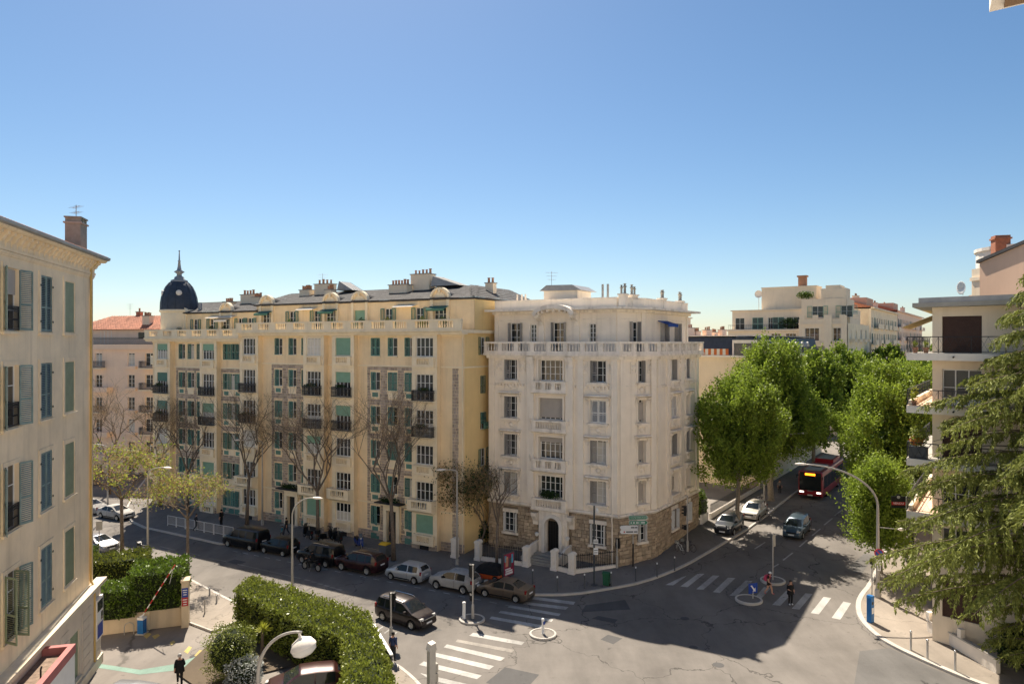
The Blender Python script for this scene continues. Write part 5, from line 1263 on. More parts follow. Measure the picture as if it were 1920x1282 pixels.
w_ = FK.put('attic_window', box_mesh(-.5, .5, -.03, 0, 0, .9), M['glass'], ru(250), 19.7, -1.59)
win(FK, ru(183), 18.9, 1.9, 2.0, 3, 2, d=-1.45)
core(TK, [FK.P(0,-.4), FK.P(LK,-.4), FK.P(LK,-12), FK.P(0,-12)], 0, 18.1, M['pink_wall']); core(TK, [FK.P(0,-1.85), FK.P(LK,-1.85), FK.P(LK,-12), FK.P(0,-12)], 18.1, 21.0, M['pink_wall'], 'attic_core')
tile_roof(FK, -.4, LK+.4, -1.0, 21.0, -6.0, 23.2, M['tile'], .42, .5, hip0=3.5, hip1=6, wave=.07)
FK.put('roof_underlay', MB().yz([(1.0,20.98),(6.0,23.1),(11,21)], 3, LK-4), M['tile'])
chimney(FK, ru(249), -3.0, 21.3, 23.0, 1.2, .9, M['pale_wall'], 4); chimney(FK, ru(200), -6.5, 22.6, 23.8, .7, .7, M['tile'], 1)
antenna(FK.P(ru(186), -6, 22.9), 2.2, 'thin antenna above the red tiled roof at far left')
# corner of the balcony over the photographer
TO = thing('apartment_building', 'beige balcony soffit corner at the top right edge of the view', 'building', (7, -6, 0))
c = Vector((3.39, 5.0, 21.52)); a = Vector((.79, -.6, 0)); b = Vector((-.51, -.86, 0)); O = TO.location
pl = [c, c+b*3.6, c+b*3.6+a*7, c+a*7]; pl = [(p.x-O.x, p.y-O.y) for p in pl]
if sum(p[0]*q[1]-q[0]*p[1] for p, q in zip(pl, pl[1:]+pl[:1])) < 0: pl = pl[::-1]
new('balcony_slab', MB().prism(pl, 21.54, 21.8), M['concrete_white'], TO)
cx, cy = sum(p[0] for p in pl)/4, sum(p[1] for p in pl)/4
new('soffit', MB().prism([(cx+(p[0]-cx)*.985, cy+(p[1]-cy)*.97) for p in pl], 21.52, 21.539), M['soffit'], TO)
new('wall', MB().box(-21, 50, -8, 4.7, 0, 27), M['own_bounce_wall'], TO)  # unseen building front behind the camera, enlarged to bounce sunlight onto the facades
# ---------------------------------------------------------------- trees, hedges, shrubs
def shoots_mesh(base, dirs, r, K=9, L=.7, size=.24, spread=.14, name='crown'):
    n = len(base); t = (np.arange(K)+.5)/K
    P = base[:, None, :]+dirs[:, None, :]*(L*r.uniform(.6, 1.3, (n, 1, 1)))*t[None, :, None]+r.normal(scale=spread, size=(n, K, 3))*(1.15-t[None, :, None]*.7)
    up = np.repeat(dirs[:, None, :], K, 1).reshape(-1, 3)*.8
    return leaf_mesh(P.reshape(-1, 3), r, size, up, name, .72)
def lime_meshes(seed, rx, z0, z1, trunk_r, lobes=30, shoots=1900, size=.25):
    """broad-leaved street tree: crown between z0 and z1, radius rx; returns (trunk mesh, crown mesh)"""
    r = np.random.RandomState(seed); pr = random.Random(seed); h = z1-z0; cz = z0+h*.47
    b = MB(); k0 = z0+h*.12
    b.tube([(0,0,-.15),(0,0,.25),(pr.uniform(-.1,.1),pr.uniform(-.1,.1),z0*.5),(pr.uniform(-.15,.15),pr.uniform(-.15,.15),k0)], [trunk_r*1.5,trunk_r*1.12,trunk_r,trunk_r*.85], 9)
    C = []
    for i in range(lobes):
        a = 2*PI*(i*.618)+pr.uniform(-.3,.3); u = (i+.5)/lobes; zz = z0+h*(.10+.86*u)
        prof = math.sin(PI*min(1, .10+.80*u)**.82)**.8
        rr = rx*prof*pr.uniform(.42, .86); C.append((rr*math.cos(a), rr*math.sin(a), zz, rx*pr.uniform(.18, .38)*(1.0 if u < .8 else .72)))
    for i, c in enumerate(C):
        if i % 2 == 0:
            m = (c[0]*.4, c[1]*.4, k0+(c[2]-k0)*.55); b.tube([(0,0,k0-.3), m, (c[0]*.9,c[1]*.9,c[2])], [trunk_r*.5,trunk_r*.28,.03], 5, False)
    C = np.array(C); nc = int(shoots*.075); idx = r.randint(0, len(C), nc); d = r.normal(size=(nc, 3)); d /= np.linalg.norm(d, axis=1)[:, None]
    out = C[idx, :3]-np.array([0, 0, cz]); out /= np.linalg.norm(out, axis=1)[:, None]+.01
    d = d+out*.55+np.array([0, 0, .25]); d /= np.linalg.norm(d, axis=1)[:, None]
    cl = C[idx, :3]+d*(C[idx, 3]*r.uniform(.35, 1.2, nc)**.8)[:, None]      # clumps, then shoots within each clump
    per = 15; base = np.repeat(cl, per, 0)+r.normal(scale=(.27, .27, .30), size=(nc*per, 3))
    dirs = np.repeat(d*.5+np.array([0, 0, .8]), per, 0)+r.normal(scale=.16, size=(nc*per, 3)); dirs /= np.linalg.norm(dirs, axis=1)[:, None]
    A = shoots_mesh(base, dirs, r, 9, 1.45, size*1.2, .10)
    n2 = shoots*2; i2 = r.randint(0, len(C), n2); d2 = r.normal(size=(n2, 3)); d2 /= np.linalg.norm(d2, axis=1)[:, None]
    P2 = (C[i2, :3]-np.array([0, 0, cz]))*r.uniform(.35, .95, (n2, 1))+np.array([0, 0, cz])+d2*(C[i2, 3]*r.uniform(.1, .8, n2))[:, None]
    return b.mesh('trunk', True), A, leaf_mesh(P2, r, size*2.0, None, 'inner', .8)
def tree(name, label, loc, tm, cm, barkm, leafm, rz=0.0, sc=1.0, group=None):
    t = thing(name, label, 'tree', loc, rz, group, sc); new('trunk', tm, barkm, t); new('crown', cm, leafm, t); return t
GRP = 'lime green trees along the side street'
def lime(label, px, py, Y, seed, rx, z0, z1, tr=.2, **kw):
    x = (px-960)*Y/FPX; g = zg(x, Y)+.1; tm, cm, im = cached(('lime', seed, rx, z0, z1), lambda: lime_meshes(seed, rx, z0, z1, tr, **kw))
    t = tree('street_tree', label, (x, Y, g), tm, cm, M['bark_pale'], M['leaf_lime'], seed*1.3, 1.0, GRP); new('inner_foliage', im, M['leaf_ivy'], t); return t  # inner leaves take a darker green, painting shade inside the crown
lime('lime green street tree with trunk between the black SUV and silver hatchback', 1384, 0, 67.6, 1, 4.1, 4.0, 13.6, .2, lobes=38, shoots=4200, size=.18)
lime('tallest lime green street tree, standing left of the red bus', 1446, 0, 79.0, 2, 5.0, 3.8, 16.8, .32, lobes=46, shoots=5200, size=.19)
lime('lime green tree behind the bus, left side of the street', 1525, 0, 93.0, 3, 4.6, 3.5, 15.4, .25, shoots=1700, size=.28)
lime('lime green tree crown below the deco building tower', 1578, 0, 108.0, 4, 4.8, 3.5, 15.6, .25, shoots=1700, size=.3)
lime('darker distant tree crown before the yellowish balcony building', 1664, 0, 150.0, 5, 5.4, 4.0, 15.6, .25, shoots=1500, size=.38)
lime('big lime green tree on the right side of the street, above the small one', 1684, 0, 70.0, 6, 5.3, 2.6, 14.6, .28, lobes=46, shoots=5200, size=.18)
lime('lime green tree touching the left ends of the modern balconies', 1762, 0, 104.0, 7, 5.0, 3.5, 15.2, .25, shoots=1500, size=.3)
lime('lime green tree half hidden behind the big right-hand tree', 1728, 0, 88.0, 8, 4.8, 3.5, 14.4, .25, shoots=1500, size=.28)
lime('distant lime green tree closing the street on its left side', 1600, 0, 124.0, 10, 4.8, 2.5, 14.5, .25, shoots=1200, size=.36)
lime('distant lime green tree closing the street on its right side', 1745, 0, 128.0, 11, 5.5, 2.2, 14.0, .25, shoots=1200, size=.36)
lime('far tree at the very end of the street above the bus roof', 1690, 0, 175.0, 12, 6.5, 2.0, 13.5, .3, shoots=1200, size=.45)
lime('smallest leafy tree, at the right corner behind the curved lamp', 1652, 0, 55.8, 9, 2.5, 1.7, 7.9, .12, lobes=26, shoots=2600, size=.15)

def bare_meshes(seed, H, spread, levels=5, trunkH=.42, twigs=5, flat=0.0):
    pr = random.Random(seed); b = MB(); tips = []
    def grow(p, d, L, r, lv):
        d = d.normalized(); n = 3; pts = [p]; q = p.copy(); dd = d.copy()
        for _ in range(n):
            dd = (dd+Vector((pr.uniform(-.16,.16), pr.uniform(-.16,.16), pr.uniform(-.05,.12)))).normalized(); q = q+dd*L/n; pts.append(q.copy())
        b.tube(pts, [r*(1-.38*k/n) for k in range(n+1)], 7 if r > .07 else (5 if r > .03 else 3), False)
        r2 = r*.62
        if lv == 0:
            for _ in range(twigs):
                t = pts[pr.randrange(1, n+1)]; e = (dd+Vector((pr.uniform(-.9,.9), pr.uniform(-.9,.9), pr.uniform(-.5,.6)))).normalized()*pr.uniform(.3, .75)
                b.tube([t, t+e*.5+Vector((0,0,.03)), t+e], [.008,.006,.003], 3, False); tips.append(t+e*pr.uniform(.3, 1.1))
            return
        for k in range(3 if lv > 1 else 2 if pr.random() < .5 else 3):
            a = pr.uniform(0, 2*PI); side = Vector((math.cos(a), math.sin(a), 0)); s = pr.uniform(.45, .95)*spread
            nd = dd+side*s; nd.z = nd.z*(1-flat)+.05
            grow(pts[-1] if k < 2 else pts[-2], nd, L*pr.uniform(.66, .86), r2*pr.uniform(.8, 1.1), lv-1)
    h0 = H*trunkH; lean = Vector((pr.uniform(-.3,.3), pr.uniform(-.3,.3), h0))
    b.tube([(0,0,-.15),(lean.x*.2,lean.y*.2,h0*.4),(lean.x,lean.y,h0)], [H*.0165,H*.0125,H*.0105], 9)
    L0 = (H-h0)*.36
    for k in range(4):
        a = 2*PI*k/4+pr.uniform(-.4,.4); grow(lean.copy(), Vector((math.cos(a)*.55*spread, math.sin(a)*.55*spread, 1-flat*.5)), L0*pr.uniform(.8, 1.1), H*.0074, levels-2)
    return b.mesh('branches', True), np.array([tuple(t) for t in tips])
def leaf_at(tips, seed, n, size, jit):
    r = np.random.RandomState(seed); P = tips[r.randint(0, len(tips), n)]+r.normal(scale=jit, size=(n, 3)); return leaf_mesh(P, r, size, None, 'foliage', .5)
bt = [bare_meshes(21, 14.2, .9, 6, .36, 3), bare_meshes(34, 14.2, 1.0, 6, .33, 3)]
bl_ = [leaf_at(bt[0][1], 1, 6500, .07, .28), leaf_at(bt[1][1], 2, 6500, .07, .28)]
for k, (px, py, v, sc, rz, lab) in enumerate(((738,1052,0,1.0,.3,'bare street tree nearest the white building in front of the yellow facade'),(596,1012,1,.98,2.0,'bare street tree beside the scooters, middle of the yellow facade'),
        (463,984,0,.95,4.1,'bare street tree behind the black van'),(352,962,1,.92,1.0,'bare street tree before the domed building, behind the white railings'),(300,950,0,.86,5.2,'bare tree at the left end of the domed building'),
        (205,925,1,.95,3.0,'bare tree in front of the pink building at far left'))):
    p = G(px, py); t = thing('bare_tree', lab, 'tree', (p.x, p.y, .1), rz, 'leafless street trees on the far pavement', sc)
    new('trunk', bt[v][0], M['bark'], t); new('crown', bl_[v], M['dry_leaf'], t)
sm = bare_meshes(47, 10.0, .75, 4, .40, 5); p = G(931, 1074)
t = thing('bare_tree', 'thin leafless tree growing in front of the white building beside the poster', 'tree', (p.x, p.y, .1), 2.6); new('trunk', sm[0], M['bark'], t); new('crown', leaf_at(sm[1], 5, 250, .09, .1), M['dry_leaf'], t)
al = bare_meshes(52, 8.0, .75, 5, .22, 7)
p = Vector((-2.9, 64.8, 0)); t = thing('alley_tree', 'brownish bushy tree filling the dark alley between yellow and white buildings', 'tree', (p.x, p.y, .1), .5); new('trunk', al[0], M['bark'], t); new('crown', leaf_at(al[1], 6, 8000, .17, .4), M['dry_leaf'], t); new('green_leaves', leaf_at(al[1], 9, 6500, .18, .45), M['leaf_dark'], t)
yt = bare_meshes(61, 8.6, 1.15, 5, .48, 6, .45)
for px, Y, sc, rz, lab in ((352,57.2,1.14,.4,'small spreading tree with yellow-green new leaves by the ivy wall'),(229,59.5,1.4,2.2,'spring tree with sparse yellow leaves left of the tall lamp post')):
    t = thing('spring_tree', lab, 'tree', ((px-960)*Y/FPX, Y, .1), rz, 'young trees with yellow-green leaves', sc)
    new('trunk', yt[0], M['bark'], t); new('crown', leaf_at(yt[1], 7, 2100, .16, .2), M['leaf_yellow'], t); new('dry_pods', leaf_at(yt[1], 8, 3800, .11, .28), M['dry_leaf'], t)

# cedar at the right edge
def cedar(loc, H, prof, seed, label, clip=None):
    pr = random.Random(seed); t = thing('cedar_tree', label, 'tree', loc); b = MB(); b.tube([(0,0,-.2),(.05,0,H*.4),(.1,.05,H*.8),(.1,.05,H)], [.5,.38,.16,.04], 9)
    V = []; r = np.random.RandomState(seed)
    z = prof[0][0]
    while z < H-.4:
        Lz = np.interp(z, [q[0] for q in prof], [q[1] for q in prof])
        for k in range(9):
            a = 2*PI*(k+pr.uniform(-.4,.4))/9+z*1.7; L = Lz*pr.uniform(.72, 1.06); d = Vector((math.cos(a), math.sin(a), 0)); s = Vector((-d.y, d.x, 0)); zz = z+pr.uniform(-.12,.12)
            pts = []
            for q in range(8):
                u = q/7; pts.append(Vector((.05,.03,zz))+d*L*u+s*.5*math.sin(u*2.2+k)*u+Vector((0,0,L*(.16*u-.30*u*u))))
            b.tube(pts, [.05*(1-q/8)+.008 for q in range(8)], 5, False)
            if clip and clip(pts[-1]+Vector(loc)): continue
            n2 = int(L*4.6)
            for i in range(n2):
                u = .16+.84*i/n2; f = u*7; q = min(6, int(f)); p = pts[q].lerp(pts[q+1], f-q); sg = 1 if i % 2 else -1
                l2 = (.3+1.35*math.sin(PI*min(.97, u*.8+.12)))*pr.uniform(.6, 1.1); e = (s*sg*pr.uniform(.55, 1)+d*pr.uniform(.3, .9)).normalized()
                m = max(8, int(l2*19))
                for j in range(m):
                    w = (j+.5)/m; c = p+e*l2*w+Vector((0,0,-.62*l2*w*w+.06))
                    for _ in range(3): V.append((c.x+pr.gauss(0,.03), c.y+pr.gauss(0,.03), c.z-abs(pr.gauss(0,.13)), e.x*.5, e.y*.5, -.35-1.2*w))
        z += 1.15
    V = np.array(V); P = V[:, :3]; d = V[:, 3:]/np.linalg.norm(V[:, 3:], axis=1)[:, None]; d = d+r.normal(scale=.42, size=d.shape); d /= np.linalg.norm(d, axis=1)[:, None]
    c = np.cross(d, r.normal(size=d.shape)); c /= np.linalg.norm(c, axis=1)[:, None]; s = r.uniform(.15, .33, (len(P), 1))
    Q = np.empty((len(P), 4, 3)); Q[:, 0] = P; Q[:, 1] = P+d*s*.5+c*.034; Q[:, 2] = P+d*s; Q[:, 3] = P+d*s*.5-c*.034
    new('trunk', b.mesh('trunk', True), M['bark'], t); new('needles', quads_mesh(Q.reshape(-1, 3)), M['cedar'], t)
cedar((30.2, 38.0, .13), 26.0, [(2.5,3.6),(5.2,4.4),(6.0,9.0),(7.6,10.4),(10.6,9.0),(13.1,7.9),(16.2,7.2),(17.6,6.4),(18.8,3.4),(22,2.7),(26,.3)], 5, 'big drooping cedar in front of the modern building at right', lambda p: (p-Vector((26.68,44.69,0))).dot(Vector((-.707,-.707,0))) < 1.9)

# hedges: a dark core clothed in leaves
def hedge_part(name, poly, z0, z1, dens, size, leafm, parent, seed=1, bulge=.16, zf=None, inset=.12):
    r = np.random.RandomState(seed); n = len(poly)
    if sum(p[0]*q[1]-q[0]*p[1] for p, q in zip(poly, poly[1:]+poly[:1])) < 0: poly = poly[::-1]
    P = []; N = []
    for a, b in zip(poly, poly[1:]+poly[:1]):
        L = math.hypot(b[0]-a[0], b[1]-a[1]); k = int(L*(z1-z0)*dens); t = r.uniform(0, 1, k); z = r.uniform(z0, z1, k)
        nx, ny = (b[1]-a[1])/L, -(b[0]-a[0])/L
        P.append(np.stack([a[0]+(b[0]-a[0])*t+nx*0, a[1]+(b[1]-a[1])*t, z], 1)); N.append(np.tile([nx, ny, .15], (k, 1)))
    xs = [p[0] for p in poly]; ys = [p[1] for p in poly]; A = (max(xs)-min(xs))*(max(ys)-min(ys)); k = int(A*dens*1.25)
    x = r.uniform(min(xs), max(xs), k); y = r.uniform(min(ys), max(ys), k); inside = np.zeros(k, bool)
    for (x0, y0), (x1, y1) in zip(poly, poly[1:]+poly[:1]):
        c = ((y0 > y) != (y1 > y)); xi = (x1-x0)*(y-y0)/(y1-y0+1e-12)+x0; inside ^= c & (x < xi)
    P.append(np.stack([x[inside], y[inside], np.full(inside.sum(), z1)], 1)); N.append(np.tile([0, 0, 1.0], (inside.sum(), 1)))
    P = np.concatenate(P); N = np.concatenate(N)
    ph = np.sin(P[:, 0]*2.1+seed)*np.sin(P[:, 1]*2.6+1)*.5+np.sin(P[:, 0]*5.3)*np.sin(P[:, 1]*4.7+P[:, 2]*4.1)*.5
    sp = np.where(r.uniform(0, 1, len(P)) < .10, r.uniform(.05, .32, len(P)), 0)*(.5+.5*np.sin(P[:, 0]*7.1)*np.sin(P[:, 1]*6.3+P[:, 2]*5))
    P = P+N*((ph*bulge)+r.uniform(-.20, .07, len(P))+sp)[:, None]+np.array([0, 0, 1.0])*(sp*.6)[:, None]
    if zf: P[:, 2] *= zf(P[:, 0], P[:, 1])
    up = N*.7+np.array([0, 0, .35])
    o = new(name, leaf_mesh(P, r, size, up, 'leaves', .55), leafm, parent)
    cx, cy = sum(xs)/n, sum(ys)/n
    cp = []
    for i in range(n):
        a, b, c = poly[i-1], poly[i], poly[(i+1) % n]
        e1 = Vector((b[0]-a[0], b[1]-a[1])).normalized(); e2 = Vector((c[0]-b[0], c[1]-b[1])).normalized(); m = Vector((-(e1.y+e2.y), e1.x+e2.x)); m = m.normalized()*inset*2 if m.length > .1 else Vector((0,0))
        cp.append((b[0]+m.x, b[1]+m.y))
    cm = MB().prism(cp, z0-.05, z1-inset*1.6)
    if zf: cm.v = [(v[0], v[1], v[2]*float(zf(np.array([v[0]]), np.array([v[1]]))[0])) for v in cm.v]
    new('dark_core', cm, M['leaf_core'], parent); return o
H1 = [(-18.4,49.8),(-13.6,46.4),(-8.8,43.0),(-7.1,38.5),(-5.6,34),(-4.6,29),(-6.9,29),(-8.1,34),(-9.4,39.2),(-12.7,41.7),(-18.6,46.9)]
hd = thing('hedge', 'long bright clipped hedge curving between car park and street', 'hedge')
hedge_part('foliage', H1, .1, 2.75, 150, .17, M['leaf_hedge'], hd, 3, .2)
for k, (p, r_, h, m, sz, n, lab) in enumerate(((G(432,1272),1.4,3.1,'leaf_hedge',.10,6500,'round dense shrub at the left end of the long hedge'),(G(458,1290),1.0,1.7,'leaf_silver',.14,1700,'silvery shrub in front of the round one'))):
    rr = np.random.RandomState(k+5); q = rr.normal(size=(n, 3)); q /= np.linalg.norm(q, axis=1)[:, None]; ph = (np.abs(q)**4).sum(1)**(-.25)*.88*(1+.15*np.sin(q[:, 0]*5)*np.sin(q[:, 1]*4+q[:, 2]*6)+.08*np.sin(q[:, 0]*11+q[:, 2]*9))
    q *= (ph*rr.uniform(.78, 1.03, n))[:, None]; q[:, 0] *= r_; q[:, 1] *= r_; q[:, 2] = q[:, 2]*h/2+h/2
    t = thing('shrub', lab, 'shrub', (p.x, p.y, .08)); new('foliage', leaf_mesh(q, rr, sz, None, 'leaves', .5), M[m], t); new('dark_core', MB().sphere((0,0,h/2), r_*.78, 12, 8, h/2/r_).mesh('core', True), M['leaf_core'], t)
p = at(491, 1180, 42.6); t = thing('yucca', 'yellow-green spiky yucca in the dark gap of the hedge', 'plant', (p.x, p.y, .1)); new('stem', MB().tube([(0,0,0),(.05,0,p.z-.1)], .09, 7), M['bark'], t)
yb = MB(); pr = random.Random(4)
for k in range(70):
    a, e = pr.uniform(0, 2*PI), pr.uniform(-.3, 1.3); L = pr.uniform(.45, .7); d = Vector((math.cos(a)*math.cos(e), math.sin(a)*math.cos(e), math.sin(e))); s = Vector((-math.sin(a), math.cos(a), 0))*.03; c = Vector((.05,0,p.z-.1)); yb.quad(c-s, c+d*L*.5-s*1.2+Vector((0,0,.03)), c+d*L, c+d*L*.5+s*1.2)
new('leaf_rosette', yb, M['yucca'], t)
# ivy-grown wall with gate pillar, left of the car park entrance
wa, wb_ = Vector((-27.5, 45.9, 0)), Vector((-22.35, 47.75, 0)); wd = (wb_-wa).normalized(); wn_ = Vector((-wd.y, wd.x, 0)); wang = math.atan2(wd.y, wd.x); WL = (wb_-wa).length
gw = thing('garden_wall', 'low cream garden wall under the ivy, ending in a tall pillar', 'wall', wa, wang)
new('wall', MB().box(0, WL, -.0, .25, 0, 2.0).box(3.1, 3.5, -.12, 0, 0, 1.75), M['wall_plain'], gw)
pil = new('pillar', MB().box(WL-.02, WL+.42, -.5, .3, 0, 3.05).box(WL-.08, WL+.48, -.56, .36, 3.05, 3.18), M['wall_plain'], gw)
s1 = tag(new('sign_plate', box_mesh(-.19, .19, -.02, 0, .0, .62), M['sign_blue'], None, wa+wd*(WL+.2)+wn_*(-.505)+Vector((0,0,2.05)), wang), 'dark blue notice plate on the pillar, above the red one', 'sign')
s2 = tag(new('sign_plate', box_mesh(-.19, .19, -.02, 0, .0, .58), M['sign_red'], None, wa+wd*(WL+.2)+wn_*(-.505)+Vector((0,0,1.46)), wang), 'red notice plate on the pillar, below the blue one', 'sign')
for s_, ys in ((s1, (.48, .34, .18)), (s2, (.44, .28, .12))):
    for k, y in enumerate(ys): new('lettering', box_mesh(-.14+.02*k, .14-.02*k, -.026, -.021, y-.03, y+.03), M['sign_white'], s_)
iv = thing('ivy', 'dense dark green ivy mass spilling over the garden wall', 'ivy')
def wp(u, d): q = wa+wd*u+wn_*d; return (q.x, q.y)
hedge_part('foliage', [wp(-.8,-.3), wp(2.6,-.35), wp(2.6,2.4), wp(-.8,1.0)], 1.05, 3.0, 170, .17, M['leaf_ivy'], iv, 11, .22)
hedge_part('foliage', [wp(2.4,-.4), wp(5.45,-.35), wp(5.6,3.2), wp(2.2,3.4)], 1.35, 3.85, 170, .17, M['leaf_ivy'], iv, 12, .25)
hb = thing('hedge', 'clipped garden hedge block behind the ivy wall', 'hedge')
hedge_part('foliage', [(-32.2,50.2),(-27.2,52.6),(-28.3,55.2),(-33.2,52.6)], .1, 3.2, 120, .16, M['leaf_hedge'], hb, 14, .15)
hb = thing('hedge', 'dark garden hedge beside the corner of the cream building', 'hedge')
hedge_part('foliage', [(-37,54.5),(-33.4,56),(-34,58),(-38,57)], .1, 2.6, 100, .16, M['leaf_ivy'], hb, 15, .15)
# climber on the garden fence right of the white building
p = W2.P(L2+1.3, -.5); cl = thing('climbing_shrub', 'bright green climber on the fence right of the white building', 'shrub', (p.x, p.y, zg(p.x, p.y)+.13)); new('foliage', plant_mesh(21, 1.0, 1.0, 3.4, 2600, .2), M['leaf_ivy'], cl); new('dark_core', MB().sphere((0,0,1.6), .65, 10, 7, 2.2), M['leaf_core'], cl)
a = W2.P(L2+.2, .25); b = W2.P(L2+1.9, .25); fence_run((a.x, a.y), (b.x, b.y), 'iron fence with stone base between white building and climber', .9, 1.5)
a = W2.P(L2+2.4, .4); b = W2.P(L2+20, .4); fence_run((a.x, a.y), (b.x, b.y), 'long low wall with railing beside the parked silver hatchback', .55, 1.0)
# garden wall under the cedar
a, b = G(1738, 1185), G(1868, 1266); t = thing('garden_wall', 'pale low garden wall under the cedar beside the right-hand pavement', 'wall', (a.x, a.y, .12), math.atan2(b.y-a.y, b.x-a.x)); Lw = (b-a).length
new('wall', MB().box(0, Lw, 0, .25, 0, .9), M['concrete_white'], t); new('coping', MB().box(-.05, Lw, -.05, .3, .9, .98), M['kerb'], t); [new('post', MB().box(-.15,.15,-.03,.28,.98,1.5), M['concrete_white'], t, (q, 0, 0)) for q in (.1, Lw*.5)]
for k, (x, y, r_, h) in enumerate(((29.6,41.4,1.3,2.6),(31.6,39.6,1.6,3.2),(30.2,36.0,1.5,2.4),(33.2,36.4,1.8,3.4),(29.6,33.4,1.4,2.2),(32.4,32.2,1.7,2.8))):  # dark shrubs added to fill the leafy, shaded garden behind the wall
    t = thing('shrub', ('dark garden shrub at the foot of the modern building, left one','dark shrub beside the cedar trunk','dark shrub behind the pale garden wall','tall dark shrub right of the cedar trunk','low dark shrub at the bottom right corner','dark shrub farthest right under the cedar')[k], 'shrub', (x, y, .12), k, 'dark shrubs under the cedar'); new('foliage', plant_mesh(40+k, r_, r_, h, 2200, .2), M['leaf_dark'], t); new('dark_core', MB().sphere((0,0,h*.45), r_*.6, 9, 6, h*.6/r_), M['leaf_core'], t)
for k, (x, y, h) in enumerate(((-3.1,66.2,2.6),(-1.4,69.5,3.4))):  # added bushes whose dark green stands in for the alley's shade
    t = thing('shrub', ('dark bush at the mouth of the alley between yellow and white buildings','taller dark bush deep inside the alley')[k], 'shrub', (x, y, .13)); new('foliage', plant_mesh(60+k, 1.1, 1.1, h, 1800, .18), M['leaf_dark'], t); new('dark_core', MB().sphere((0,0,h*.45), .6, 9, 6, h*.6), M['leaf_core'], t)
# ---------------------------------------------------------------- vehicles
def paintm(name, col, metal=.25): return mat('paint_'+name, col, .32, .03, 3, metal=metal, spec=.4, coat=.35)
mat('tail_red', (.22,.008,.01), .25, .05, 5, spec=.5, coat=.5); mat('head_clear', (.62,.62,.60), .15, .05, 5, spec=.6, coat=.8); mat('rim', (.50,.50,.49), .35, .05, 5, metal=.8)
mat('led_orange', (1.0,.22,.01), .5, .02, 3, emit=2.2); mat('bus_head', (1.0,.93,.75), .3, .02, 3, emit=1.6)
def wheel_mesh(R, w, spokes):
    t = MB().lathe([(R*.66,-w/2),(R*.93,-w/2),(R,-w*.3),(R,w*.3),(R*.93,w/2),(R*.66,w/2),(R*.62,0),(R*.66,-w/2)], 20, axis='y').mesh('tyre', True)
    r = MB().lathe([(.001,-w*.42),(R*.16,-w*.44),(R*.2,-w*.30),(R*.5,-w*.26),(R*.6,-w*.42),(R*.67,-w*.46),(R*.67,-w*.30),(.001,-w*.1)], 20, axis='y')
    for k in range(spokes):
        a = 2*PI*k/spokes; c, s = math.cos(a), math.sin(a); p = lambda u, v: (u*c-v*s, u*s+v*c)
        q = [p(R*.12,-R*.07), p(R*.64,-R*.05), p(R*.64,R*.05), p(R*.12,R*.07)]; r.xz(q, -w*.46, -w*.30)
    return t, r.mesh('rim')
def put_wheel(t, x, y, R, w, spokes=5, spin=0.3, rimm='rim'):
    a, b = cached(('wh', R, w, spokes), lambda: wheel_mesh(R, w, spokes))
    o = new('wheel', None, None, t, (x, y, R)); s = 0.0 if y < 0 else PI
    o2 = new('tyre', a, M['rubber'], o, (0,0,0), s); new('rim', b, M[rimm], o, (0,0,0), s)
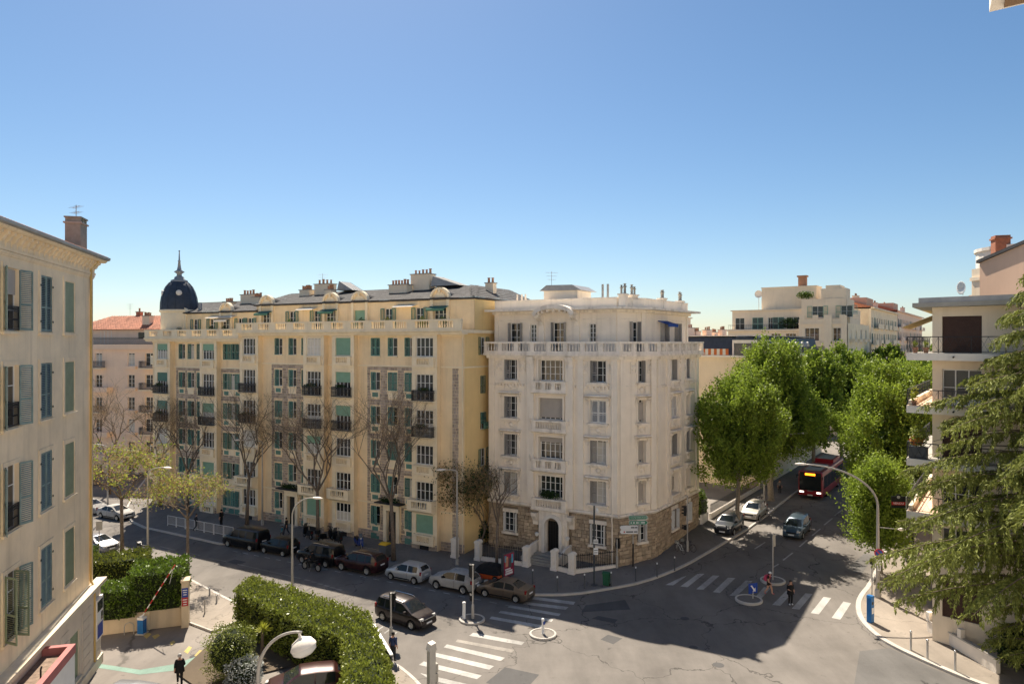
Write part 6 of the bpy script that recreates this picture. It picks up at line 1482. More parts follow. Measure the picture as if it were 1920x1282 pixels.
def car_meshes(L, W, H, top, belt, wind, rear, pill, wb, R, foot=.2, nst=56, tumble=.17, van=False):
    """top: (t,z) outline of bonnet, screen, roof, tail over t=0 (tail) .. 1 (nose); wind/rear: t range of the screens; pill: side-glass t ranges"""
    G_ = {}
    def add(key, q, flip):
        b = G_.setdefault(key, MB()); b.quad(*(q if not flip else q[::-1]))
    xs = sorted({*[i/nst for i in range(nst+1)], *wind, *rear, *[v for p in pill for v in p]})
    tt, tz = [p[0] for p in top], [p[1] for p in top]; ax = [-wb/2, wb/2]; rings = []
    for t in xs:
        x = (t-.5)*L; zt = float(np.interp(t, tt, tz)); e = abs(2*t-1); wl = W/2*(1-.16*e**5-.02*e**2)
        zb = foot+.10*max(0, e-.86)/.14
        for a in ax:
            dd = abs(x-a); RR = R*1.16
            if dd < RR: zb = max(zb, R+math.sqrt(RR*RR-dd*dd)*.98)
        bz = min(belt+.04*(.5-t), zt-.03); gh = max(0.0, zt-bz); f = min(1, gh/(H-belt))
        wr = wl-.045-tumble*f
        ring = [(wl*.93, min(zb, bz-.12)), (wl*.995, max(min(zb+.03, bz-.10), min(.42, bz-.1))), (wl, max(zb+.04, bz*.74) if zb < bz*.7 else min(bz-.04, zb+.05)), (wl-.02, bz-.03), (wl-.05, bz), (wr, bz+gh*.86), (wr-.16*min(1, .4+f), zt-.004), (0.0, zt+.018)]
        rings.append([(x, y, z) for y, z in ring])
    n = len(rings[0])
    for i in range(len(rings)-1):
        a, b = rings[i], rings[i+1]; tm = (xs[i]+xs[i+1])/2
        for k in range(n-1):
            key = 'body'
            if k == 4 and any(p[0] <= tm <= p[1] for p in pill): key = 'side_window'
            if k == 6 and wind[0] <= tm <= wind[1]: key = 'windscreen'
            if k == 6 and rear[0] <= tm <= rear[1]: key = 'rear_window'
            for s in (1, -1):
                kk = key if key != 'side_window' else ('side_window', s)
                q = [(p[0], p[1]*s, p[2]) for p in (a[k], b[k], b[k+1], a[k+1])]
                add(kk, q, s > 0)
    for ring, fl in ((rings[0], False), (rings[-1], True)):
        full = [(p[0], p[1], p[2]) for p in ring]+[(p[0], -p[1], p[2]) for p in ring[-2::-1]]
        add('body', full, not fl)
    und = MB().box(-L/2+.15, L/2-.15, -W/2*.80, W/2*.80, foot-.02, .55)
    out = {k: v.mesh('p', True) for k, v in G_.items()}
    me = out['body']; bm = bmesh.new(); bm.from_mesh(me); bmesh.ops.remove_doubles(bm, verts=bm.verts, dist=1e-4)
    for e in bm.edges:
        if len(e.link_faces) == 2 and e.calc_face_angle(0) > .75: e.smooth = False
    bm.to_mesh(me); bm.free(); out['under'] = und.mesh('under'); out['_r'] = rings; out['_x'] = xs
    return out
KINDS = {
 'hatch': dict(L=3.75, W=1.69, H=1.5, top=[(0,.95),(.012,1.02),(.06,1.32),(.13,1.46),(.35,1.5),(.55,1.48),(.76,1.02),(.93,.84),(.99,.66),(1,.55)], belt=.93, wind=(.57,.755), rear=(.02,.085), pill=[(.12,.36),(.38,.66)], wb=2.38, R=.30),
 'suv': dict(L=4.15, W=1.77, H=1.6, top=[(0,.85),(.012,1.05),(.08,1.40),(.16,1.54),(.38,1.6),(.56,1.56),(.74,1.12),(.93,.96),(.99,.78),(1,.6)], belt=1.02, wind=(.58,.735), rear=(.025,.10), pill=[(.17,.38),(.40,.66)], wb=2.53, R=.345, foot=.26),
 'estate': dict(L=4.65, W=1.86, H=1.68, top=[(0,.9),(.012,1.1),(.05,1.45),(.10,1.62),(.36,1.68),(.58,1.62),(.74,1.14),(.93,.98),(.99,.8),(1,.6)], belt=1.06, wind=(.60,.735), rear=(.02,.075), pill=[(.09,.24),(.26,.43),(.45,.67)], wb=2.71, R=.355, foot=.26),
 'mpv': dict(L=4.4, W=1.8, H=1.66, top=[(0,.9),(.012,1.1),(.03,1.4),(.07,1.60),(.34,1.66),(.58,1.6),(.80,1.05),(.94,.88),(.99,.7),(1,.55)], belt=.98, wind=(.61,.795), rear=(.015,.055), pill=[(.06,.22),(.24,.44),(.46,.70)], wb=2.68, R=.32),
 'sedan': dict(L=4.5, W=1.76, H=1.44, top=[(0,.8),(.012,.98),(.10,1.02),(.16,1.06),(.31,1.38),(.42,1.43),(.55,1.42),(.75,1.0),(.93,.80),(.99,.62),(1,.5)], belt=.92, wind=(.565,.745), rear=(.165,.30), pill=[(.24,.42),(.44,.66)], wb=2.70, R=.31),
 'van': dict(L=4.85, W=1.9, H=1.94, top=[(0,1.2),(.006,1.7),(.02,1.90),(.35,1.94),(.62,1.88),(.80,1.24),(.94,.98),(.99,.78),(1,.6)], belt=1.12, wind=(.64,.795), rear=(.0065,.018), pill=[(.05,.30),(.33,.50),(.52,.71)], wb=3.0, R=.33, tumble=.12),
 'boxvan': dict(L=4.3, W=1.8, H=1.8, top=[(0,1.2),(.006,1.6),(.02,1.77),(.35,1.82),(.60,1.78),(.78,1.16),(.94,.96),(.99,.76),(1,.6)], belt=1.08, wind=(.62,.775), rear=(.0065,.018), pill=[(.05,.27),(.29,.46),(.48,.69)], wb=2.7, R=.32, tumble=.11),
 'compact': dict(L=3.6, W=1.66, H=1.52, top=[(0,.95),(.012,1.05),(.05,1.36),(.11,1.48),(.34,1.52),(.55,1.48),(.77,1.04),(.94,.86),(.99,.68),(1,.55)], belt=.95, wind=(.57,.765), rear=(.02,.08), pill=[(.11,.34),(.36,.66)], wb=2.35, R=.29)}
def car(kind, label, p, heading, pm, sc=1.0, spokes=5, rails=False, trimm=None, group='cars parked and driving in the streets', cat='car', z=None, glassm='car_glass', rimm='rim'):
    """heading: direction of the nose in the ground plane (radians)"""
    K = KINDS[kind]; ms = cached(('car', kind), lambda: car_meshes(**K)); L, W, H = K['L'], K['W'], K['H']
    x, y = p[0], p[1]; zz = (zg(x, y) if z is None else z)
    t = thing('car' if kind not in ('van', 'boxvan') else 'van', label, cat, (x, y, zz), heading, group, sc)
    new('body', ms['body'], pm, t)
    if z is None:                                   # lean with the slope of the street
        f = Vector((math.cos(heading), math.sin(heading), 0)); e = .9
        t.rotation_euler = (0, -math.atan2(zg(x+f.x*e, y+f.y*e)-zg(x-f.x*e, y-f.y*e), 2*e), heading)
    for k, nm in ((('side_window', 1), 'side_window'), (('side_window', -1), 'side_window'), ('windscreen', 'windscreen'), ('rear_window', 'rear_window')):
        if k in ms: new(nm, ms[k], M[glassm], t)
    new('underbody', ms['under'], M['black_plastic'], t)
    for sx in (-1, 1):
        for sy in (-1, 1): put_wheel(t, sx*K['wb']/2, sy*(W/2-.115), K['R'], .21, spokes, rimm=rimm)
    b = K['belt']
    for s in (-1, 1):
        new('headlight', cached(('hl', kind), lambda: MB().prism([(-.30,-.16),(.12,-.13),(.05,.12),(-.16,.17),(-.36,.17)], -.07, .08).mesh('hl')), M['head_clear'], t, (L/2-.16, s*(W/2-.28), b-.22), 0, (1, s, 1) if s > 0 else (1, s, 1))
        new('tail_light', cached(('tl', kind), lambda: MB().box(-.03, .10, -.08, .075, -.14, .14).mesh('tl')), M['tail_red'], t, (-L/2+.07, s*(W/2-.17), b-.02))
        m = new('mirror', cached(('mi',), lambda: MB().box(-.08,.07,-.02,.16,0,.14).mesh('mi')), trimm or pm, t, (L*(K['pill'][-1][1]-.5)-.06, s*(W/2-.05), b+.03), 0, (1, s, 1))
        new('sill_trim', box_mesh(-K['wb']/2+.42, K['wb']/2-.42, -.012, .012, 0, .09), M['black_plastic'], t, (0, s*(W/2*.985), .27))
        for q in K['pill']:
            new('door_handle', box_mesh(-.09, .09, -.012, .012, 0, .035), pm, t, (L*(q[0]-.5)+.22, s*(W/2-.005), b-.12)) if q[1]-q[0] > .18 else None
            new('door_seam', box_mesh(-.006, .006, -.01, .01, .36, b-.06), M['black_plastic'], t, (L*(q[0]-.5)-.02, s*(W/2*.994), 0))
        if rails: new('roof_rail', MB().tube([(-L*.36,0,H-.10),(-L*.33,0,H+.02),(0,0,H+.05),(L*.06,0,H+.02),(L*.09,0,H-.08)], .022, 5), M['chrome'], t, (0, s*(W/2-.34), 0))
    new('number_plate', box_mesh(-.012, .012, -.26, .26, 0, .11), M['sign_white'], t, (L/2+.0, 0, .42)); new('number_plate', box_mesh(-.012, .012, -.26, .26, 0, .11), M['sign_white'], t, (-L/2-.002, 0, b-.28))
    new('grille', box_mesh(-.05, .012, -.42, .42, 0, .16), M['black_plastic'], t, (L/2-.02, 0, .56)); new('bumper', box_mesh(-.08, .01, -W/2*.70, W/2*.70, 0, .16), M['black_plastic'], t, (L/2-.02, 0, .26)); new('bumper', box_mesh(-.01, .08, -W/2*.70, W/2*.70, 0, .18), M['black_plastic'], t, (-L/2+.01, 0, .28))
    return t
HL = math.atan2(.476, -.88)                         # noses point away up the street
blk = paintm('black', (.008,.008,.010)); mar = paintm('maroon', (.035,.010,.012)); sil = paintm('silver', (.48,.50,.52), .4); wht = paintm('white', (.80,.86,.92), 0); brn = paintm('bronze', (.16,.125,.095), .5)
drk = paintm('aubergine', (.022,.016,.018)); gbl = paintm('blue_grey', (.055,.085,.11), .4); slv = paintm('pale_silver', (.46,.44,.40), .5); red = paintm('dark_red', (.04,.010,.008)); gry = paintm('grey', (.25,.25,.26), .5)
def park(px1, py1, px2, py2, kind, off=.0):         # from the two near wheels as seen: centre of the car
    a, b = G(px1, py1), G(px2, py2); m = (a+b)/2; return m+Vector((.476, .88, 0)).normalized()*(KINDS[kind]['W']/2-.05+off)
car('van', 'black panel van, farthest of the row parked along the yellow building', park(428,1024,466,1032,'van'), HL, blk, .98, rimm='rim')
car('compact', 'small black hatchback between the black van and the tall lamp post', park(496.5,1036,528,1042,'compact'), HL, blk, 1.0)
car('boxvan', 'black high-roofed car with roof rails behind the moving motorbike', park(570,1055,606,1062,'boxvan'), HL, blk, 1.0, rails=True)
car('estate', 'dark maroon estate car with alloy wheels in the parked row', park(640,1068,687,1077.5,'estate'), HL, mar, 1.0, 6, rails=True)
car('hatch', 'silver hatchback parked between the maroon estate and white crossover', park(731,1086,776.5,1094,'hatch'), HL, sil, .97)
car('suv', 'white crossover with dark wheel trims next to the traffic light', park(817,1104,868,1112.5,'suv'), HL, wht, .97, 6, trimm=M['black_plastic'])
car('sedan', 'bronze saloon, last in the parked row by the crosswalk', park(907.5,1119.5,967.5,1128,'sedan'), HL, brn, .97)
p = G(772, 1172)+Vector((-.55, .75, 0)); car('mpv', 'dark people carrier with roof rails driving in sunlight at the junction', p, math.atan2(-1.55, 2.2), drk, 1.0, 6, rails=True)
car('suv', 'black four-wheel drive parked under the first lime tree', G(1362,1000)+Vector((.6,1.0,0)), math.atan2(-D2.y, -D2.x), paintm('deep_blue', (.010,.014,.022)), 1.04, 6)
car('hatch', 'pale silver hatchback parked behind the black four-wheel drive', G(1411,973)+Vector((.5,.9,0)), math.atan2(-D2.y, -D2.x), slv, 1.08)
car('mpv', 'blue-grey people carrier driving towards the crosswalk', G(1493,1003)+Vector((.3,.6,0)), math.atan2(-D2.y, -D2.x), gbl, 1.0)
car('sedan', 'white car with bright windscreen at far left behind the spring tree', G(208,972)+Vector((.2,.6,0)), math.atan2(-.45, .9), wht, 1.0)
car('sedan', 'white car beside the cream building, left of the other white car', G(170,962)+Vector((-.6,.9,0)), math.atan2(-.45, .9), wht, 1.0)
car('sedan', 'grey car with glinting windscreen behind the garden hedge', G(188,1033)+Vector((-.6,.6,0)), math.atan2(-.485, .875), gry, 1.0)
car('hatch', 'dark red car in the shade of the long hedge, at the bottom edge', (-11.2, 38.0), math.radians(196), red, 1.12, z=.004)
car('mpv', 'dark car roof just showing at the bottom edge beside the walking man', (-20.2, 36.2), math.radians(170), gry, 1.0, z=.004)
# small covered vehicle behind the bronze saloon
p = G(914,1092)+Vector((.2,.7,0)); t = thing('covered_car', 'orange car under a black cover next to the poster panel', 'car', (p.x, p.y, .135), HL, sc=.82)
new('body', car_meshes(L=2.9, W=1.6, H=1.1, top=[(0,.5),(.05,.75),(.3,.85),(.7,.85),(.95,.75),(1,.5)], belt=.7, wind=(.5,.51), rear=(.1,.11), pill=[], wb=1.9, R=.28)['body'], paintm('orange', (.62,.10,.02), 0), t)
cv = [(0,.8),(.03,1.05),(.12,1.42),(.3,1.55),(.6,1.52),(.85,1.35),(.97,1.0),(1,.75)]
new('fabric_cover', car_meshes(L=2.8, W=1.64, H=1.55, top=cv, belt=.82, wind=(.5,.51), rear=(.1,.11), pill=[], wb=9, R=.2, foot=.62)['body'], mat('cover_black', (.010,.010,.011), .75, .3, 4, bump=.5, bscale=6), t)
for sx in (-1, 1):
    for sy in (-1, 1): put_wheel(t, sx*.95, sy*.68, .28, .18)
# red articulated bus
p = G(1513, 934); hb = math.atan2(-D2.y, -D2.x); bx = p+D2*6.2+Vector((.819,-.574,0))*.35
t = thing('bus', 'red city bus with orange destination display coming down the street', 'bus', (bx.x, bx.y, zg(bx.x, bx.y)), hb, sc=1.04); rd = paintm('bus_red', (.26,.012,.022)); L, W, H = 12.0, 2.55, 3.05
def rr(w, z0, z1, r=.22): return [(-w+r*.4,z0),(w-r*.4,z0),(w,z0+r*.6),(w,z1-r),(w-r*.3,z1-r*.3),(w-r,z1),(-w+r,z1),(-w+r*.3,z1-r*.3),(-w,z1-r),(-w,z0+r*.6)]
bb = MB(); sec = [(-L/2,.94),(-L/2+.15,1),(L/2-.5,1),(L/2-.15,.985),(L/2,.93)]; n = 10
for i, (x, f) in enumerate(sec): bb.v += [(x, y*f, z if f > .95 or z < 1 else z-.06) for y, z in rr(W/2, .3, H)]
for i in range(len(sec)-1):
    for k in range(n): bb.f.append((i*n+k, i*n+(k+1) % n, (i+1)*n+(k+1) % n, (i+1)*n+k)[::-1])
bb.f.append(tuple(range(n))); bb.f.append(tuple(range((len(sec)-1)*n+n-1, (len(sec)-1)*n-1, -1)))
bm = bmesh.new(); me = bb.mesh('bus'); bm.from_mesh(me); bmesh.ops.recalc_face_normals(bm, faces=bm.faces); bm.to_mesh(me); bm.free()
new('body', me, rd, t)
new('windscreen', MB().xz([(-.03,1.0),(.03,1.0),(.03,2.6),(-.05,2.6)], -1.12, 1.12), M['car_glass'], t, (L/2+.0, 0, 0))
new('display_surround', box_mesh(-.03, .02, -1.12, 1.12, 2.6, 2.92), M['black_plastic'], t, (L/2-.01, 0, 0)); ds_ = new('destination_display', box_mesh(-.03, .03, -.52, .52, 2.62, 2.84), M['led_orange'], t, (L/2+.0, 0, 0))
for s in (-1, 1):
    for k in range(6): new('side_window', box_mesh(-.85, .85, -.012, .012, 1.15, 2.55), M['car_glass'], t, (-L/2+1.4+1.8*k, s*(W/2-.002), 0))
    new('side_stripe', MB().xz([(-5.6,2.62),(5.0,2.62),(5.6,2.70),(5.0,2.74),(-5.6,2.72)], -.012, .012), M['white_paint'] if False else rd, t, (0, s*(W/2-.006), 0))
    new('headlight', box_mesh(-.06, .035, -.22, .22, -.08, .08), M['bus_head'], t, (L/2-.02, s*.88, .78)); new('mirror', MB().tube([(0,0,0),(.35,s*.12,.05),(.4,s*.12,-.25)], .06, 6), M['black_plastic'], t, (L/2-.05, s*1.2, 2.55))
    for x in (L/2-2.6, -L/2+3.2): put_wheel(t, x, s*(W/2-.16), .48, .3, 8)
    new('door', box_mesh(-.6, .6, -.014, .014, .4, 2.5), M['car_glass'], t, (L/2-1.1, s*(W/2-.003), 0)) if s < 0 else None
new('roof_pod', MB().xz([(-5.2,H),(-1.2,H),(-1.35,H+.38),(-5.0,H+.38)], -1.0, 1.0), rd, t); new('roof_panel', box_mesh(-5.0, -1.4, -.8, .8, H+.381, H+.40), M['concrete'], t); new('roof_panel', box_mesh(.4, 5.2, -.85, .85, H+.002, H+.05), M['concrete'], t); new('roof_hatch', box_mesh(1.6, 3.0, -.5, .5, H+.051, H+.14), M['black_plastic'], t)
new('number_plate', box_mesh(-.01, .035, -.26, .26, .42, .53), M['sign_white'], t, (L/2, 0, 0)); new('bumper', box_mesh(-.02, .03, -1.1, 1.1, .3, .42), M['black_plastic'], t, (L/2-.01, 0, 0)); new('wiper', MB().tube([(.05,-.1,1.05),(.05,-.7,1.35)], .015, 4), M['black_plastic'], t, (L/2, 0, 0)); new('front_badge', box_mesh(-.01, .01, -.3, .3, -.04, .04), M['chrome'], t, (L/2+.03, 0, .95))
# ---- two-wheelers
def moto(name, label, p, rz, col, sc=1.0, scooter=True, box=False, group='scooters and motorbikes', z=None):
    t = thing(name, label, 'scooter' if scooter else 'motorbike', (p[0], p[1], (zg(p[0], p[1])+.135) if z is None else z), rz, group, sc); R = .25 if scooter else .31; wbm = .66 if scooter else .72
    for x in (-wbm, wbm):
        o = new('wheel', cached(('mw', R), lambda: MB().lathe([(R*.7,-.05),(R*.95,-.055),(R,0),(R*.95,.055),(R*.7,.05),(R*.66,0),(R*.7,-.05)], 18, 0, 0, axis='y').mesh('w', True)), M['rubber'], t, (x, 0, R)); new('rim', cached(('mr', R), lambda: MB().lathe([(.001,-.03),(R*.7,-.03),(R*.7,.03),(.001,.03)], 14, axis='y').mesh('r')), M['rim'], o)
    new('fork', MB().tube([(wbm,.07,R),(wbm-.22,.07,.95)], .022, 6).tube([(wbm,-.07,R),(wbm-.22,-.07,.95)], .022, 6), M['steel'], t); new('handlebar', MB().tube([(wbm-.36,-.34,1.02),(wbm-.24,-.2,1.0),(wbm-.22,0,.98),(wbm-.24,.2,1.0),(wbm-.36,.34,1.02)], .018, 6), M['black_plastic'], t)
    for s in (-1, 1): new('mirror', MB().tube([(wbm-.26,s*.24,1.0),(wbm-.24,s*.32,1.2)], .01, 4).sphere((wbm-.24,s*.33,1.23), .055, 8, 5, .7), M['black_plastic'], t)
    if scooter:
        new('leg_shield', MB().xz([(wbm-.26,.35),(wbm-.10,.45),(wbm-.16,.95),(wbm-.30,.98),(wbm-.32,.6)], -.2, .2), col, t); new('body', MB().xz([(-.85,.55),(-.75,.42),(-.2,.3),(wbm-.3,.27),(wbm-.28,.36),(-.05,.38),(-.1,.62),(-.8,.74)], -.17, .17), col, t); new('seat', MB().xz([(-.85,.74),(-.1,.63),(-.08,.74),(-.45,.82),(-.85,.86)], -.15, .15), M['black_plastic'], t)
        new('front_mudguard', MB().lathe([(R+.04,-.07),(R+.05,.07)], 8, wbm, R, .4, 2.6, axis='y'), col, t)
        new('windscreen', MB().xz([(wbm-.16,.96),(wbm-.14,.96),(wbm-.32,1.35),(wbm-.34,1.35)], -.17, .17), M['glass_light'], t)
    else:
        new('tank', MB().lathe([(.001,-.15),(.12,-.13),(.17,0),(.12,.13),(.001,.15)], 12, .16, .8, axis='y').mesh('tank', True), col, t, sc=(1.5, 1, 1)); new('engine', MB().box(-.25,.3,-.16,.16,.25,.62), M['pole_dark'], t); new('seat', MB().xz([(-.75,.82),(-.05,.74),(0,.84),(-.3,.86),(-.75,.95)], -.13, .13), M['black_plastic'], t); new('fairing', MB().xz([(.4,.75),(.62,.8),(.55,1.1),(.35,1.0)], -.18, .18), col, t); new('exhaust', MB().tube([(.1,-.17,.32),(-.4,-.19,.34),(-.85,-.2,.48)], .05, 8), M['chrome'], t)
    new('headlight', MB().lathe([(.001,.03),(.09,0),(.09,-.08)], 10).mesh('h'), M['head_clear'], t, (wbm-.14, 0, .9)).rotation_euler = (0, PI/2, 0)
    new('tail_light', box_mesh(-.03, .03, -.07, .07, -.03, .03), M['tail_red'], t, (-.87, 0, .68)); new('stand', MB().tube([(0,.1,.3),(-.05,.28,.02)], .015, 4), M['steel'], t)
    if box: new('top_box', MB().box(-1.15,-.78,-.2,.2,.92,1.25), M['black_plastic'], t)
    return t
bkp = paintm('scooter_black', (.012,.012,.014)); blp = paintm('scooter_blue', (.03,.07,.30)); 
moto('scooter', 'black scooter behind the small black hatchback, left of a bare trunk', G(577,1010), 2.3, bkp, 1.05); moto('scooter', 'black scooter parked just right of the bare trunk', G(612,1016), .9, bkp, 1.05, box=True)
moto('scooter', 'black scooter with a top box, left of the blue-fronted one', G(632,1021), 2.2, bkp, 1.1, box=True); moto('scooter', 'scooter with blue and white front near the yellow-lidded bin', G(673,1028), -1.0, blp, 1.05)
moto('motorbike', 'black motorbike parked on the right pavement beyond the small tree', G(1697,1050), 1.2, bkp, 1.1, False); moto('scooter', 'black scooter beside the other motorbike on the right pavement', G(1708,1032), 1.0, bkp, 1.05)
mb_ = G(584,1068); moto('motorbike', 'dark motorbike being ridden past the parked cars', mb_, HL, bkp, 1.05, False, z=.0)
moto('motorbike', 'motorbike seat showing behind the ivy beside the tall lamp', G(267,1038), 2.6, bkp, 1.0, False, z=.0)
def bicycle(label, p, rz, col):
    t = thing('bicycle', label, 'bicycle', (p[0], p[1], zg(p[0], p[1])+.135), rz, 'parked bicycles'); R = .34
    for x in (-.52, .52):
        o = new('wheel', cached(('bw',), lambda: MB().lathe([(R-.03,-.014),(R,0),(R-.03,.014),(R-.04,0),(R-.03,-.014)], 22, axis='y').mesh('bw')), M['rubber'], t, (x, 0, R)); sp = MB()
        for k in range(8): sp.tube([(0,0,0),(R*.92*math.cos(k*PI/4),0,R*.92*math.sin(k*PI/4))], .004, 3, False)
        new('spokes', sp, M['steel'], o)
    fr = MB()
    for a, b in (((-.52,.34),(-.12,.30)),((-.52,.34),(-.2,.78)),((-.12,.30),(-.2,.82)),((-.2,.76),(.38,.8)),((-.12,.30),(.38,.74)),((.38,.86),(.52,.34))): fr.tube([(a[0],0,a[1]),(b[0],0,b[1])], .018, 5)
    new('frame', fr, col, t); new('saddle', MB().box(-.34,-.08,-.06,.06,.84,.89), M['black_plastic'], t); new('handlebar', MB().tube([(.32,-.27,.98),(.38,0,.96),(.32,.27,.98)], .014, 5).tube([(.38,0,.84),(.38,0,.97)], .014, 5), M['black_plastic'], t); new('basket', MB().box(.42,.68,-.14,.14,.72,.94), M['steel'], t)
bicycle('pale bicycle leaning by the dark signal pole on the corner pavement', G(1275,1038), 1.9, M['white_paint']); bicycle('dark bicycle behind the signal pole on the corner pavement', G(1290,1034), 2.3, M['iron']); bicycle('bicycle parked between silver hatchback and tall plane trunk', G(1424,944), .5, M['steel'])
# ---------------------------------------------------------------- people: one skinned body each
def person(label, p, rz, J, regions, h=1.72, hair='hair_dark', hairlen=.0, z=None, cat='person', group=None, coat=None):
    """J: joints in a 1.75 m figure facing +x (y to its left); regions: material per body region"""
    D = dict(pel=(0,0,.95), sp=(0,0,1.15), ch=(0,0,1.36), nk=(0,0,1.50), hd0=(.02,0,1.57), hd1=(.03,0,1.66), hd2=(.02,0,1.735), nose=(.115,0,1.625),
             shl=(0,.18,1.43), ell=(-.03,.24,1.15), wrl=(.05,.25,.91), shr=(0,-.18,1.43), elr=(-.03,-.24,1.15), wrr=(.05,-.25,.91),
             hpl=(0,.095,.90), knl=(.03,.10,.50), anl=(-.01,.10,.09), tol=(.17,.11,.04), hpr=(0,-.095,.90), knr=(.03,-.10,.50), anr=(-.01,-.10,.09), tor=(.17,-.11,.04)); D.update(J)
    rad = dict(pel=(.165,.13), sp=(.155,.125), ch=(.175,.135), nk=(.058,.06), hd0=(.07,.075), hd1=(.092,.10), hd2=(.055,.06), nose=(.014,.014), sh=(.085,.08), el=(.06,.06), wr=(.036,.036), hp=(.115,.11), kn=(.075,.075), an=(.055,.06), to=(.036,.045))
    reg = dict(pel='legs', sp='top', ch='top', nk='skin', hd0='skin', hd1='skin', hd2='hair', nose='skin', sh='top', el='sleeve', wr='skin', hp='legs', kn='shin', an='shin', to='shoe')
    names = list(D); E = [('pel','sp'),('sp','ch'),('ch','nk'),('nk','hd0'),('hd0','hd1'),('hd1','hd2'),('hd1','nose')]
    for s in 'lr': E += [('ch','sh'+s),('sh'+s,'el'+s),('el'+s,'wr'+s),('pel','hp'+s),('hp'+s,'kn'+s),('kn'+s,'an'+s),('an'+s,'to'+s)]
    R_ = {n: rad.get(n, rad.get(n[:2])) for n in names}; RG = {n: reg.get(n, reg.get(n[:2])) for n in names}
    for s in 'lr':                                   # palm, four fingers and a thumb
        e, w = Vector(D['el'+s]), Vector(D['wr'+s]); d = (w-e).normalized(); sd = Vector((1,0,0))-d*d.x; sd = sd.normalized() if sd.length > .1 else Vector((0,0,1)); inw = d.cross(sd)*(1 if s == 'l' else -1)
        pm = w+d*.06; D['pm'+s] = tuple(pm); R_['pm'+s] = (.034,.022); RG['pm'+s] = 'skin'; E.append(('wr'+s, 'pm'+s))
        for k, (o, l) in enumerate(((.028,.072),(.010,.082),(-.010,.076),(-.028,.058))):
            a, b = pm+d*.03+sd*o, pm+d*(.03+l*.55)+sd*o*1.1+inw*.008; c = pm+d*(.03+l)+sd*o*1.1+inw*.03
            for nm, v in (('a', a), ('b', b), ('c', c)): D[f'f{k}{nm}{s}'] = tuple(v); R_[f'f{k}{nm}{s}'] = (.010,.010); RG[f'f{k}{nm}{s}'] = 'skin'
            E += [('pm'+s, f'f{k}a{s}'), (f'f{k}a{s}', f'f{k}b{s}'), (f'f{k}b{s}', f'f{k}c{s}')]
        a, b = w+d*.035+sd*.045, w+d*.075+sd*.062+inw*.015
        for nm, v in (('a', a), ('b', b)): D[f't{nm}{s}'] = tuple(v); R_[f't{nm}{s}'] = (.011,.011); RG[f't{nm}{s}'] = 'skin'
        E += [('wr'+s, f'ta{s}'), (f'ta{s}', f'tb{s}')]
    names = list(D); ix = {n: i for i, n in enumerate(names)}; sc = h/1.75
    me = bpy.data.meshes.new('b'); me.from_pydata([D[n] for n in names], [(ix[a], ix[b]) for a, b in E], []); o = bpy.data.objects.new('b', me); COL.objects.link(o)
    o.modifiers.new('s', 'SKIN'); sv = me.skin_vertices[0].data
    for n in names: sv[ix[n]].radius = R_[n]; sv[ix[n]].use_root = (n == 'pel')
    m2 = o.modifiers.new('u', 'SUBSURF'); m2.levels = 1
    dg = bpy.context.evaluated_depsgraph_get(); body = bpy.data.meshes.new_from_object(o.evaluated_get(dg)); bpy.data.objects.remove(o)
    pts = []; rg = []
    for a, b in E:
        A, B = np.array(D[a]), np.array(D[b])
        for u in np.linspace(0, 1, 7):
            pts.append(A*(1-u)+B*u); rg.append(RG[a] if u < .5 else RG[b])
    pts = np.array(pts); ms = list(dict.fromkeys(regions.values())); 
    for m in ms: body.materials.append(M[m])
    for f in body.polygons:
        k = int(np.argmin(((pts-np.array(f.center))**2).sum(1))); f.material_index = ms.index(regions[rg[k]]); f.use_smooth = True
    x, y = p[0], p[1]; t = thing('person', label, cat, (x, y, (zg(x, y) if z is None else z)), rz, group, sc); new('body', body, None, t)
    if coat: new('coat', cached(('coat', coat), lambda: MB().lathe([(.10,1.47),(.20,1.42),(.235,1.25),(.235,1.0),(.265,.78),(.25,.76)], 16).mesh('coat', True)), M[coat], t, sc=(.72, 1, 1))
    hx = Vector(D['hd1']); hb_ = MB(); hb_.sphere((hx.x-.018, hx.y, hx.z+.028), .104, 12, 8, 1.08); hb_.v = [(v[0], v[1], v[2]) if not (v[0] > hx.x+.045 and v[2] < hx.z+.06) else (hx.x+.03, v[1]*.8, v[2]) for v in hb_.v]
    if hairlen: hb_.tube([(hx.x-.08, hx.y, hx.z+.02), (hx.x-.11, hx.y, hx.z-.1), (hx.x-.10, hx.y, hx.z-hairlen)], [.06,.055,.02], 8)
    new('hair', hb_.mesh('hair', True), M[hair], t)
    for s in (-1, 1): new('eye', MB().sphere((hx.x+.088, hx.y+s*.032, hx.z+.0), .010, 6, 4), M['black_plastic'], t); new('ear', MB().sphere((hx.x-.005, hx.y+s*.094, hx.z-.01), .022, 6, 4, 1.4), M['skin'], t)
    new('mouth', box_mesh(.085, .092, -.022, .022, -.07, -.062), M['sign_red'], t, (hx.x, hx.y, hx.z+.005)); return t
mat('cloth_black', (.012,.012,.013), .9, .2, 8); mat('cloth_dark', (.03,.03,.035), .9, .2, 8); mat('cloth_white', (.70,.70,.70), .9, .05, 8); mat('cloth_grey', (.16,.16,.17), .9, .1, 8); mat('cloth_pink', (.55,.06,.12), .8, .1, 6); mat('cloth_teal', (.03,.22,.28), .85, .1, 6); mat('cloth_blue', (.04,.06,.14), .9, .1, 6); mat('shoe_pink', (.50,.10,.12), .7, .1, 6)
def rg(top, sleeve, legs, shin, shoe, hair='hair_dark'): return dict(top=top, sleeve=sleeve, legs=legs, shin=shin, shoe=shoe, skin='skin', hair=hair)
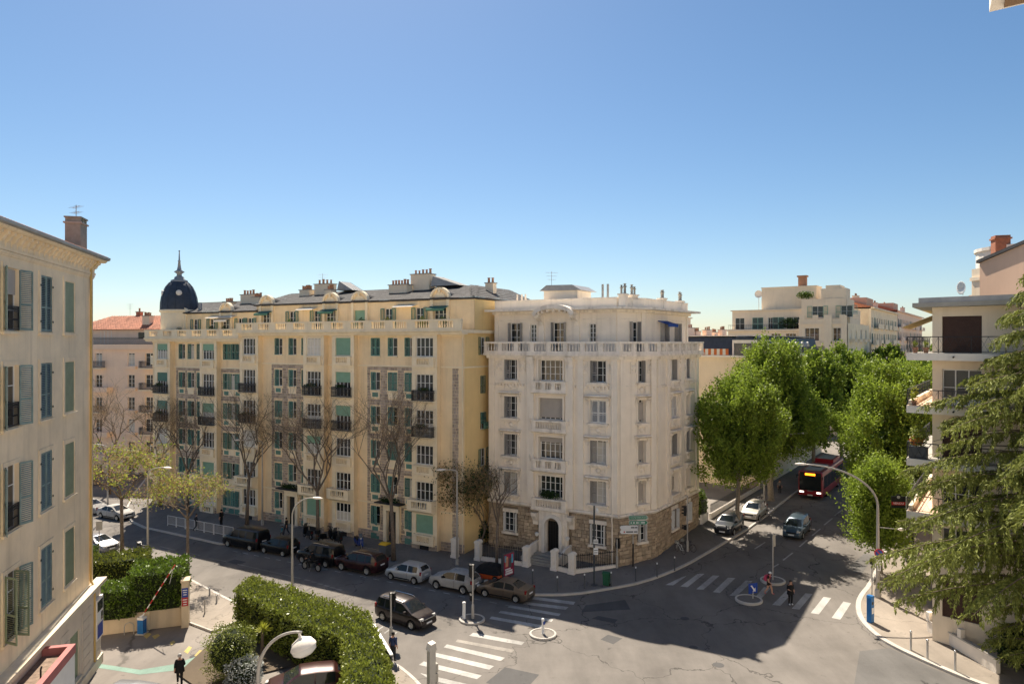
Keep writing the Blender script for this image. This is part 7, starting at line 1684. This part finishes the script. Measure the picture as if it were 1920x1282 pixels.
walk = dict(knl=(.20,.10,.52), anl=(.24,.10,.12), tol=(.42,.11,.10), hpl=(.03,.095,.90), knr=(-.04,-.10,.48), anr=(-.30,-.10,.16), tor=(-.16,-.11,.05), wrl=(-.16,.26,.95), ell=(-.14,.24,1.17), wrr=(.24,-.26,1.0), elr=(.06,-.25,1.15))
ang = lambda v: math.atan2(v.y, v.x)
e1 = G(1500,1134)-G(1470,1118); wv = (G(1290,1070)-G(1500,1134)).normalized()
p = G(1441,1113); person('walker with a pink backpack, white cap and black shorts on the crosswalk', p, ang(-wv)+.15, dict(walk, ch=(.05,0,1.36), nk=(.09,0,1.50), hd0=(.12,0,1.56), hd1=(.13,0,1.65), hd2=(.12,0,1.73), nose=(.215,0,1.62), shl=(.04,.18,1.42), shr=(.04,-.18,1.42)), rg('cloth_black','skin','cloth_black','skin','shoe_pink'), 1.70, hairlen=.22, group='people on foot')
bp = thing('backpack', 'bright pink backpack on the back of the crosswalk walker', 'backpack', (p.x, p.y, p.z), ang(-wv)+.15)
new('pack', MB().xz([(-.10,1.0),(-.26,1.02),(-.30,1.2),(-.26,1.42),(-.12,1.46)], -.15, .15), M['cloth_pink'], bp); new('pocket', MB().xz([(-.26,1.05),(-.34,1.08),(-.34,1.22),(-.28,1.24)], -.11, .11), M['cloth_pink'], bp); [new('strap', MB().tube([(-.12,s*.11,1.42),(.0,s*.12,1.52),(.14,s*.11,1.42),(.10,s*.13,1.15),(-.10,s*.12,1.05)], .02, 5), M['cloth_pink'], bp) for s in (-1, 1)]
cp = thing('cap', 'white cap worn by the walker with the pink backpack', 'cap', (p.x, p.y, p.z), ang(-wv)+.15); new('crown', MB().sphere((.105,0,1.655), .112, 12, 8, .85), M['cloth_white'], cp); new('peak', MB().lathe([(.001,1.665),(.10,1.66),(.10,1.672)], 12, .19, 0), M['cloth_white'], cp)
person('person in black jacket and white shirt with white shoes standing on the crosswalk', G(1482,1132), ang(G(1500,1138)-G(1470,1124))-.3, dict(wrr=(.16,-.16,1.12), elr=(-.02,-.25,1.16), wrl=(.12,.22,1.0)), rg('cloth_black','cloth_black','cloth_black','cloth_black','cloth_white'), 1.74, group='people on foot', coat='cloth_black')
person('grey-haired man in black walking across the car park at the bottom edge', (-18.6, 39.4), math.radians(115), dict(walk, elr=(.0,-.26,1.15), wrr=(.2,-.2,1.05)), rg('cloth_black','cloth_black','cloth_black','cloth_black','cloth_black','hair_grey'), 1.74, 'hair_grey', z=.004, group='people on foot', coat='cloth_black')
person('person in dark blue standing behind the hedge and white notice panel', G(737,1243), 1.2, {}, rg('cloth_blue','cloth_blue','cloth_dark','cloth_dark','cloth_black'), 1.74, z=.135, group='people on foot')
person('pedestrian in dark clothes near the left end of the white railing', G(368,996), .5, walk, rg('cloth_dark','cloth_dark','cloth_dark','cloth_dark','cloth_black'), 1.7, z=.135, group='people on foot')
person('pedestrian in black behind the white railing, left of the black van', G(415,988), 2.8, {}, rg('cloth_black','cloth_black','cloth_black','cloth_black','cloth_black'), 1.75, z=.135, group='people on foot')
person('pedestrian in black walking with a child behind the black hatchback', G(537,1004), 2.9, walk, rg('cloth_black','cloth_black','cloth_dark','cloth_dark','cloth_black'), 1.7, z=.135, group='people on foot')
person('small child in turquoise beside the walking adult in black', G(529,1007), 2.9, walk, rg('cloth_teal','cloth_teal','cloth_teal','cloth_dark','cloth_white'), 1.05, z=.135, group='people on foot')
person('person in black standing in front of the yellow building doorway', G(735,1019), 4.3, {}, rg('cloth_black','cloth_black','cloth_dark','cloth_dark','cloth_black'), 1.74, z=.135, group='people on foot')
person('person waiting beside the trunk left of the red bus', G(1462,925), 4.4, {}, rg('cloth_grey','cloth_grey','cloth_dark','cloth_dark','cloth_black'), 1.7, group='people on foot')
seat = dict(pel=(-.28,0,.92), sp=(-.22,0,1.10), ch=(-.10,0,1.28), nk=(-.03,0,1.42), hd0=(.0,0,1.49), hd1=(.01,0,1.58), hd2=(.0,0,1.66), nose=(.1,0,1.55), shl=(-.07,.19,1.35), shr=(-.07,-.19,1.35), ell=(.12,.30,1.15), elr=(.12,-.30,1.15), wrl=(.33,.30,1.05), wrr=(.33,-.30,1.05), hpl=(-.24,.11,.88), hpr=(-.24,-.11,.88), knl=(.14,.22,.68), knr=(.14,-.22,.68), anl=(-.02,.22,.33), anr=(-.02,-.22,.33), tol=(.14,.23,.29), tor=(.14,-.23,.29))
rdp = person('rider in black on the moving motorbike', mb_, HL, seat, rg('cloth_black','cloth_black','cloth_black','cloth_black','cloth_black'), 1.75, z=0.0, group='people on foot'); rdp['group'] = 'riders'
hm = thing('helmet', 'black helmet of the motorbike rider', 'helmet', (mb_.x, mb_.y, 0), HL); new('shell', MB().sphere((.01,0,1.60), .145, 14, 9, 1.05).mesh('shell', True), M['paint_scooter_black'], hm); new('visor', MB().lathe([(.148,1.56),(.150,1.64)], 10, .012, 0, -1.0, 1.0), M['car_glass'], hm)
# ---------------------------------------------------------------- street furniture
def lamp(label, x, y, z, h, rz, arm, rise, headm=None, r=.075, curve=True, globe=False, group='street lamps', n=10, pm='pole_grey'):
    t = thing('street_lamp', label, 'street lamp', (x, y, z), rz, group)
    pts = [(0,0,-.1),(0,0,h*.5),(0,0,h)]; rad = [r*1.35, r*1.1, r*.8]
    for k in range(1, n+1):
        a = PI/2*k/n; pts.append((arm*(1-math.cos(a)) if curve else arm*k/n, 0, h+rise*math.sin(a) if curve else h+rise*k/n)); rad.append(r*.8-r*.3*k/n)
    new('pole', MB().tube(pts, rad, 9).mesh('pole', True), M[pm], t); new('base', MB().lathe([(r*2.0,-.05),(r*2.0,.5),(r*1.5,.6)], 10), M[pm], t)
    e = Vector(pts[-1])
    if globe:
        hd = new('lamp_head', MB().lathe([(.03,.55),(.06,.40),(.16,.34),(.36,.24),(.46,.06),(.47,0)], 20).mesh('hd', True), M['concrete_white'], t, e+Vector((.08,0,-.55))); new('lens', MB().lathe([(.46,0),(.42,-.16),(.25,-.28),(.001,-.33)], 20).mesh('lens', True), M['lens'], hd); hd.rotation_euler = (0, -.35, 0)
    else:
        hd = new('lamp_head', MB().lathe([(.001,-.42),(.10,-.36),(.16,-.1),(.17,.12),(.09,.36),(.04,.42)], 12).mesh('hd', True), M['concrete_white'], t, e+Vector((.3,0,.02))); hd.rotation_euler = (0, PI/2, 0); hd.scale = (.55, 1.0, 1.0)
        new('lens', MB().lathe([(.001,-.36),(.09,-.3),(.14,-.1),(.14,.1),(.001,.2)], 10).mesh('lens', True), M['lens'], hd, (.06,0,0))
    return t
mat('lens', (.62,.62,.60), .25, .04, 3, spec=.5)
lamp('tall lamp post behind the ivy wall with its head turned right', (277-960)*57.0/FPX, 57.0, .13, 8.3, math.radians(-25), 2.0, .75, globe=False)
lamp('lamp post rising behind the long hedge with a round bright head', (548-960)*52.0/FPX, 52.0, .13, 6.2, math.radians(-20), 1.9, 1.5)
p = G(857,1062); lamp('slim lamp post before the alley with arm over the street', p.x, p.y, .13, 8.0, math.radians(200), 1.1, .25)
p = G(492,985); lamp('distant lamp post between two bare trees before the yellow building', p.x, p.y, .13, 8.6, math.radians(190), 2.1, .3)
lamp('lamp head among twigs in front of the pink building', -44.5, 77.5, .13, 7.3, math.radians(200), 1.6, .6)
lamp('big curved lamp with a round glass head in the bottom foreground', (484-960)*26/FPX, 26.0, .0, 6.9, math.radians(-12), 1.75, 1.75, globe=True, r=.085, n=14)
p = G(1646,1121); t = lamp('tall curved lamp on the right corner reaching over the side street', p.x, p.y, p.z+.13, 6.6, math.radians(168), 5.0, 2.9, r=.11, n=16)
new('side_arm', MB().tube([(0,0,5.1),(-1.3,.1,5.05)], .03, 6), M['pole_grey'], t); new('side_head', MB().lathe([(.001,-.3),(.1,-.2),(.12,.1),(.001,.3)], 10).mesh('sh', True), M['concrete_white'], t, (-1.55,.1,5.05)).rotation_euler = (0, PI/2, 0)
p = G(1433,957); lamp('lamp post with a wide arm beside the parked silver hatchback', p.x, p.y, p.z+.13, 7.6, math.radians(15), 4.6, .35)
# traffic lights
def signal(label, p, h, rz, z=0.0, heads=(1,), back=False, pm='pole_grey'):
    t = thing('traffic_light', label, 'traffic light', (p[0], p[1], p[2]+z), rz, 'traffic lights at the junction'); new('pole', MB().tube([(0,0,-.05),(0,0,h)], .055, 8).lathe([(.11,0),(.11,.9),(.06,1.0)], 8), M[pm], t)
    for k, zz in enumerate(heads):
        big = k == 0; w, hh = (.17, .85) if big else (.11, .40); hd = new('signal_head', MB().box(-w,w,-.32,-.08,zz-hh,zz), M['black_plastic'], t)
        for q, c in enumerate(('sl_red','sl_amber','sl_green')):
            o = new('signal_lens', MB().lathe([(.001,-.335),(w*.62,-.335),(w*.62,-.32)], 12, 0, zz-hh*(q+.5)/3, axis='y'), M[c], hd); new('visor', MB().lathe([(w*.75,-.50),(w*.75,-.32)], 8, 0, zz-hh*(q+.5)/3, .1, PI-.1, axis='y'), M['black_plastic'], hd)
    return t
for nme, c in (('sl_red',(.20,.01,.01)),('sl_amber',(.22,.10,.01)),('sl_green',(.01,.14,.07))): mat(nme, c, .3, .03, 3)
signal('traffic light with black heads standing on the round island beside the bronze saloon', I4+Vector((.05,.1,.1)), 3.7, math.radians(205), heads=(3.65, 1.55))
signal('traffic light at the end of the hedge, seen from behind', G(733,1205)+Vector((0,0,.13)), 3.1, math.radians(160), heads=(3.05,), z=0)
t = thing('traffic_light', 'pale grey traffic light seen from above at the bottom edge', 'traffic light', (-3.85, 33.0, .13), math.radians(35), 'traffic lights at the junction'); new('pole', MB().tube([(0,0,-.05),(0,0,4.6)], .08, 8), M['pole_grey'], t); hdm = new('signal_back', MB().box(-.16,.16,-.28,.0,3.1,4.7).xz([(-.2,4.7),(.2,4.7),(.16,5.05),(-.1,5.0)], -.3, .05), M['pole_grey'], t); new('signal_head', MB().box(.1,.34,-.2,.12,3.6,4.0).box(.1,.34,-.2,.12,3.15,3.55).box(.1,.34,-.2,.12,2.7,3.1), M['concrete'], t)
signal('dark traffic light on the corner pavement beside the bicycles', G(1289,1035)+Vector((0,0,.13)), 4.9, math.radians(250), heads=(4.0, 2.3))
signal('low pedestrian signal against the stone corner', G(1157,1066)+Vector((0,0,.13)), 2.4, math.radians(150), heads=(2.45,))
t = thing('traffic_light', 'slender pole with a small dark signal on the right corner kerb', 'traffic light', G(1635,1118)+Vector((0,0,.13)), 0, 'traffic lights at the junction'); new('pole', MB().tube([(0,0,0),(0,0,2.7)], .04, 8), M['pole_grey'], t); new('signal_head', MB().box(-.11,.11,-.12,.12,2.3,2.7), M['black_plastic'], t)
# sign posts
p = G(1187,1063); t = thing('direction_sign', 'pole with two green arrow boards above two white ones at the stone corner', 'direction sign', (p.x, p.y, p.z+.13), math.radians(3)); new('pole', MB().tube([(0,0,0),(0,0,1.9)], .07, 8), M['iron'], t); new('pole_top', MB().tube([(0,0,1.9),(0,0,4.35)], .055, 8), M['pole_grey'], t)
def board(z, m, txt, right, x0, x1, tm, tsz):
    h = .17; pts = [(x0,-h),(x1-.14,-h),(x1,0),(x1-.14,h),(x0,h)] if right else [(x0+.14,-h),(x1,-h),(x1,h),(x0+.14,h),(x0,0)]
    o = new('arrow_board', MB().xz(pts, -.10, -.06), M['sign_white'], t, (0,0,z)); q = [(a*.965+(x0+x1)/2*.035, b*.84) for a, b in pts]
    if m != 'sign_white': new('board_face', MB().xz(q, -.104, -.101), M[m], o)
    if txt: new('lettering', text_mesh(txt, tsz), M[tm], o, ((x0+x1)/2, -.108, 0))
    return o
board(4.1, 'sign_green', 'TOUTES DIRECTIONS', True, -.38, 1.26, 'sign_white', .145)
def dashes(o, spans, m): [new('lettering', box_mesh(q, w, -.110, -.105, -.055, .055), M[m], o) for q, w in spans]
dashes(board(3.68, 'sign_green', '', True, -.36, 1.24, 'sign_white', .15), ((-.24,-.12),(-.04,.14),(.22,.46),(.54,.58),(.66,.98)), 'sign_white')
dashes(board(3.28, 'sign_white', '', False, -1.15, .42, 'pole_dark', .13), ((-.2,.1),(.14,.34)), 'pole_dark')
o = board(2.92, 'sign_white', '', False, -1.15, .42, 'pole_dark', .13); dashes(o, ((-.62,.0),(.06,.34)), 'pole_dark'); dashes(o, ((-.82,-.70),), 'sign_red')
p = G(1114,1098); t = thing('camera_mast', 'dark mast with a white surveillance camera and two small plates', 'mast', (p.x, p.y, p.z+.13), 0); new('pole', MB().tube([(0,0,0),(0,0,6.2)], .07, 8), M['pole_dark'], t); new('foot', MB().lathe([(.3,0),(.3,.04),(.1,.06)], 12), M['pole_dark'], t); new('camera', MB().lathe([(.001,-.12),(.12,-.08),(.15,.06),(.16,.12),(.05,.3)], 10, .22, -.05).mesh('c', True), M['white_paint'], t, (0,0,5.75))
for z, h in ((3.25,.34),(2.4,.52)): o = new('plate', box_mesh(-.06, .30, -.10, -.08, 0, h), M['sign_white'], t, (0,0,z)); [new('lettering', box_mesh(-.02, .26, -.106, -.101, h*q, h*q+.05), M['pole_dark'], o) for q in (.25, .6)]
c = I2; t = thing('sign_post', 'white pole with a panel seen from behind on the island', 'sign', c+Vector((0,0,.1)), math.radians(30)); new('pole', MB().tube([(0,0,0),(0,0,3.6)], .05, 8), M['pole_grey'], t); new('panel', box_mesh(-.05, .3, -.02, .02, 2.6, 3.55), M['pole_grey'], t)
def pass_sign(c, label, rz, z=.1):
    t = thing('keep_right_sign', label, 'sign', c+Vector((0,0,z)), rz); new('post', MB().tube([(0,0,0),(0,0,.5)], .05, 6), M['pole_grey'], t); new('plate', MB().box(-.38,.38,-.03,0,.38,1.12), M['sign_blue'], t); new('arrow', MB().xz([(-.24,.95),(-.10,.98),(.10,.70),(.20,.80),(.22,.50),(-.06,.52),(.03,.62),(-.14,.86)][::-1], -.036, -.031), M['sign_white'], t)
pass_sign(I1+Vector((.35,.15,0)), 'square blue sign with a white arrow on the front island', math.radians(18))
def bollard(name, label, p, h, r=.055, m='steel', capm='chrome', z=.13, group=None, cat='bollard'):
    t = thing(name, label, cat, (p[0], p[1], p[2]+z), 0, group); new('shaft', cached(('bo', h, r), lambda: MB().lathe([(r*1.2,-.02),(r*1.2,.03),(r,.05),(r,h-.12)], 10).mesh('bo', True)), M[m], t); new('cap', cached(('bc', h, r), lambda: MB().lathe([(r*1.12,h-.12),(r*1.12,h-.03),(r*.7,h),(.001,h+.01)], 10).mesh('bc', True)), M[capm], t); return t
for k, (px, py) in enumerate(((999,1096),(1045,1110),(1096,1105),(1146,1101),(1192,1091),(1232,1083),(1265,1071))):
    bollard('bollard', ('pavement bollard with a white top behind the bronze saloon','white-topped bollard right of the bronze saloon','white-topped bollard left of the camera mast','white-topped bollard beside the green litter bin','white-topped bollard before the direction sign','white-topped bollard beside the two drain covers','white-topped bollard nearest the bicycles')[k], G(px, py), 1.15, .05, 'pole_dark', 'white_paint', group='bollards along the corner pavement')
for k, (px, py) in enumerate(((1708,1221),(1739,1238),(1791,1260))):
    bollard('bollard', ('steel bollard on the right pavement nearest the cedar tips','middle one of three steel bollards on the right pavement','steel bollard closest to the camera on the right pavement')[k], G(px, py), 1.2, .06, group='steel bollards on the right pavement')
for k, (px, py, h) in enumerate(((393,1116,.55),(406,1131,.55),(384,1151,1.0))): bollard('bollard', ('short bollard at the kerb of the car park entrance','second short bollard near the car park entrance kerb','tall thin bollard beside the notice pillar')[k], G(px, py), h, .06 if h < .9 else .045, group='bollards at the car park entrance')
t = bollard('island_bollard', 'blue-faced bollard on the sunlit round island', I3+Vector((0,0,0)), 1.0, .09, 'white_paint', 'white_paint', .1); new('sign_face', MB().lathe([(.001,-.115),(.12,-.115),(.12,-.095)], 12, 0, .72, axis='y'), M['sign_blue'], t); t.rotation_euler = (0,0,.9)
t = bollard('island_bollard', 'white bollard beside the traffic light on the round island', I4+Vector((-.55,.05,0)), 1.15, .11, 'white_paint', 'white_paint', .1)
# poster panel, bins, cabinets
p = G(952,1088); t = thing('poster_panel', 'double sided poster panel with a colourful advert beside the thin tree', 'poster panel', (p.x, p.y, .135), math.radians(48)); new('case', MB().box(-.66,.66,-.12,.12,.25,2.2).box(-.3,.3,-.1,.1,0,.25), M['pole_dark'], t); new('poster', box_mesh(-.58, .58, -.128, -.121, .35, 2.1), mat('poster_red', (.28,.02,.06), .4, .3, 3), t)
for a, b, e, f, m in ((-.4,-.1,1.1,1.9,'poster_skin'),(-.02,.3,1.0,1.75,'pole_dark'),(-.5,-.3,1.5,2.0,'poster_cyan'),(.3,.5,1.3,2.0,'poster_cyan'),(-.45,.45,.45,.62,'sign_white'),(-.4,.4,.66,.8,'sign_white'),(-.45,.2,.84,.95,'sign_white')): new('poster_print', box_mesh(a, b, -.134, -.129, e, f), M[m] if m in M else mat(m, (.50,.28,.18) if 'skin' in m else (.08,.38,.55), .5, .2, 5), t)
def bin_(label, p, m, lid, w=.55, d=.6, h=1.05):
    t = thing('litter_bin', label, 'bin', (p[0], p[1], p[2]+.135), W1.a); new('body', MB().xz([(-w/2*.85,.08),(w/2*.85,.08),(w/2,h),(-w/2,h)], -d/2, d/2), M[m], t); new('lid', MB().yz([(-d/2-.04,h),(d/2+.03,h),(d/2+.03,h+.10),(0,h+.17),(-d/2-.04,h+.06)], -w/2-.03, w/2+.03), M[lid], t); [new('wheel', MB().lathe([(.001,-.03),(.1,-.03),(.1,.03),(.001,.03)], 10, 0, .1, axis='y'), M['rubber'], t, (s*w/2*.8, d/2-.1, 0)) for s in (-1, 1)]
bin_('grey wheeled bin with yellow lid beside the bare trunk', G(722,1046), 'bin_grey', 'bin_yellow', .75, .75, 1.15); bin_('dark green litter bin on the corner pavement', G(1137,1100), 'bin_green', 'bin_green', .5, .4, .95)
p = G(1197,1043); t = thing('utility_cabinet', 'beige utility cabinet against the stone corner', 'cabinet', (p.x, p.y, p.z+.13), WC.a); new('case', MB().box(-.45,.45,-.2,.25,.08,1.5).box(-.5,.5,-.25,.3,1.5,1.56).box(-.42,.42,-.18,.23,0,.08), M['stone_ledge'], t); new('door', box_mesh(-.4, .4, -.212, -.201, .15, 1.42), M['stone_ledge'], t)
p = G(1632,1168); t = thing('ticket_machine', 'blue parking ticket machine on the right corner', 'ticket machine', (p.x, p.y, p.z+.13), .6); new('case', MB().box(-.18,.18,-.16,.16,0,1.65).xz([(-.2,1.65),(.2,1.65),(.14,1.8),(-.14,1.8)], -.18, .18), M['box_blue'], t); new('screen', box_mesh(-.1, .1, -.168, -.161, 1.2, 1.4), M['glass'], t); new('plate', box_mesh(-.12, .12, -.168, -.161, .6, 1.0), M['sign_white'], t)
# no parking sign on the big lamp
p = G(1646,1121); t = thing('no_parking_sign', 'round red and blue no parking sign with two plates on the lamp post', 'sign', (p.x, p.y-.16, p.z+.13), math.radians(-12)); new('disc', MB().lathe([(.001,-.03),(.32,-.03),(.32,.0),(.001,.0)], 22, 0, 3.25, axis='y'), M['sign_red'], t); new('blue_field', MB().lathe([(.001,-.036),(.25,-.036),(.25,-.03)], 22, 0, 3.25, axis='y'), M['sign_blue'], t); new('red_bar', MB().xz([(-.20,3.40),(-.15,3.45),(.20,3.10),(.15,3.05)][::-1], -.041, -.037), M['sign_red'], t); new('plate', box_mesh(-.2, .2, -.03, 0, 2.48, 2.85), M['sign_white'], t); o = new('plate', box_mesh(-.11, .11, -.03, 0, 1.98, 2.42), M['sign_white'], t); new('arrow', MB().xz([(-.025,2.05),(.025,2.05),(.025,2.25),(.07,2.25),(0,2.36),(-.07,2.25),(-.025,2.25)], -.036, -.031), M['iron'], o)
# barrier, hoops
p = G(266,1186); t = thing('parking_barrier', 'raised red and white barrier arm on a blue box', 'barrier', (p.x, p.y, .004), math.radians(-5)); new('housing', MB().box(-.2,.2,-.2,.2,.05,.95), M['box_blue'], t); new('housing_top', MB().box(-.21,.21,-.21,.21,.95,1.1).lathe([(.16,1.1),(.001,1.22)], 10), M['white_paint'], t); new('foot_plate', box_mesh(-.3, .3, -.3, .3, 0, .05), M['kerb'], t)
a0 = Vector((0,0,1.1)); a1 = at(330, 1056, p.y+.3)-p; L = (a1-a0).length
for k in range(12): new('arm_band', MB().tube([a0.lerp(a1, k/12), a0.lerp(a1, (k+1)/12)], .038, 6), M['sign_red' if k % 2 else 'white_paint'], t)
q = a0.lerp(a1, .96); new('arm_strut', MB().tube([q, q+Vector((-.25,-.05,-1.1))], .015, 4), M['white_paint'], t)
for k, (px, py) in enumerate(((242,1188),(298,1172))):
    p = G(px, py); b = MB().tube([(-.28,0,0),(-.28,0,.55),(-.2,0,.72),(0,0,.8),(.2,0,.72),(.28,0,.55),(.28,0,0)], .03, 7); tag(new('parking_hoop', b, M['steel'], None, (p.x, p.y, .004), .35), ('steel hoop left of the blue barrier box', 'steel hoop right of the blue barrier box')[k], 'hoop', 'steel hoops beside the barrier')
# white railing on the far pavement
a, b = Vector((-35.8, 73.2, 0)), Vector((-27.0, 68.4, 0)); L = (b-a).length; t = thing('railing', 'white pedestrian railing left of the black van', 'railing', (a.x, a.y, .135), ang(b-a)); n = 7
for k in range(n):
    w = L/n-.12; f = MB().tube([(0,0,0),(0,0,1.05),(w,0,1.05),(w,0,0)], .025, 5).tube([(0,0,.2),(w,0,.2)], .02, 5)
    for q in range(1, 8): f.tube([(w*q/8,0,.2),(w*q/8,0,1.05)], .012, 4)
    new('railing_panel', f, M['white_paint'], t, (L*k/n, 0, 0))
# white notice panels on the hedge end
a, b = at(690,1150,43.6), at(734,1232,38.2); t = thing('notice_panel', 'long white-edged panel along the end of the hedge', 'panel', (a.x, a.y, .13), ang(b-a)); L = math.hypot(b.x-a.x, b.y-a.y); z = (a.z+b.z)/2-.13; new('panel', MB().box(0, L, -.04, .04, .5, z), M['pole_dark'], t); new('top_edge', MB().box(-.02, L+.02, -.09, .09, z, z+.07), M['white_paint'], t); [new('post', MB().tube([(q,0,0),(q,0,z)], .04, 6), M['pole_grey'], t) for q in (.1, L-.1)]; new('red_end', box_mesh(.0, .5, -.05, -.041, z-.8, z-.02), M['sign_red'], t)
p = G(186,1046); t = thing('sign_post', 'grey sign panel seen from behind above the grey car', 'sign', (p.x, p.y, .13), .4); new('pole', MB().tube([(0,0,0),(0,0,3.1)], .04, 6), M['pole_grey'], t); new('panel', box_mesh(-.25, .25, -.03, 0, 2.4, 3.2), M['pole_grey'], t)
